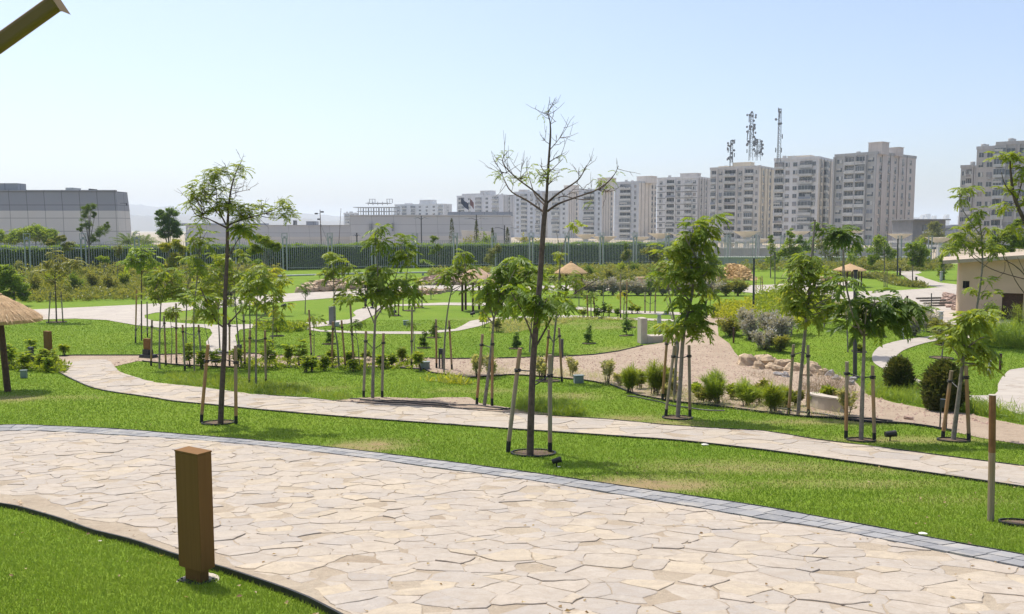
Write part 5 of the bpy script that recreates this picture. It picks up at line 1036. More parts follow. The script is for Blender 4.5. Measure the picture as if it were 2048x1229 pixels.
# grey flat panel sign
g = P(665,650); k = g.y/F; o = tag(empty('display_panel', g, -.15), 'blank grey upright panel beside the narrow white path', 'panel'); mb = MB(); mb.box((0,0,37*k*.5),(13*k,.12,37*k)); mb.build('panel', mat('panel_grey', (.24,.22,.22), (.2,.19,.19), 3, .7), o); mb = MB(); mb.box((0,0,.02),(14.5*k,.4,.06)); mb.build('foot', M['dark_metal'], o)
# L-shaped concrete bench
g = P(1297,686); k = g.y/F; o = tag(empty('concrete_bench', g, .15), 'L-shaped sandy concrete seat with upright back slab at the sand corner', 'bench')
mb = MB(); mb.box((-.28,0,50*k/2),(.27,.55,50*k+.04)); b = mb.build('backrest', M['concrete'], o); bv = b.modifiers.new('bevel','BEVEL'); bv.width = .02; bv.segments = 2
mb = MB(); mb.box((.28,0,.15),(.84,.55,.34)); b = mb.build('seat', M['concrete'], o); bv = b.modifiers.new('bevel','BEVEL'); bv.width = .02; bv.segments = 2
# curved planter walls and far tan blocks
def curbwall(pts, h, th, label, name='planter_wall', cat='low wall', m='concrete'):
    w_ = dens([P(*p)[:2] for p in smoothpoly(pts, k=4)], .2); g = Vector((w_[0][0], w_[0][1], float(zg(*w_[0])))); o = tag(empty(name, g), label, cat); mb = MB(); d = np.gradient(w_, axis=0); d /= np.linalg.norm(d,axis=1)[:,None]; n_ = np.column_stack([-d[:,1], d[:,0]])*th/2
    a = w_-n_; b = w_+n_; n = len(w_); f = lambda q, z: np.column_stack([q[:,0]-g.x, q[:,1]-g.y, zg(q[:,0],q[:,1])-g.z+z]); V = np.vstack([f(a,-.1), f(b,-.1), f(a,h-.05), f(b,h-.05)])
    Fc = []
    for i in range(n-1): Fc += [[i,i+1,2*n+i+1,2*n+i],[n+i,n+i+1,3*n+i+1,3*n+i],[2*n+i,2*n+i+1,3*n+i+1,3*n+i]]
    Fc += [[0,n,3*n,2*n],[n-1,2*n-1,4*n-1,3*n-1]]; mb.add(V, Fc); mb.build('wall', M[m], o)
    mb = MB(); V = np.vstack([f(w_-n_*1.15,h-.05), f(w_+n_*1.15,h-.05), f(w_-n_*1.15,h-.01), f(w_+n_*1.15,h-.01)]); mb.add(V, Fc); mb.build('coping', M[m], o)
curbwall([(1622,812),(1640,818),(1660,822),(1690,826)], .34, .25, 'low cream planter wall segment in the sand between two slim saplings')
for i, (px, py, w_, h, lab) in enumerate([(1282,569,20,14,'tan cube seat behind the silver shrub row'),(1296,562,12,12,'tan block behind the tan cube seat'),(1337,569,14,14,'tan block right of the small dark sapling at the silver shrubs'),(1436,568,6,20,'narrow tan block left of the golden rubble heap'),(1654,564,22,10,'flat pale block under the trees near the right gazebo')]):
    g = P(px, py); k = g.y/F; o = tag(empty('stone_seat', g, .2), lab, 'stone seat', 'tan stone blocks'); mb = MB(); mb.box((0,0,h*k*.46),(w_*k*.92,w_*k*.8,h*k)); b = mb.build('block', M['tanblock'], o); bv = b.modifiers.new('bevel','BEVEL'); bv.width = .03; bv.segments = 2; mb = MB(); mb.box((0,0,h*k*.98),(w_*k,w_*k*.88,h*k*.1)); mb.build('slab', M['tanblock'], o)

# ------------------------------------------------------------------ rocks
def rockmesh(mb, c, s, seed, m=0, flat=.75):
    r = np.random.RandomState(seed); V = []; n1, n2 = 7, 10
    ph = r.uniform(0,6,6)
    for i in range(n1+1):
        t = math.pi*i/n1
        for j in range(n2):
            a = 2*math.pi*j/n2; d = np.array([math.sin(t)*math.cos(a), math.sin(t)*math.sin(a), math.cos(t)])
            q = 1+.18*math.sin(d[0]*3+ph[0])+.16*math.sin(d[1]*4+ph[1])+.12*math.sin(d[2]*5+ph[2])+r.normal(0,.05)
            V.append(c+d*q*np.array([s, s*.85, s*flat]))
    mb.add(V, [[i*n2+j, i*n2+(j+1)%n2, (i+1)*n2+(j+1)%n2, (i+1)*n2+j] for i in range(n1) for j in range(n2)], m)
RK = [(1496,730,17,'rock'),(1528,728,16,'rock'),(1516,738,11,'rock'),(1540,738,10,'rock'),(1556,742,10,'rock'),(1545,728,9,'rock'),(1566,734,12,'rock'),(1583,742,12,'rock'),(1600,738,10,'rock'),(1627,746,15,'rock'),(1644,750,10,'rock'),(1660,752,8,'rockgrey'),(1672,760,8,'rockgrey'),(1700,770,8,'rockgrey'),(1705,762,7,'rockgrey'),(1557,752,7,'rockgrey'),(1572,755,7,'rockgrey'),(740,730,11,'rock'),(1818,840,7,'rockpink'),(1612,752,9,'rock')]
RL = ['biggest tan boulder at the left end of the rock pile','large flat-sided boulder second in the rock pile','boulder low in front between the two biggest ones','boulder beside the lower front one in the pile','fifth boulder along the front of the rock pile','boulder above the pile centre, against the grass','rounded boulder in the middle back of the rock pile','boulder left of the slim sapling trunk in the pile','boulder partly behind the slim sapling stake','smooth orange boulder right of the slim sapling','small boulder touching the smooth orange one','grey stone at the right end of the pile, upper','grey stone at the right end of the pile, lower','grey stone nearest the lamp pole, lower one','grey stone nearest the lamp pole, upper one','left of two dark grey stones in front of the boulders','right of two dark grey stones in front of the boulders','lone golden boulder in the sand strip behind the paired stakes','lone flat pinkish stone on the right sandy track','flat orange stone at the foot of the slim sapling']
for i, (px, py, s, m) in enumerate(RK):
    g = P(px, py); k = g.y/F; mb = MB(); rockmesh(mb, np.array([0,0,s*k*.35]), s*k*1.25, i); o = mb.build('rock', M[m]); o.location = g; o.rotation_euler.z = i; tag(o, RL[i], 'rock', 'boulders by the sandy track')
def rubble(name, pts, n, s0, s1, m, lab, heap=0, D=None):
    poly = proj(pts); lo, hi = poly.min(0), poly.max(0); x = RS.uniform(lo[0],hi[0],n*6); y = RS.uniform(lo[1],hi[1],n*6); q = inpoly(x,y,poly); x, y = x[q][:n], y[q][:n]; c = (lo+hi)/2; mb = MB()
    for i in range(len(x)):
        e = max(0, 1-((x[i]-c[0])/(hi[0]-lo[0])*2)**2-((y[i]-c[1])/(hi[1]-lo[1])*2)**2); s = RS.uniform(s0,s1); rr = RS.randint(9999)
        V0 = len(mb.v); r = np.random.RandomState(rr); d = r.normal(0,1,(8,3)); cube = np.array([[-1,-1,-1],[1,-1,-1],[1,1,-1],[-1,1,-1],[-1,-1,1],[1,-1,1],[1,1,1],[-1,1,1]])*.7+d*.18
        z = float(zg(x[i],y[i]))+heap*e+s*.4; a = r.rand()*6.28; ca, sa = math.cos(a), math.sin(a); Vc = cube*[s,s*.8,s*.6]; Vc = np.column_stack([Vc[:,0]*ca-Vc[:,1]*sa, Vc[:,0]*sa+Vc[:,1]*ca, Vc[:,2]])
        mb.add(Vc+[x[i],y[i],z], [[0,3,2,1],[4,5,6,7],[0,1,5,4],[1,2,6,5],[2,3,7,6],[3,0,4,7]])
    if heap:
        gx, gy = np.meshgrid(np.linspace(lo[0],hi[0],14), np.linspace(lo[1],hi[1],14)); e = np.maximum(0, 1-((gx-c[0])/(hi[0]-lo[0])*2)**2-((gy-c[1])/(hi[1]-lo[1])*2)**2); I = np.arange(196).reshape(14,14)
        mb.add(np.column_stack([gx.ravel(), gy.ravel(), zg(gx.ravel(),gy.ravel())-.06+heap*e.ravel()]), np.stack([I[:-1,:-1],I[:-1,1:],I[1:,1:],I[1:,:-1]],-1).reshape(-1,4))
    tag(mb.build(name, M[m]), lab, 'stones', kind='stuff')
rubble('rubble', [(1452,562),(1500,562),(1500,552),(1478,545),(1452,548)], 700, .10,.28, 'rubblegold', 'heap of golden rubble on the lawn at centre right', 1.3)
rubble('rubble', [(832,571),(900,571),(960,571),(1010,571),(1010,560),(960,552),(900,555),(850,560)], 600, .15,.45, 'rockpink', 'strip of pinkish rubble behind the far path, at centre', .3)
rubble('rubble', [(598,586),(620,574),(660,568),(700,568),(735,572),(725,577),(690,583)], 260, .2,.55, 'rock', 'low dry-stone rockery with tan slabs beside the far path', .35)
rubble('rubble', [(800,593),(880,588),(900,583),(840,584),(790,588)], 160, .12,.35, 'rock', 'thin band of tan stones along the near side of the far path', .1)
rubble('rubble', [(1880,612),(1915,625),(1915,592),(1890,588)], 120, .08,.25, 'rockpink', 'scattered pinkish debris beside the hut wall', .05)
rubble('rubble', [(0,993),(30,1000),(160,1058),(270,1085),(250,1083),(150,1052),(40,1022),(0,1008)], 260, .006,.03, 'rock', 'loose stone chips on the bedding at the lower left path edge', 0)
# wooden steps near the hut
g = P(1872, 612); o = tag(empty('wooden_steps', g, .25), 'short flight of brown wooden steps left of the hut', 'steps')
for i in range(4): mb = MB(); mb.box((0,i*.45-.6,.08+i*.13),(2.3-i*.1,.12,.12)); mb.build('step', M['bark_grey'], o)
# far pipe rail on ground before the fence
o = tag(empty('ground_pipe', W(600,549,96)), 'grey pipe lying in front of the fence at centre left', 'pipe'); mb = MB(); a = W(555,0+552,95); b2 = W(860,548,103); L0 = Vector(o.location)
o.location.z = 0; L0.z = 0; mb.tube([(a.x-L0.x, a.y-L0.y, .35), ((a.x+b2.x)/2-L0.x, (a.y+b2.y)/2-L0.y, .42), (b2.x-L0.x, b2.y-L0.y, .35)], .10, 8); mb.build('pipe', M['pale_metal'], o)
for t in (.02,.3,.6,.95): q = a.lerp(b2, t); mb = MB(); mb.box((q.x-L0.x, q.y-L0.y, .15),(.25,.25,.3)); mb.build('foot', M['pale_metal'], o)

# ------------------------------------------------------------------ beige hut
def hut():
    g = P(1913, 637); D = g.y; H = W(1913, 526, D).z-g.z; o = tag(empty('hut', g, math.radians(-27)), 'beige plastered hut with a thin flat roof at the right edge', 'building')
    L = 6.0; sl = .09; mb = MB(); top = lambda x: H+sl*x; dd = .4
    ar = [(.18-.18*math.cos(t), .18-.18*math.sin(t)) for t in np.linspace(0, math.pi/2, 6)]
    ol = [(0,6)]+ar+[(L,0),(L,6)]
    for (x0,y0),(x1,y1) in zip(ol, ol[1:]):
        if y0 == 0 and y1 == 0 or (abs(y0) < 1e-6 and abs(y1) < 1e-6): continue
        mb.add([[x0,y0,-.4],[x1,y1,-.4],[x1,y1,top(x1)],[x0,y0,top(x0)]], [[0,1,2,3]])
    w0, w1, z0, z1 = .24, .58, W(1930,577,D).z-g.z, W(1930,562,D).z-g.z; d0, d1, dz = 2.25, 3.3, 1.55
    def q(a,b,c,d,y=0): mb.add([[a,y,c if c is not None else top(a)],[b,y,c if c is not None else top(b)],[b,y,d if d is not None else top(b)],[a,y,d if d is not None else top(a)]], [[0,1,2,3]])
    q(.18,w0,-.4,None); q(w0,w1,-.4,z0); q(w0,w1,z1,None); q(w1,d0,-.4,None); q(d0,d1,dz,None); q(d1,L,-.4,None)
    for (a,b,c,e) in ((w0,w1,z0,z1),(d0,d1,-.4,dz)):
        mb.add([[a,0,c],[a,dd,c],[a,dd,e],[a,0,e]],[[0,1,2,3]]); mb.add([[b,0,c],[b,dd,c],[b,dd,e],[b,0,e]],[[0,1,2,3]]); mb.add([[a,0,e],[b,0,e],[b,dd,e],[a,dd,e]],[[0,1,2,3]]); mb.add([[a,0,c],[b,0,c],[b,dd,c],[a,dd,c]],[[0,1,2,3]])
    mb.build('wall', M['wallbeige'], o)
    mb = MB(); mb.add([[w0,dd,z0],[w1,dd,z0],[w1,dd,z1],[w0,dd,z1]],[[0,1,2,3]]); wn = mb.build('window', M['black'], o); mb = MB(); mb.box(((w0+w1)/2-.03,dd-.03,(z0+z1)/2),(.04,.04,z1-z0-.01)); mb.build('frame', M['dark_metal'], wn)
    mb = MB(); mb.add([[d0,dd,-.4],[d1,dd,-.4],[d1,dd,dz],[d0,dd,dz]],[[0,1,2,3]]); mb.build('door', M['post_brown'], o)
    mb = MB(); a, b = -.85, L+.6
    V = [[x,y,top(x)+z] for x, z in ((a,.02),(b,.02),(b,.22),(a,.22)) for y in (-.75,6.3)]; mb.add(V, [[0,2,3,1],[2,4,5,3],[4,6,7,5],[6,0,1,7],[0,6,4,2],[1,3,5,7]]); mb.build('roof', M['roofslab'], o)
hut()
# ------------------------------------------------------------------ people
def person(px, py, hp, label, top, legs, facing=0, stride=.25, armb=.2, D=None):
    g = P(px, py); H = hp*g.y/F; s = H/1.75; o = tag(empty('person', g, facing), label, 'person')
    J = {'pel':(0,0,.95),'wai':(0,0,1.12),'che':(0,0,1.36),'nek':(0,0,1.50),'hd0':(0,.01,1.58),'hd1':(0,.02,1.72)}
    E = [('pel','wai'),('wai','che'),('che','nek'),('nek','hd0'),('hd0','hd1')]; R = {'pel':.135,'wai':.125,'che':.15,'nek':.06,'hd0':.085,'hd1':.09}
    for sd, q in ((-1,'l'),(1,'r')):
        f = stride*sd
        J.update({'hip'+q:(.10*sd,0,.9),'kn'+q:(.11*sd,-.04+f*.5,.50),'an'+q:(.11*sd,f,.09),'to'+q:(.12*sd,f-.17,.035),'sh'+q:(.20*sd,0,1.40),'el'+q:(.27*sd,-f*.4*.6,1.12),'wr'+q:(.27*sd,-f*.8-armb*.5,.88),'ha'+q:(.27*sd,-f*.9-armb*.6,.79)})
        R.update({'hip'+q:.10,'kn'+q:.06,'an'+q:.042,'to'+q:.035,'sh'+q:.062,'el'+q:.043,'wr'+q:.03,'ha'+q:.034})
        E += [('pel','hip'+q),('hip'+q,'kn'+q),('kn'+q,'an'+q),('an'+q,'to'+q),('che','sh'+q),('sh'+q,'el'+q),('el'+q,'wr'+q),('wr'+q,'ha'+q)]
    def skin(name, edges, grow, m):
        names = sorted({a for e in edges for a in e}, key=lambda a: (a != edges[0][0], a)); me = bpy.data.meshes.new(name); me.from_pydata([Vector(J[a])*s for a in names], [(names.index(a), names.index(b)) for a, b in edges], [])
        ob = bpy.data.objects.new(name, me); COL.objects.link(ob); ob.parent = o; me.materials.append(m); md = ob.modifiers.new('skin','SKIN'); sv = me.skin_vertices[0].data
        for i, a in enumerate(names): rr = (R[a]+grow)*s; sv[i].radius = (rr, rr*(.78 if a in ('pel','wai','che') else 1)); sv[i].use_root = (i == 0)
        ob.modifiers.new('sub','SUBSURF').levels = 1; return ob
    skin('body', E, 0, M['skin'])
    skin('shirt', [('wai','che'),('che','shl'),('che','shr'),('shl','ell'),('shr','elr'),('pel','wai')]+([('ell','wrl'),('elr','wrr')] if top == 'cloth_grey' else []), .018, M[top])
    skin('trousers', [('pel','hipl'),('pel','hipr'),('hipl','knl'),('hipr','knr'),('knl','anl'),('knr','anr')], .02, M[legs])
    mb = MB(); mb.lathe([(0,.135),(.06,.12),(.10,.06),(.108,0),(.09,-.05)], (0,.02,1.685), 12); h = mb.build('hair', M['hair'], o, smooth=True); h.scale = (s,s,s)
    for q in 'lr': mb = MB(); t = J['to'+q]; mb.box((t[0],t[1]+.07,.035),(.10,.27,.08),taper=.8); b = mb.build('shoe', M['black'], o); b.scale = (s,s,s)
person(459, 612, 50, 'man in a grey long-sleeved top and black trousers walking on the far path', 'cloth_grey', 'cloth_dark', .3, .2)
person(738, 617, 62, 'person in dark clothes walking where the narrow path meets the lawn', 'cloth_dark', 'cloth_dark', -.4, .22)
person(1031, 611, 46, 'worker in a bright orange vest and dark trousers behind the bright green sapling', 'cloth_orange', 'cloth_dark', .2, .12)
# roof timber of the shelter the photo was taken from
g = P(-900, 1400); g = Vector((-3.9, 3.2, float(zg(-3.9,3.2)))); o = tag(empty('shelter_frame', g), 'brown timber rafter end of the shelter overhead at the top left corner', 'shelter')
a = W(116, 3, 2.3)-g; b2 = W(-560, 486, 2.36)-g; d = (b2-a).normalized(); wv = .046
mb = MB(); up = d.cross(Vector((0,1,0))).normalized(); sv = d.cross(up).normalized()
V = []
for q in (a, b2):
    for s1, s2 in ((-1,-1),(1,-1),(1,1),(-1,1)): V.append(q+up*s1*wv/2+sv*s2*.013)
mb.add(V, [[0,1,2,3],[4,5,6,7],[0,1,5,4],[1,2,6,5],[2,3,7,6],[3,0,4,7]]); bm_ = mb.build('rafter', mat('rafter_brown', (.20,.125,.04), (.16,.10,.03), 5, .6), o); bv = bm_.modifiers.new('bevel','BEVEL'); bv.width = .012; bv.segments = 3
mb = MB(); mb.tube([[b2.x,b2.y,-.1],[b2.x,b2.y,b2.z+.05]], .07, 10); mb.build('post', M['post_brown'], o)
# drip lines
def hose(pts, label, r=.012):
    w_ = dens([P(*p)[:2] for p in smoothpoly(pts, k=3)], .15); g = Vector((*w_[0], float(zg(*w_[0])))); n = len(w_); V = np.column_stack([w_, zg(w_[:,0],w_[:,1])+.035+.008*np.sin(np.arange(n)*.9)])-np.array(g); mb = MB(); mb.tube(V, r, 5); o = mb.build('drip_hose', M['black']); o.location = g; tag(o, label, 'hose', 'black drip hoses')
hose([(700,800),(760,804),(830,806),(900,812),(960,814),(1020,822)], 'upper black drip hose on the sandy patch behind the paved path', .014)
hose([(720,803),(790,808),(860,812),(920,819),(1000,822),(1050,816),(1090,822)], 'lower black drip hose on the sandy patch behind the paved path', .014)
hose([(1255,795),(1300,802),(1350,815),(1400,822),(1460,826)], 'black drip hose along the sand edge below the feathery bushes', .016)
hose([(1540,818),(1600,826),(1660,834),(1720,840),(1790,845)], 'black drip hose by the cream planter wall', .02)
hose([(620,736),(700,738),(780,736),(850,741)], 'black drip hose under the whorl-leaved shrubs', .014)
# litter
for px, py, L, m, lab in [(1410,892,.22,'white','crumpled white scrap on the grass beside the paved path'),(1845,1072,.14,'white','flat white scrap at the grass edge near the grey kerb'),(1118,937,.08,'white','small white scrap beside the black spotlight'),(860,830,.06,'rockgrey','small grey stone on the second paved path'),(1768,899,.07,'post_brown','dark fallen scrap on the paved path edge'),(228,768,.16,'rockgrey','broken stone lump lying on the left paved bend'),(200,1087,.06,'concrete','dry curled leaf litter by the dark edging')]:
    g = P(px, py); mb = MB(); rockmesh(mb, np.array([0,0,.025]), L*.26, int(px), flat=.12); o = mb.build('litter', M[m]); o.location = g; tag(o, lab, 'litter', 'bits of litter')
# ------------------------------------------------------------------ apartment towers
CACHE = {}; M['blind'] = mat('blind', (.5,.48,.43), (.38,.36,.33), .2, .9, co='pos'); M['cloth_blue'] = mat('faded_cloth', (.20,.23,.28), (.33,.27,.22), .12, .9, co='pos')
def win_mesh(kind, w_, h=1.35, var=0):
    key = (kind, round(w_,1), h, var)
    if key in CACHE: return CACHE[key]
    mb = MB()
    if kind == 'w':        # window: dark pane set in a pale frame
        mb.box((0,.02,0),(w_,.10,h),mat=1); mb.box((0,-.06,h/2+.05),(w_+.3,.16,.09),mat=0); mb.box((0,-.08,-h/2-.06),(w_+.3,.22,.10),mat=0)
        for s in (-1,1): mb.box((s*(w_/2+.05),-.05,0),(.09,.14,h),mat=0)
        mb.box((0,-.045,0),(.07,.05,h),mat=0)
    elif kind == 'b':      # loggia: recessed dark bay, parapet in front
        mb.box((0,.1,.25),(w_,.16,h+.65),mat=1); mb.box((0,-.75,-h/2-.13),(w_+.35,.12,1.05),mat=0); mb.box((0,-.36,-h/2-.72),(w_+.35,.9,.15),mat=0)
        for s in (-1,1): mb.box((s*(w_/2+.12),-.36,-h/2-.13),(.12,.66,1.05),mat=0)
        mb.box((w_*.14,-.02,.2),(.09,.08,h+.55),mat=0); mb.box((-w_*.22,-.02,.2),(.07,.08,h+.55),mat=0)
    elif kind == 'g':      # glazed-in balcony
        mb.box((0,-.40,.1),(w_,.9,h+.25),mat=1); mb.box((0,-.42,-h/2-.42),(w_+.2,1.0,.85),mat=0); mb.box((0,-.42,h/2+.29),(w_+.2,1.0,.12),mat=0)
        for q in np.linspace(-.5,.5,5): mb.box((q*w_,-.87,.1),(.07,.06,h+.25),mat=0)
    yb = {'w': -.05, 'b': .0, 'g': -.88}[kind]
    if var == 1: mb.box((-w_*.12,yb,h*.22),(w_*.7,.03,h*.5),mat=2)
    if var == 2: mb.box((w_*.2,yb,0),(w_*.4,.03,h*.95),mat=0)
    if var == 3 and kind == 'b':
        for q in (-.3,-.1,.12,.3): mb.box((q*w_,-.84,-h/2+.1),(w_*.13,.04,.7),mat=2 if q < 0 else 3)
    if var == 3 and kind != 'b': mb.box((0,yb,0),(w_*.96,.03,h*.96),mat=3)
    if kind == 'b' and var == 2: mb.box((0,-.85,-h/2-.1),(w_*.96,.04,.8),mat=3)
    o = mb.build('window', [M['frame'], M['glass'], M['blind'], M['cloth_blue']]); me = o.data; bpy.data.objects.remove(o); CACHE[key] = me; return me
AC = None
def ac_mesh():
    global AC
    if AC is None:
        mb = MB(); mb.box((0,-.25,0),(.9,.4,.65)); mb.box((0,-.2,-.4),(1.0,.5,.06)); o = mb.build('air_conditioner', mat('ac_metal', (.45,.45,.43), (.2,.2,.2), 3, .6)); AC = o.data; bpy.data.objects.remove(o)
    return AC
def wallmat(name, c):
    c = tuple(min(.72, x*y) for x, y in zip(c, (1.18,1.19,1.24)))
    k = NT(name); v = k.obj(); mp = k.n('ShaderNodeMapping'); mp.inputs['Scale'].default_value = (1.1,1.1,.07); k.l(v, mp.inputs[0])
    st = k.noise(mp.outputs[0], 1.0, 5, .7); bl = k.noise(v, .22, 6, .7)
    g = k.mix(k.ramp(bl, [(.35,0.),(.7,1.)]), c, tuple(x*.80 for x in c)); g = k.mix(k.ramp(st, [(.5,0.),(.72,.55)]), g, (c[0]*.6, c[1]*.58, c[2]*.55)); k.col(g); k.b.inputs['Roughness'].default_value = .9; return k.m
def tower(label, L, C, R, top, D, rot, col, front, side, fl=11, fh=3.05, side_col=None, roof=(), parapet='', tone=1, ac=.25, base=None, pil=None, bandc=None, depth=None):
    a = math.radians(rot); dz = 1.004; kc = (C-1024)/F/dz; kl = (L-1024)/F/dz; Px, Py = kc*D, D; ux, uy = -math.cos(a), math.sin(a)
    Wf = (kl*Py-Px)/(ux-kl*uy)
    vx, vy = math.sin(a), math.cos(a)
    if R: kr = (R-1024)/F/dz; Dp = (kr*Py-Px)/(vx-kr*vy)
    else: Dp = 16
    if not (4 < Dp < 40): Dp = depth or 16
    if depth: Dp = depth
    zt = W(C, top, D).z; o = tag(empty('apartment_tower', (Px, Py, 0), -a), label, 'apartment building', 'apartment towers')
    m1 = wallmat('tower_wall', col); m2 = m1 if side_col is None else wallmat('tower_side', side_col)
    mb = MB(); x0 = -Wf
    mb.add([[x0,0,0],[0,0,0],[0,0,zt],[x0,0,zt]],[[0,1,2,3]],0); mb.add([[0,0,0],[0,Dp,0],[0,Dp,zt],[0,0,zt]],[[0,1,2,3]],1); mb.add([[x0,Dp,0],[x0,0,0],[x0,0,zt],[x0,Dp,zt]],[[0,1,2,3]],0)
    mb.add([[0,Dp,0],[x0,Dp,0],[x0,Dp,zt],[0,Dp,zt]],[[0,1,2,3]],0); mb.add([[x0,0,zt],[0,0,zt],[0,Dp,zt],[x0,Dp,zt]],[[0,1,2,3]],0)
    for q in (pil or []): mb.box((x0+Wf*q,-.35,zt/2),(.55,.7,zt-.01),mat=0)
    mb.build('wall', [m1, m2], o)
    mb = MB(); hp = .5
    mb.box((x0/2,-.05,zt+hp),(Wf+.3,.3,2*hp-.01)); mb.box((x0/2,Dp+.05,zt+hp),(Wf+.3,.3,2*hp-.01)); mb.box((.0,Dp/2,zt+hp),(.3,Dp-.25,2*hp-.02)); mb.box((x0,Dp/2,zt+hp),(.3,Dp-.25,2*hp-.02)); mb.build('parapet', m1, o)
    if bandc:
        mb = MB()
        for f in range(fl): mb.box((x0/2,-.1,zt-1.0-f*fh-fh+.6),(Wf,.2,.28))
        mb.build('floor_band', mat('band', bandc, None, 1, .9), o)
    rg = random.Random(int(C)); cnt = 0
    for f in range(fl):
        z = zt-1.75-f*fh
        if z < 1: break
        for (u, w_, ty) in front:
            kd = ty if ty != 'b' else rg.choice('bbbg'); cnt += 1
            c = share(win_mesh(kd, w_*1.12, 1.45 if ty == 'w' else 1.4, rg.choice((0,0,0,1,2,3))), {'w':'window','b':'balcony','g':'balcony'}[kd], o, (x0+Wf*u, -.02, z+rg.uniform(-.02,.02)))
            if ty == 'w' and rg.random() < ac: share(ac_mesh(), 'air_conditioner', o, (x0+Wf*u+rg.uniform(-.3,.3), -.0, z-1.15))
        for (u, w_, ty) in side:
            if cnt > 99: break
            cnt += 1; share(win_mesh(ty, w_*1.55, 1.7, rg.choice((0,0,1,2))), 'window', o, (.02, Dp*u, z), (0,0,math.pi/2))
            if rg.random() < ac*1.8: share(ac_mesh(), 'air_conditioner', o, (0, Dp*u+rg.uniform(-.4,.4), z-1.1), (0,0,math.pi/2))
    for u in np.arange(.12,.95,.21) if side else []: 
        mb = MB(); mb.tube([[.16,Dp*u,0],[.16,Dp*u,zt+.6]], .09, 5); mb.build('drainpipe', M['bark'], o)
    for (u, v, w_, d_, h) in roof:
        mb = MB(); mb.box((x0+Wf*u, Dp*v, zt+h/2),(w_,d_,h)); mb.box((x0+Wf*u, Dp*v, zt+h+.09),(w_+.4,d_+.4,.18)); mb.build('roof_house', m2, o)
    for i in range(3):
        mb = MB(); xx, yy = x0*rg.uniform(.1,.9), Dp*rg.uniform(.15,.8); mb.lathe([(.0,2.3),(.75,2.15),(.8,1.9),(.8,.55),(0,.5)], (xx,yy,zt), 12)
        for q in ((-.5,-.5),(.5,-.5),(.5,.5),(-.5,.5)): mb.box((xx+q[0],yy+q[1],zt+.25),(.1,.1,.5))
        mb.build('water_tank', M['frame'], o)
    return o, Wf, Dp, zt
FR1 = [(.12,2.0,'w'),(.38,3.0,'b'),(.64,3.0,'b'),(.88,2.2,'w')]
SD6 = [(.10,1.0,'w'),(.30,.8,'w'),(.46,.8,'w'),(.66,.8,'w'),(.86,.8,'w')]
grey = (.43,.42,.39); cream = (.56,.52,.45); side_c = (.58,.50,.42)
TR = tower('nearest grey-beige apartment tower with a bare side wall full of pipes, right of the row', 1665, 1748, 1826, 309, 301, 50, (.37,.36,.33), FR1, SD6, 11, 3.02, (.52,.46,.40), roof=[(.92,.12,5,5,4.2),(.95,.48,5.0,3.4,3.0)], pil=[.0,.25,.51,.76,.985])
tower('white tower with ribbon balconies just left of the nearest grey tower', 1545, 1633, 1664, 318, 329, 36, (.60,.58,.54), [(.12,3.0,'b'),(.31,1.3,'w'),(.48,1.3,'w'),(.72,4.4,'b'),(.90,1.2,'w')], [(.2,.9,'w'),(.42,1.6,'g'),(.66,.9,'w')], 11, 3.05, (.58,.52,.42), roof=[(.45,.4,9,5,1.9)])
tower('cream tower carrying the biggest rooftop antenna mast', 1418, 1516, 1546, 336, 366, 36, (.50,.47,.42), [(.08,2.0,'b'),(.22,1.2,'w'),(.42,4.6,'b'),(.62,1.2,'w'),(.80,3.2,'b'),(.95,.9,'w')], [(.25,.8,'w'),(.7,.8,'w')], 11, 3.05, (.60,.52,.38), roof=[(.55,.4,8,5,2.9),(.2,.5,7,5,1.7)], pil=[.15,.30,.55,.70])
tower('white tower with dark floor lines in the middle of the row', 1313, 1393, 1418, 357, 425, 34, (.58,.56,.52), [(.10,1.3,'w'),(.35,4.6,'b'),(.55,1.3,'w'),(.78,3.4,'b'),(.93,1.3,'w')], [(.3,.8,'w'),(.7,.8,'w')], 10, 3.05, (.46,.42,.37), roof=[(.7,.4,9,5,2.8)], bandc=(.2,.18,.17), pil=[.24,.46])
tower('tower with dark blue glazed balconies and a wide cream side wall', 1228, 1277, 1312, 366, 458, 42, (.46,.46,.45), [(.45,6.2,'b'),(.85,1.2,'w')], [(.75,.9,'w'),(.93,.9,'w')], 10, 3.05, (.60,.53,.44), roof=[(.95,.5,9,6,3.6)])
tower('tower with banded balconies and a plain cream side, behind the tallest tree crown', 1157, 1203, 1227, 381, 520, 42, (.47,.48,.48), [(.45,7.2,'b'),(.88,1.2,'w')], [(.8,1.0,'w')], 9, 3.1, (.60,.53,.44), roof=[(.95,.5,9,7,7.5)])
tower('narrow tower directly behind the tallest tree trunk', 1095, 1136, 1157, 384, 560, 42, (.50,.50,.48), [(.4,5.5,'b'),(.8,1.6,'w')], [(.8,1.0,'w')], 9, 3.1, (.60,.53,.45), roof=[(.9,.5,8,6,4.2)])
tower('white gridded tower left of the tallest tree trunk', 1029, 1084, 1097, 385, 585, 38, (.50,.51,.52), [(.12,1.8,'w'),(.35,4.6,'b'),(.62,1.8,'w'),(.85,3,'b')], [(.5,.9,'w')], 9, 3.1, (.56,.50,.43), roof=[(.2,.5,5,4,2.2)])
tower('wide white tower with cluttered roof behind the two flagpoles', 914, 1006, 1030, 392, 620, 36, (.55,.55,.55), [(.10,5,'b'),(.28,2,'w'),(.48,4.5,'g'),(.66,2.0,'w'),(.84,5.2,'b')], [(.5,1,'w')], 9, 3.1, (.5,.48,.45), roof=[(.3,.4,20,7,2.2),(.55,.5,10,6,4.2)])
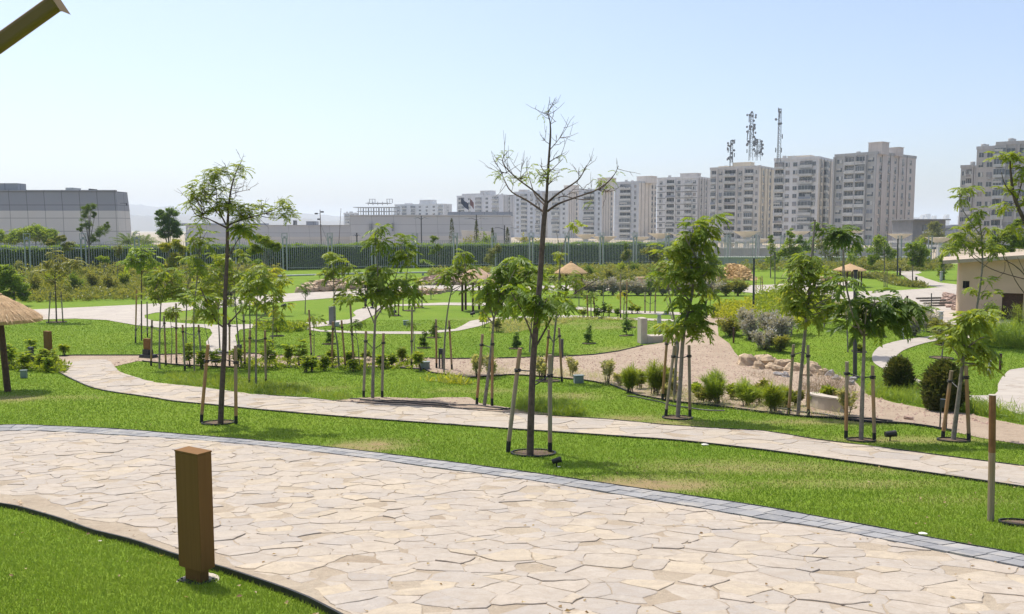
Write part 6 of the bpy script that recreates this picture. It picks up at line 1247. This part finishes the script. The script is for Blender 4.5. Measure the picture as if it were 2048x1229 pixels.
tower('distant low white block right of the unfinished frame', 790, 888, 904, 410, 780, 24, (.60,.61,.62), [(.08,2,'w'),(.2,4,'b'),(.38,4,'b'),(.52,2,'w'),(.66,2.0,'w'),(.8,2,'w'),(.93,4,'b')], [(.5,1,'w')], 8, 3.2, (.56,.55,.53), roof=[(.62,.4,14,7,4.6),(.2,.5,6,5,2)])
tower('small pale distant block at the left end of the row', 688, 712, 717, 428, 800, 24, (.58,.59,.60), [(.3,4,'b'),(.72,3,'b')], [], 7, 3.3, (.5,.5,.5))
tower('big grey apartment block filling the right edge', 1984, 2092, None, 286, 245, 34, (.40,.375,.34), [(.08,2.6,'b'),(.28,1.9,'w'),(.52,1.9,'w'),(.72,1.9,'w'),(.92,1.9,'w')], [], 11, 3.05, (.40,.375,.34), pil=[.165,.42,.63])
tower('stepped grey wing left of the big right-edge apartment block', 1946, 1984, 1990, 298, 268, 38, (.42,.39,.35), [(.25,1.2,'w'),(.7,1.4,'w')], [], 10, 3.05, (.42,.39,.35), depth=12)
tower('lowest outer wing of the right-edge apartment block', 1916, 1938, 1950, 336, 285, 42, (.36,.34,.31), [(.3,1.0,'w'),(.75,1.4,'b')], [(.5,1.0,'w')], 9, 3.05, (.42,.39,.35), depth=14)
# unfinished concrete frame
def skeleton():
    D = 760; a = W(715, 460, D); b = W(795, 460, D); wd = b.x-a.x; o = tag(empty('building_frame', (a.x, D, 0), -.15), 'unfinished concrete building frame of bare slabs and columns on the left', 'building frame'); zt = W(750, 407, D).z
    m = mat('raw_concrete', (.33,.33,.34), (.27,.27,.28), .5, .95); n = 8
    for f in range(8):
        mb = MB(); ex = 3.5 if f == 1 else 0; mb.box((wd/2-ex/2, 7, zt-f*3.6+(0 if f else 0)),(wd+ex-(16 if f == 0 else 0),16,.5)); mb.build('floor_slab', m, o)
    for i in range(n):
        for j in range(3):
            mb = MB(); mb.box((1+i*(wd-2)/(n-1), .5+j*6.5, zt/2-1.9),(.55,.55,zt-4)); mb.build('column', m, o)
    for i in range(5): mb = MB(); mb.box((9+i*(wd-18)/4, 4, zt+1.5-3.3/2-.0),(.5,.5,3.0)); mb.build('column', m, o)
    for x in (.35,.80):
        mb = MB(); 
        for s in (-2.5,2.5): mb.box((wd*x+s,5,zt+1.9),(.5,.5,3.3))
        mb.box((wd*x,5,zt+3.7),(5.6,2,.35)); mb.box((wd*x,5,zt+1.9),(.4,.4,3.3)); mb.build('roof_frame', m, o)
skeleton()
# low dark building between the towers and right block
g = W(1858, 460, 245); o = tag(empty('office_block', (g.x, 245, 0), .05), 'low dark modern block with long window bands beyond the trees at right', 'building'); zt = W(1858,441,245).z
mb = MB(); mb.box((0,6,zt/2),(9.6,12,zt)); mb.box((-.3,5,zt+.15),(10.6,14.5,.35)); mb.build('wall', mat('dark_block', (.21,.21,.215), (.17,.17,.175), 1, .8), o)
for i in range(2): mb = MB(); mb.box((1.0+i*.4,-.08,zt-2.2-i*3.4),(5.8,.2,1.7)); mb.build('window', M['glass'], o)
for i in range(2): mb = MB(); mb.box((1.0+i*.4,-.12,zt-3.4-i*3.4),(6.2,.34,.6)); mb.build('floor_band', M['frame'], o)
# ------------------------------------------------------------------ rooftop masts
def mast(px, base, top, D, w_, label, n_ant, leg=3, dish=0):
    b = W(px, base, D); t = W(px, top, D); H = t.z-b.z; o = tag(empty('antenna_mast', (b.x, D, b.z)), label, 'antenna mast', 'rooftop antenna masts'); mb = MB(); s = w_; m = M['mast']
    pts = [(math.cos(a)*s, math.sin(a)*s) for a in np.arange(leg)*2*math.pi/leg]
    for x, y in pts: mb.tube([[x,y,-1.2],[x*.7,y*.7,H]], .10, 5)
    z = 0; k = 0
    while z < H:
        f = 1-.3*z/H; zn = min(H, z+1.6)
        for i in range(leg): x0, y0 = pts[i]; x1, y1 = pts[(i+1)%leg]; mb.tube([[x0*f,y0*f,z],[x1*f,y1*f,zn]], .05, 4); mb.tube([[x0*f,y0*f,zn],[x1*f,y1*f,zn]], .05, 4)
        z = zn
    mb.build('lattice', m, o); rg = random.Random(int(px))
    for i in range(n_ant):
        zz = H*(.15+.85*rg.random()); a = rg.random()*6.28; r = s+.55; x, y = math.cos(a)*r, math.sin(a)*r; mb = MB()
        if rg.random() < .45: mb.tube([[x,y,zz],[x*1.35,y*1.35,zz]], [.5,.45], 10)
        else: mb.box((x,y,zz),(.32,.2,1.7),a)
        mb.tube([[x*.4,y*.4,zz],[x,y,zz]], .05, 4); mb.build('antenna', m, o)
M['mast'] = mat('mast_grey', (.17,.18,.19), (.12,.125,.13), 1, .7)
mast(1462, 328, 281, 366, .8, 'short rooftop mast crowded with antennas, leftmost', 22)
mast(1501, 316, 226, 366, 1.0, 'tallest dark mast crowded with antennas, on the cream tower', 46)
mast(1516, 316, 279, 370, 1.1, 'thick short cluster of antennas right of the tallest dark mast', 30)
mast(1557, 322, 218, 329, .8, 'thin white lattice mast on the white tower', 9)
# ------------------------------------------------------------------ clad halls behind the hedge
M['clad'] = brickmat('cladding_grey', (.28,.29,.31), (.30,.31,.33), (.12,.12,.13), 3.5, 2.6, .06)
M['clad_lt'] = brickmat('cladding_light', (.58,.565,.53), (.61,.59,.55), (.25,.25,.24), 3.5, 2.6, .06)
M['clad_b'] = brickmat('cladding_hall', (.52,.51,.50), (.55,.54,.53), (.36,.35,.35), 6, 2.3, .07)
M['clad_c'] = brickmat('cladding_warm', (.64,.59,.53), (.62,.57,.51), (.38,.34,.31), 6, 2.5, .05)
def hall(name, D, x0, x1, top, split, label, m1, m2, depth=40, parts=(), slope=0):
    a = W(x0, 460, D); b = W(x1, 460, D); zt = W(x0, top, D).z; zs = W(x0, split, D).z if split else 0; wd = b.x-a.x; o = tag(empty(name, (a.x, D, 0)), label, 'exhibition hall')
    bt = .7 if slope else 0
    mb = MB(); mb.add([[0,-.3,zs],[wd-bt*.5,-.3,zs],[wd-bt,-.0,zt],[0,-.0,zt]],[[0,1,2,3]]); mb.add([[wd-bt*.5,-.3,zs],[wd-bt*.5,depth,zs],[wd-bt,depth,zt],[wd-bt,0,zt]],[[0,1,2,3]]); mb.add([[0,0,zt],[wd-bt,0,zt],[wd-bt,depth,zt],[0,depth,zt]],[[0,1,2,3]]); mb.add([[0,-.3,zs],[0,depth,zs],[0,depth,zt],[0,0,zt]],[[0,1,2,3]]); mb.build('upper_wall', M[m1], o)
    if split: mb = MB(); mb.add([[0,-.4,0],[wd,-.4,0],[wd-bt*.5,-.35,zs],[0,-.35,zs]],[[0,1,2,3]]); mb.add([[wd,-.4,0],[wd,depth,0],[wd-bt*.5,depth,zs],[wd-bt*.5,-.35,zs]],[[0,1,2,3]]); mb.build('lower_wall', M[m2], o)
    mb = MB(); mb.box(((wd-bt)/2,-.02,zt+.12),(wd-bt+.2,.5,.25)); mb.build('parapet', M[m1], o)
    for (x, t, w_, h, mm) in parts:
        c = W(x, t, D); mb = MB(); mb.box((c.x-a.x, 3, zt+(c.z-zt)/2),(w_, 3, max(.3,c.z-zt))); mb.build('roof_unit', M[mm], o)
    return o, a, wd
hall('exhibition_hall', 170, -120, 242, 383, 422, 'big grey-clad hall with a darker upper band on the left', 'clad', 'clad_lt', 5, [(6,366,4.0,1,'clad'),(131,375,1.6,1,'frame'),(171,377,.3,1,'dark_metal')], 1)
g = W(180, 397, 169.5); o = tag(empty('camera_arm', W(243,407,169)), 'small camera arm sticking out from the left hall corner', 'security camera'); mb = MB(); mb.box((.4,0,0),(1.3,.08,.08)); mb.build('arm', M['dark_metal'], o); mb = MB(); mb.lathe([(0,.1),(.14,.1),(.17,-.15),(0,-.3)],(1.0,0,-.15),10); mb.build('camera', M['dark_metal'], o)
hall('exhibition_hall', 250, 372, 720, 452, 474, 'long low grey hall in the middle distance left of centre', 'clad_b', 'clad_c', 30, [(440,447,26,1,'clad'),(620,443,3,1,'clad'),(585,441,.4,1,'dark_metal')])
hall('exhibition_hall', 235, 700, 1022, 432, 472, 'taller pale clad hall behind the double-arm street lamps', 'clad_b', 'clad_c', 36, [(880,426,0.1,1,'clad_b'),(960,424,18,1,'clad')])
for (x0,x1,t0,t1,lab) in []: pass
g = W(742, 455, 234.5); o = tag(empty('wall_louvre', g), 'dark louvre opening in the tall pale hall wall', 'wall opening'); mb = MB(); mb.box((0,0,0),(.9,.3,2.0)); mb.build('panel', M['clad'], o); mb = MB(); mb.box((0,-.1,1.1),(1.1,.3,.12)); mb.build('frame', M['frame'], o)
g = W(785, 455, 234.5); o = tag(empty('wall_louvre', g), 'narrow vertical slot in the tall pale hall wall', 'wall opening'); mb = MB(); mb.box((0,0,0),(.5,.3,2.2)); mb.build('panel', M['clad'], o); mb = MB(); mb.box((0,-.1,1.2),(.7,.3,.12)); mb.build('frame', M['frame'], o)
def wedge():
    D = 215; o = tag(empty('sloping_wing', (W(920,460,D).x, D, 0)), 'angular cream wall wing with slanted right side in front of the pale hall', 'building'); x0 = W(920,460,D).x; f = lambda x, y, d=0: [W(x,y,D).x-x0, d, W(x,y,D).z]
    m = mat('cream_wing', (.62,.56,.47), (.58,.52,.44), .3, .85); mb = MB(); mb.add([f(922,461),f(982,464),f(1002,520),f(935,520),f(922,461,6),f(982,464,6),f(1002,520,6),f(935,520,6)],[[0,1,2,3],[0,1,5,4],[1,2,6,5],[4,5,6,7]]); mb.build('wall', m, o)
    mb = MB(); mb.add([f(906,481,-2),f(930,478,-2),f(925,520,-2),f(908,520,-2),f(906,481,4),f(930,478,4),f(925,520,4),f(908,520,4)],[[0,1,2,3],[0,1,5,4],[1,2,6,5],[3,0,4,7]]); mb.build('side_wing', m, o)
wedge()
def slamp(px, py, top, D, arm, label, heads=2):
    g = W(px, 500, D); g.z = float(zg(g.x, g.y)); z = W(px, top, D).z; o = tag(empty('street_lamp', g), label, 'street lamp', 'double-arm street lamps'); mb = MB(); mb.tube([[0,0,0],[0,0,z]], [.16,.11], 8); mb.build('pole', M['dark_metal'], o); zz = W(px, py, D).z
    for s in ((-1,1) if heads == 2 else (1,)): mb = MB(); mb.tube([[0,0,zz-.15],[s*arm*.4,0,zz+.25],[s*arm*.7,0,zz+.2]], .06, 5); mb.build('arm', M['dark_metal'], o); mb = MB(); mb.box((s*arm*.85,0,zz+.1),(arm*.42,.3,.16),taper=.7); mb.build('lamp_head', M['pale_metal'], o)
slamp(843, 438, 432, 190, 1.6, 'double-arm street lamp left of the cream wing'); slamp(953, 439, 430, 185, 2.5, 'double-arm street lamp with small solar panel, above a cypress'); slamp(1009, 458, 451, 180, 2.9, 'lower double-arm street lamp at the right end of the pale hall'); slamp(714, 473, 466, 150, .7, 'short street lamp just above the left fence pillar')
def flag(px, pyb, top, D, c, label, w_=3.2):
    g = W(px, 460, D); z0 = W(px, pyb, D).z; o = tag(empty('flagpole', (g.x, D, 0)), label, 'flagpole', 'flagpoles'); zt = W(px, top, D).z; mb = MB(); mb.tube([[0,0,0],[0,0,zt]], [.15,.08], 6); mb.build('pole', M['pale_metal'], o)
    mb = MB(); X = np.linspace(0,w_,9); V = []
    for i, x in enumerate(X):
        for j in range(4): V.append([x*.85, .3*math.sin(x*2.2), zt-.2-j*.75-x*.75+.15*math.sin(x*3)])
    mb.add(V, [[i*4+j, (i+1)*4+j, (i+1)*4+j+1, i*4+j+1] for i in range(8) for j in range(3)]); mb.build('flag', mat('flag_cloth', c, None, 5, .9), o)
flag(922, 410, 394, 300, (.02,.03,.07), 'flagpole with a dark navy flag before the wide white tower'); flag(940, 412, 397, 300, (.22,.10,.10), 'flagpole with a furled dark red flag right of the navy one', 1.6)
def thinmast(px, base, top, D, label, r, cams=False, tx=None):
    g = W(px, base, D); g.z = float(zg(g.x, g.y)); t = W(tx or px, top, D)-g; o = tag(empty('mast', g), label, 'mast'); mb = MB(); mb.tube([[0,0,0], t], [r, r*.6], 6); mb.build('pole', M['bark'], o)
    if cams:
        for q in ((-.9,-.9),(.5,-.5),(-.3,-2.2)): mb = MB(); mb.box((t.x+q[0], 0, t.z+q[1]),(.7,.3,.35)); mb.tube([[t.x,0,t.z+q[1]],[t.x+q[0],0,t.z+q[1]]], .04, 4); mb.build('camera', M['dark_metal'], o)
        mb = MB(); mb.tube([[t.x,0,t.z-3],[t.x+4,1,t.z-15]], .03, 4); mb.build('stay', M['dark_metal'], o)
thinmast(643, 495, 420, 200, 'dark mast with small cameras above the low grey hall', .13, True, 640)
thinmast(676, 495, 417, 180, 'very thin leaning whip mast above the low grey hall', .07, False, 682)
# ------------------------------------------------------------------ hills, skyline, far ground
def hills(name, D, x0, x1, prof, c, depth=900):
    n = 90; xs = np.linspace(x0, x1, n); mb = MB(); rg = np.random.RandomState(int(D)); top = np.interp(xs, [p[0] for p in prof], [p[1] for p in prof])+np.convolve(rg.normal(0,1.6,n+8), np.ones(5)/5, 'same')[4:-4]
    V = []
    for r, (h, dd) in enumerate([(0,0),(.35,.1),(.8,.3),(1,.5),(.7,.8),(0,1.2)]):
        for x, t in zip(xs, top):
            q = W(x, t, D); V.append([q.x*(1+dd*depth/D), D+dd*depth, max(.0, q.z)*h+(0 if h == 0 else rg.uniform(-.04,.04)*q.z)])
    mb.add(V, [[r*n+i, r*n+i+1, (r+1)*n+i+1, (r+1)*n+i] for r in range(5) for i in range(n-1)])
    tag(mb.build(name, mat(name+'_earth', tuple(x*.5 for x in c), None, .004, 1), smooth=True), kind='structure')
hills('hills', 4200, -200, 800, [(-200,405),(100,402),(240,404),(300,407),(420,412),(520,418),(700,430),(800,440)], (.30,.26,.21))
hills('hills', 3000, 200, 760, [(200,432),(330,426),(420,432),(600,436),(760,446)], (.30,.26,.21), 500)
hills('hills', 5200, 1700, 2200, [(1700,448),(1850,446),(1920,447),(2200,446)], (.30,.27,.22))
o = tag(empty('city_skyline', (0,0,0)), 'hazy line of distant city blocks between the towers at right', 'skyline', kind='stuff'); mb = MB()
x = 1815
while x < 1925:
    w_ = RS.uniform(2.5,6); t = 446-RS.uniform(3,20)*(.6+.6*math.exp(-((x-1900)/30)**2)); a = W(x, t, 2700); mb.box((a.x+w_/2*2700/F, 2700+RS.uniform(0,200), a.z/2), (w_*2700/F, 20, a.z)); x += w_*RS.uniform(.7,1.3)
mb.build('blocks', M['clad_lt'], o)
for i in range(6):
    a = W(1887+i*8, 452+RS.uniform(-3,3), 480+i*4); o = tag(empty('house', (a.x, 480+i*4, 0)), f'low far house peeking above the trees at right, {ORD[i]} from the left', 'house', 'low far houses'); mb = MB(); mb.box((0,0,a.z/2),(RS.uniform(7,10),12,a.z)); mb.build('wall', M['clad'], o); mb = MB(); mb.box((0,-6.1,a.z-1.6),(4,.2,1.3)); mb.build('window', M['glass'], o)
# ------------------------------------------------------------------ ground cover (stuff)
def nograss(x, y):
    bad = np.zeros(x.shape, bool)
    for p in NOGRASS: bad |= inpoly(x, y, p)
    return bad
def grass():
    mb = MB(); N = 760000
    u = RS.rand(N); y = 4.2*(48/4.2)**u; t = RS.uniform(-.66,.66,N); x = t*y
    ok = ~nograss(x, y); x, y = x[ok], y[ok]; d = dryf(x, y); keep = RS.rand(len(x)) > d*.7; x, y, d = x[keep], y[keep], d[keep]; n = len(x)
    s = np.sqrt(y/6); h = RS.uniform(.016,.04,n)*(.75+.3*s)*(1-.4*d); w_ = .0032*(y/6)**.85*RS.uniform(.8,1.6,n); a = RS.rand(n)*6.283; l = RS.normal(0,.45,(n,2))*h[:,None]
    z = zg(x, y)-.004; V = np.stack([np.column_stack([x-np.cos(a)*w_, y-np.sin(a)*w_, z]), np.column_stack([x+np.cos(a)*w_, y+np.sin(a)*w_, z]), np.column_stack([x+l[:,0], y+l[:,1], z+h])], 1).reshape(-1,3)
    tone = np.clip(.5+.5*np.sin(x*1.3+np.sin(y*.9)*2)*.4+RS.normal(0,.22,n), .01, 1); tone = np.where(RS.rand(n) < np.clip(d*1.35,0,.96)*(.55+.45*np.sin(x*2.1+np.sin(y*3.1)*1.5)**2), 2.0, tone)
    mb.add(V, np.arange(3*n).reshape(-1,3), 0, np.repeat(tone, 3))
    k = NT('grass_blades'); r = k.attr('rnd')
    c = k.mix(r, (.14,.24,.02), (.32,.40,.05)); c = k.mix(k.math('GREATER_THAN', r, 1.5), c, (.42,.33,.16)); n1 = k.noise(k.pos(), .45, 3); c = k.mix(k.ramp(n1, [(.35,.0),(.7,.45)]), c, (.22,.27,.03)); k.col(c)
    k.b.inputs['Roughness'].default_value = .5; k.b.inputs['Specular IOR Level'].default_value = .3
    tr = k.n('ShaderNodeBsdfTranslucent'); k.l(k.mix(.5, c, (.20,.32,.02)), tr.inputs[0]); ms = k.n('ShaderNodeMixShader'); ms.inputs[0].default_value = .4; k.l(k.b.outputs[0], ms.inputs[1]); k.l(tr.outputs[0], ms.inputs[2]); k.l(ms.outputs[0], k.t.nodes['Material Output'].inputs[0])
    tag(mb.build('grass', k.m), 'short mown green grass with dry yellowed patches across the lawns', 'grass', kind='stuff')
grass()
M['leaf_brush'] = leafmat('dry_brush', (.20,.15,.10), (.36,.29,.20), .15)
def cover(name, px, n, L, tpl, leaf, label, hmax, clump=True, nl=9):
    poly = proj(px); lo, hi = poly.min(0), poly.max(0); x = RS.uniform(lo[0],hi[0],n*8); y = RS.uniform(lo[1],hi[1],n*8); q = inpoly(x,y,poly); x, y = x[q][:n], y[q][:n]
    q = (np.sin(x*1.7+y*.6)+np.sin(y*2.3-x)+RS.normal(0,.8,len(x))) > -1.1; x, y = x[q], y[q]; mb = MB(); m = len(x)
    X = np.repeat(x, nl)+RS.normal(0,L*.5,m*nl); Y = np.repeat(y, nl)+RS.normal(0,L*.5,m*nl); hh = np.repeat(hmax*RS.uniform(.25,1,m)*(1+.3*np.sin(x*.9+y)), nl)*RS.uniform(0.05,1,m*nl); Z = zg(X,Y)+hh
    scatter(mb, tpl, np.column_stack([X,Y,Z]), RS.rand(m*nl)*6.283, RS.uniform(.1,1.4,m*nl), L*RS.uniform(.5,1.3,m*nl), RS.uniform(-1,1,m*nl), np.clip(np.repeat(RS.rand(m)*.6, nl)+hh/hmax*.4,0,1))
    tag(mb.build(name, M[leaf]), label, 'ground cover', kind='stuff')
cover('ground_cover', [(20,603),(60,606),(200,602),(350,598),(500,588),(540,572),(520,560),(400,556),(250,557),(60,560),(20,575)], 6500, .24, 'leaf', 'leaf_olive', 'weedy olive planting bed between the left fence and the lawn', .5)
cover('ground_cover', [(60,560),(250,556),(420,556),(540,560),(560,552),(300,550),(60,552)], 1500, .42, 'leaf', 'leaf_olive', 'taller leafy undergrowth at the foot of the left fence', 1.4)
cover('ground_cover', [(1060,563),(1150,566),(1250,565),(1400,566),(1452,562),(1440,545),(1300,540),(1180,541),(1090,545),(1060,552)], 3600, .34, 'leaf', 'leaf_olive', 'low mixed shrubs filling the bed behind the silver row', .95)
cover('ground_cover', [(860,556),(1000,556),(1060,556),(1060,546),(940,548),(860,550)], 900, .34, 'leaf', 'leaf_olive', 'straggly shrubs along the fence foot at centre', .9)
cover('ground_cover', [(320,760),(345,770),(400,775),(480,785),(612,797),(690,803),(700,795),(640,785),(560,770),(430,752),(345,752)], 2200, .13, 'needle', 'leaf', 'tall weeds along the near side of the second paved path', .22)
cover('ground_cover', [(1035,826),(1130,835),(1175,834),(1150,822),(1060,812),(1032,812)], 900, .14, 'needle', 'leaf_bright', 'lush low weeds behind the tallest tree beside the paved path', .26)
cover('ground_cover', [(980,665),(1024,668),(1150,642),(1300,642),(1340,645),(1200,637),(1050,640),(985,645)], 700, .12, 'leaf', 'leaf_pale', 'dry pale ground cover along the lower white path', .12)
cover('ground_cover', [(510,660),(560,668),(612,662),(615,656),(560,650),(512,652)], 450, .16, 'leaf', 'leaf', 'leafy patch beside the narrow white path at left', .25)
cover('ground_cover', [(1425,640),(1500,640),(1560,635),(1610,622),(1640,640),(1600,655),(1560,650),(1600,600),(1500,604),(1430,615)], 1500, .20, 'leaf', 'leaf_yel', 'yellow-green low bed behind the silver shrub mound', .45)
cover('ground_cover', [(1515,640),(1560,655),(1650,648),(1660,630),(1600,598),(1560,592),(1512,596)], 1600, .24, 'leaf', 'leaf', 'mixed leafy bed around the slim dark green lamp pole', .8)
cover('ground_cover', [(1740,795),(1800,805),(1870,818),(1936,826),(1990,838),(2048,850),(2048,842),(1980,825),(1930,808),(1860,790),(1780,775),(1735,775)], 2000, .17, 'needle', 'leaf_bright', 'rough green weeds around the dark conifers', .34)
cover('ground_cover', [(1958,696),(2100,700),(2100,672),(1990,670),(1958,674)], 2600, .34, 'needle', 'leaf_bright', 'dense reed-like grasses in the bed below the hut', .75)
cover('ground_cover', [(1640,548),(1760,552),(1790,556),(1780,562),(1840,572),(1860,577),(1835,577),(1790,572),(1755,560)], 900, .28, 'leaf', 'leaf_olive', 'low leafy edge planting along the sandy curve at right', .5)
cover('ground_cover', [(1700,541),(1900,541),(1900,532),(1700,533)], 1500, .45, 'leaf', 'leaf_olive', 'shaggy shrubs along the right fence foot', 1.3)
cover('ground_cover', [(850,762),(905,770),(940,770),(930,762),(900,752),(865,750)], 110, .2, 'blade', 'leaf_yel', 'spiky yellow-edged strap plants in the bed by the utility box', .10)
cover('ground_cover', [(20,742),(60,745),(125,748),(140,735),(100,722),(20,725)], 300, .13, 'leaf', 'leaf', 'low seedlings in the left sandy bed', .18)
cover('ground_cover', [(1480,545),(1700,545),(1700,536),(1480,536)], 500, .4, 'leaf', 'leaf_olive', 'scattered shrubs below the grey retaining wall', 1.0)
cover('ground_cover', [(480,742),(850,742),(850,725),(560,720),(480,725)], 420, .12, 'leaf', 'leaf', 'scattered seedlings and weeds in the sand strip', .16)
cover('ground_cover', [(930,756),(1030,752),(1110,758),(1180,765),(1230,776),(1290,795),(1350,808),(1440,817),(1530,830),(1620,838),(1700,842),(1700,830),(1600,815),(1450,795),(1300,770),(1180,752),(1060,742),(940,746)], 900, .12, 'needle', 'leaf_pale', 'sparse dry tufts along the near edge of the sand', .22)
cover('ground_cover', [(500,792),(690,803),(700,797),(860,796),(950,800),(960,780),(700,770),(500,770)], 500, .09, 'needle', 'leaf_bright', 'scattered tall weeds in the lawn behind the paved path', .2)
cover('ground_cover', [(1560,585),(1700,640),(1760,640),(1740,625),(1640,600),(1570,580)], 300, .2, 'leaf', 'leaf_olive', 'small plants along the plaza edge', .35)
cover('ground_cover', [(1600,770),(1650,755),(1700,772),(1722,795),(1690,812),(1640,806),(1605,792)], 420, .16, 'needle', 'leaf_brush', 'heap of dry twigs and brushwood behind the slim sapling stakes', .3)
cover('ground_cover', [(1480,735),(1560,745),(1600,760),(1570,775),(1500,755)], 130, .10, 'needle', 'leaf_brush', 'dry wisps in front of the boulders', .15)
def pebbles():
    mb = MB(); n = 5200; x = RS.uniform(-14,22,n*6); y = RS.uniform(17,34,n*6); q = inpoly(x,y,sand_poly)|inpoly(x,y,sand2_poly); x, y = x[q][:n], y[q][:n]; n = len(x); s = RS.uniform(.008,.032,n)*np.where(RS.rand(n)<.04,2.0,1); a = RS.rand(n)*6.28
    B = np.array([[-1,-1,0],[1,-.8,0],[.9,1,0],[-1,.8,0],[0,.1,.9]]); V = B[None]*s[:,None,None]; c, d = np.cos(a)[:,None], np.sin(a)[:,None]; V = np.stack([V[:,:,0]*c-V[:,:,1]*d, V[:,:,0]*d+V[:,:,1]*c, V[:,:,2]], -1)+np.stack([x,y,zg(x,y)+.012],-1)[:,None]
    mb.add(V.reshape(-1,3), (np.array([[0,1,4],[1,2,4],[2,3,4],[3,0,4]])[None]+(np.arange(n)*5)[:,None,None]).reshape(-1,3)); tag(mb.build('pebbles', M['rockpink']), 'loose pebbles and clods scattered over the sandy track', 'pebbles', kind='stuff')
pebbles()
def leaves():
    mb = MB(); n = 420; y = 4.5*(26/4.5)**RS.rand(n); x = RS.uniform(-.62,.62,n)*y
    scatter(mb, 'wide', np.column_stack([x,y,zg(x,y)+.032]), RS.rand(n)*6.283, RS.uniform(-.25,.3,n), RS.uniform(.015,.05,n), RS.uniform(-.5,.5,n))
    tag(mb.build('fallen_leaves', leafmat('dry_leaf', (.20,.12,.05), (.42,.32,.14), .2)), 'sprinkling of dry fallen leaves over the paving and turf', 'fallen leaves', kind='stuff')
leaves()
# ------------------------------------------------------------------ haze
hz = MB(); hz.box((0, 4800, 84), (13000, 11000, 176)); 
o = hz.build('haze', []) if False else None
me = bpy.data.meshes.new('haze'); x0,x1,y0,y1,z0,z1 = -7000,7000,-700,9500,-1.2,165.
me.from_pydata([(x0,y0,z0),(x1,y0,z0),(x1,y1,z0),(x0,y1,z0),(x0,y0,z1),(x1,y0,z1),(x1,y1,z1),(x0,y1,z1)], [], [(0,3,2,1),(4,5,6,7),(0,1,5,4),(1,2,6,5),(2,3,7,6),(3,0,4,7)])
o = bpy.data.objects.new('haze', me); COL.objects.link(o); hm = bpy.data.materials.new('haze_air'); hm.use_nodes = True; t = hm.node_tree; t.nodes.remove(t.nodes['Principled BSDF'])
pv = t.nodes.new('ShaderNodeVolumePrincipled'); pv.inputs['Color'].default_value = (.80,.90,1,1); pv.inputs['Density'].default_value = .00024; pv.inputs['Anisotropy'].default_value = .3
t.links.new(pv.outputs[0], t.nodes['Material Output'].inputs['Volume']); me.materials.append(hm); tag(o, 'thin pale summer haze over the park and city', 'haze', kind='stuff')
print('OBJS', len(bpy.data.objects), 'TRIS', sum(len(m.polygons) for m in bpy.data.meshes))
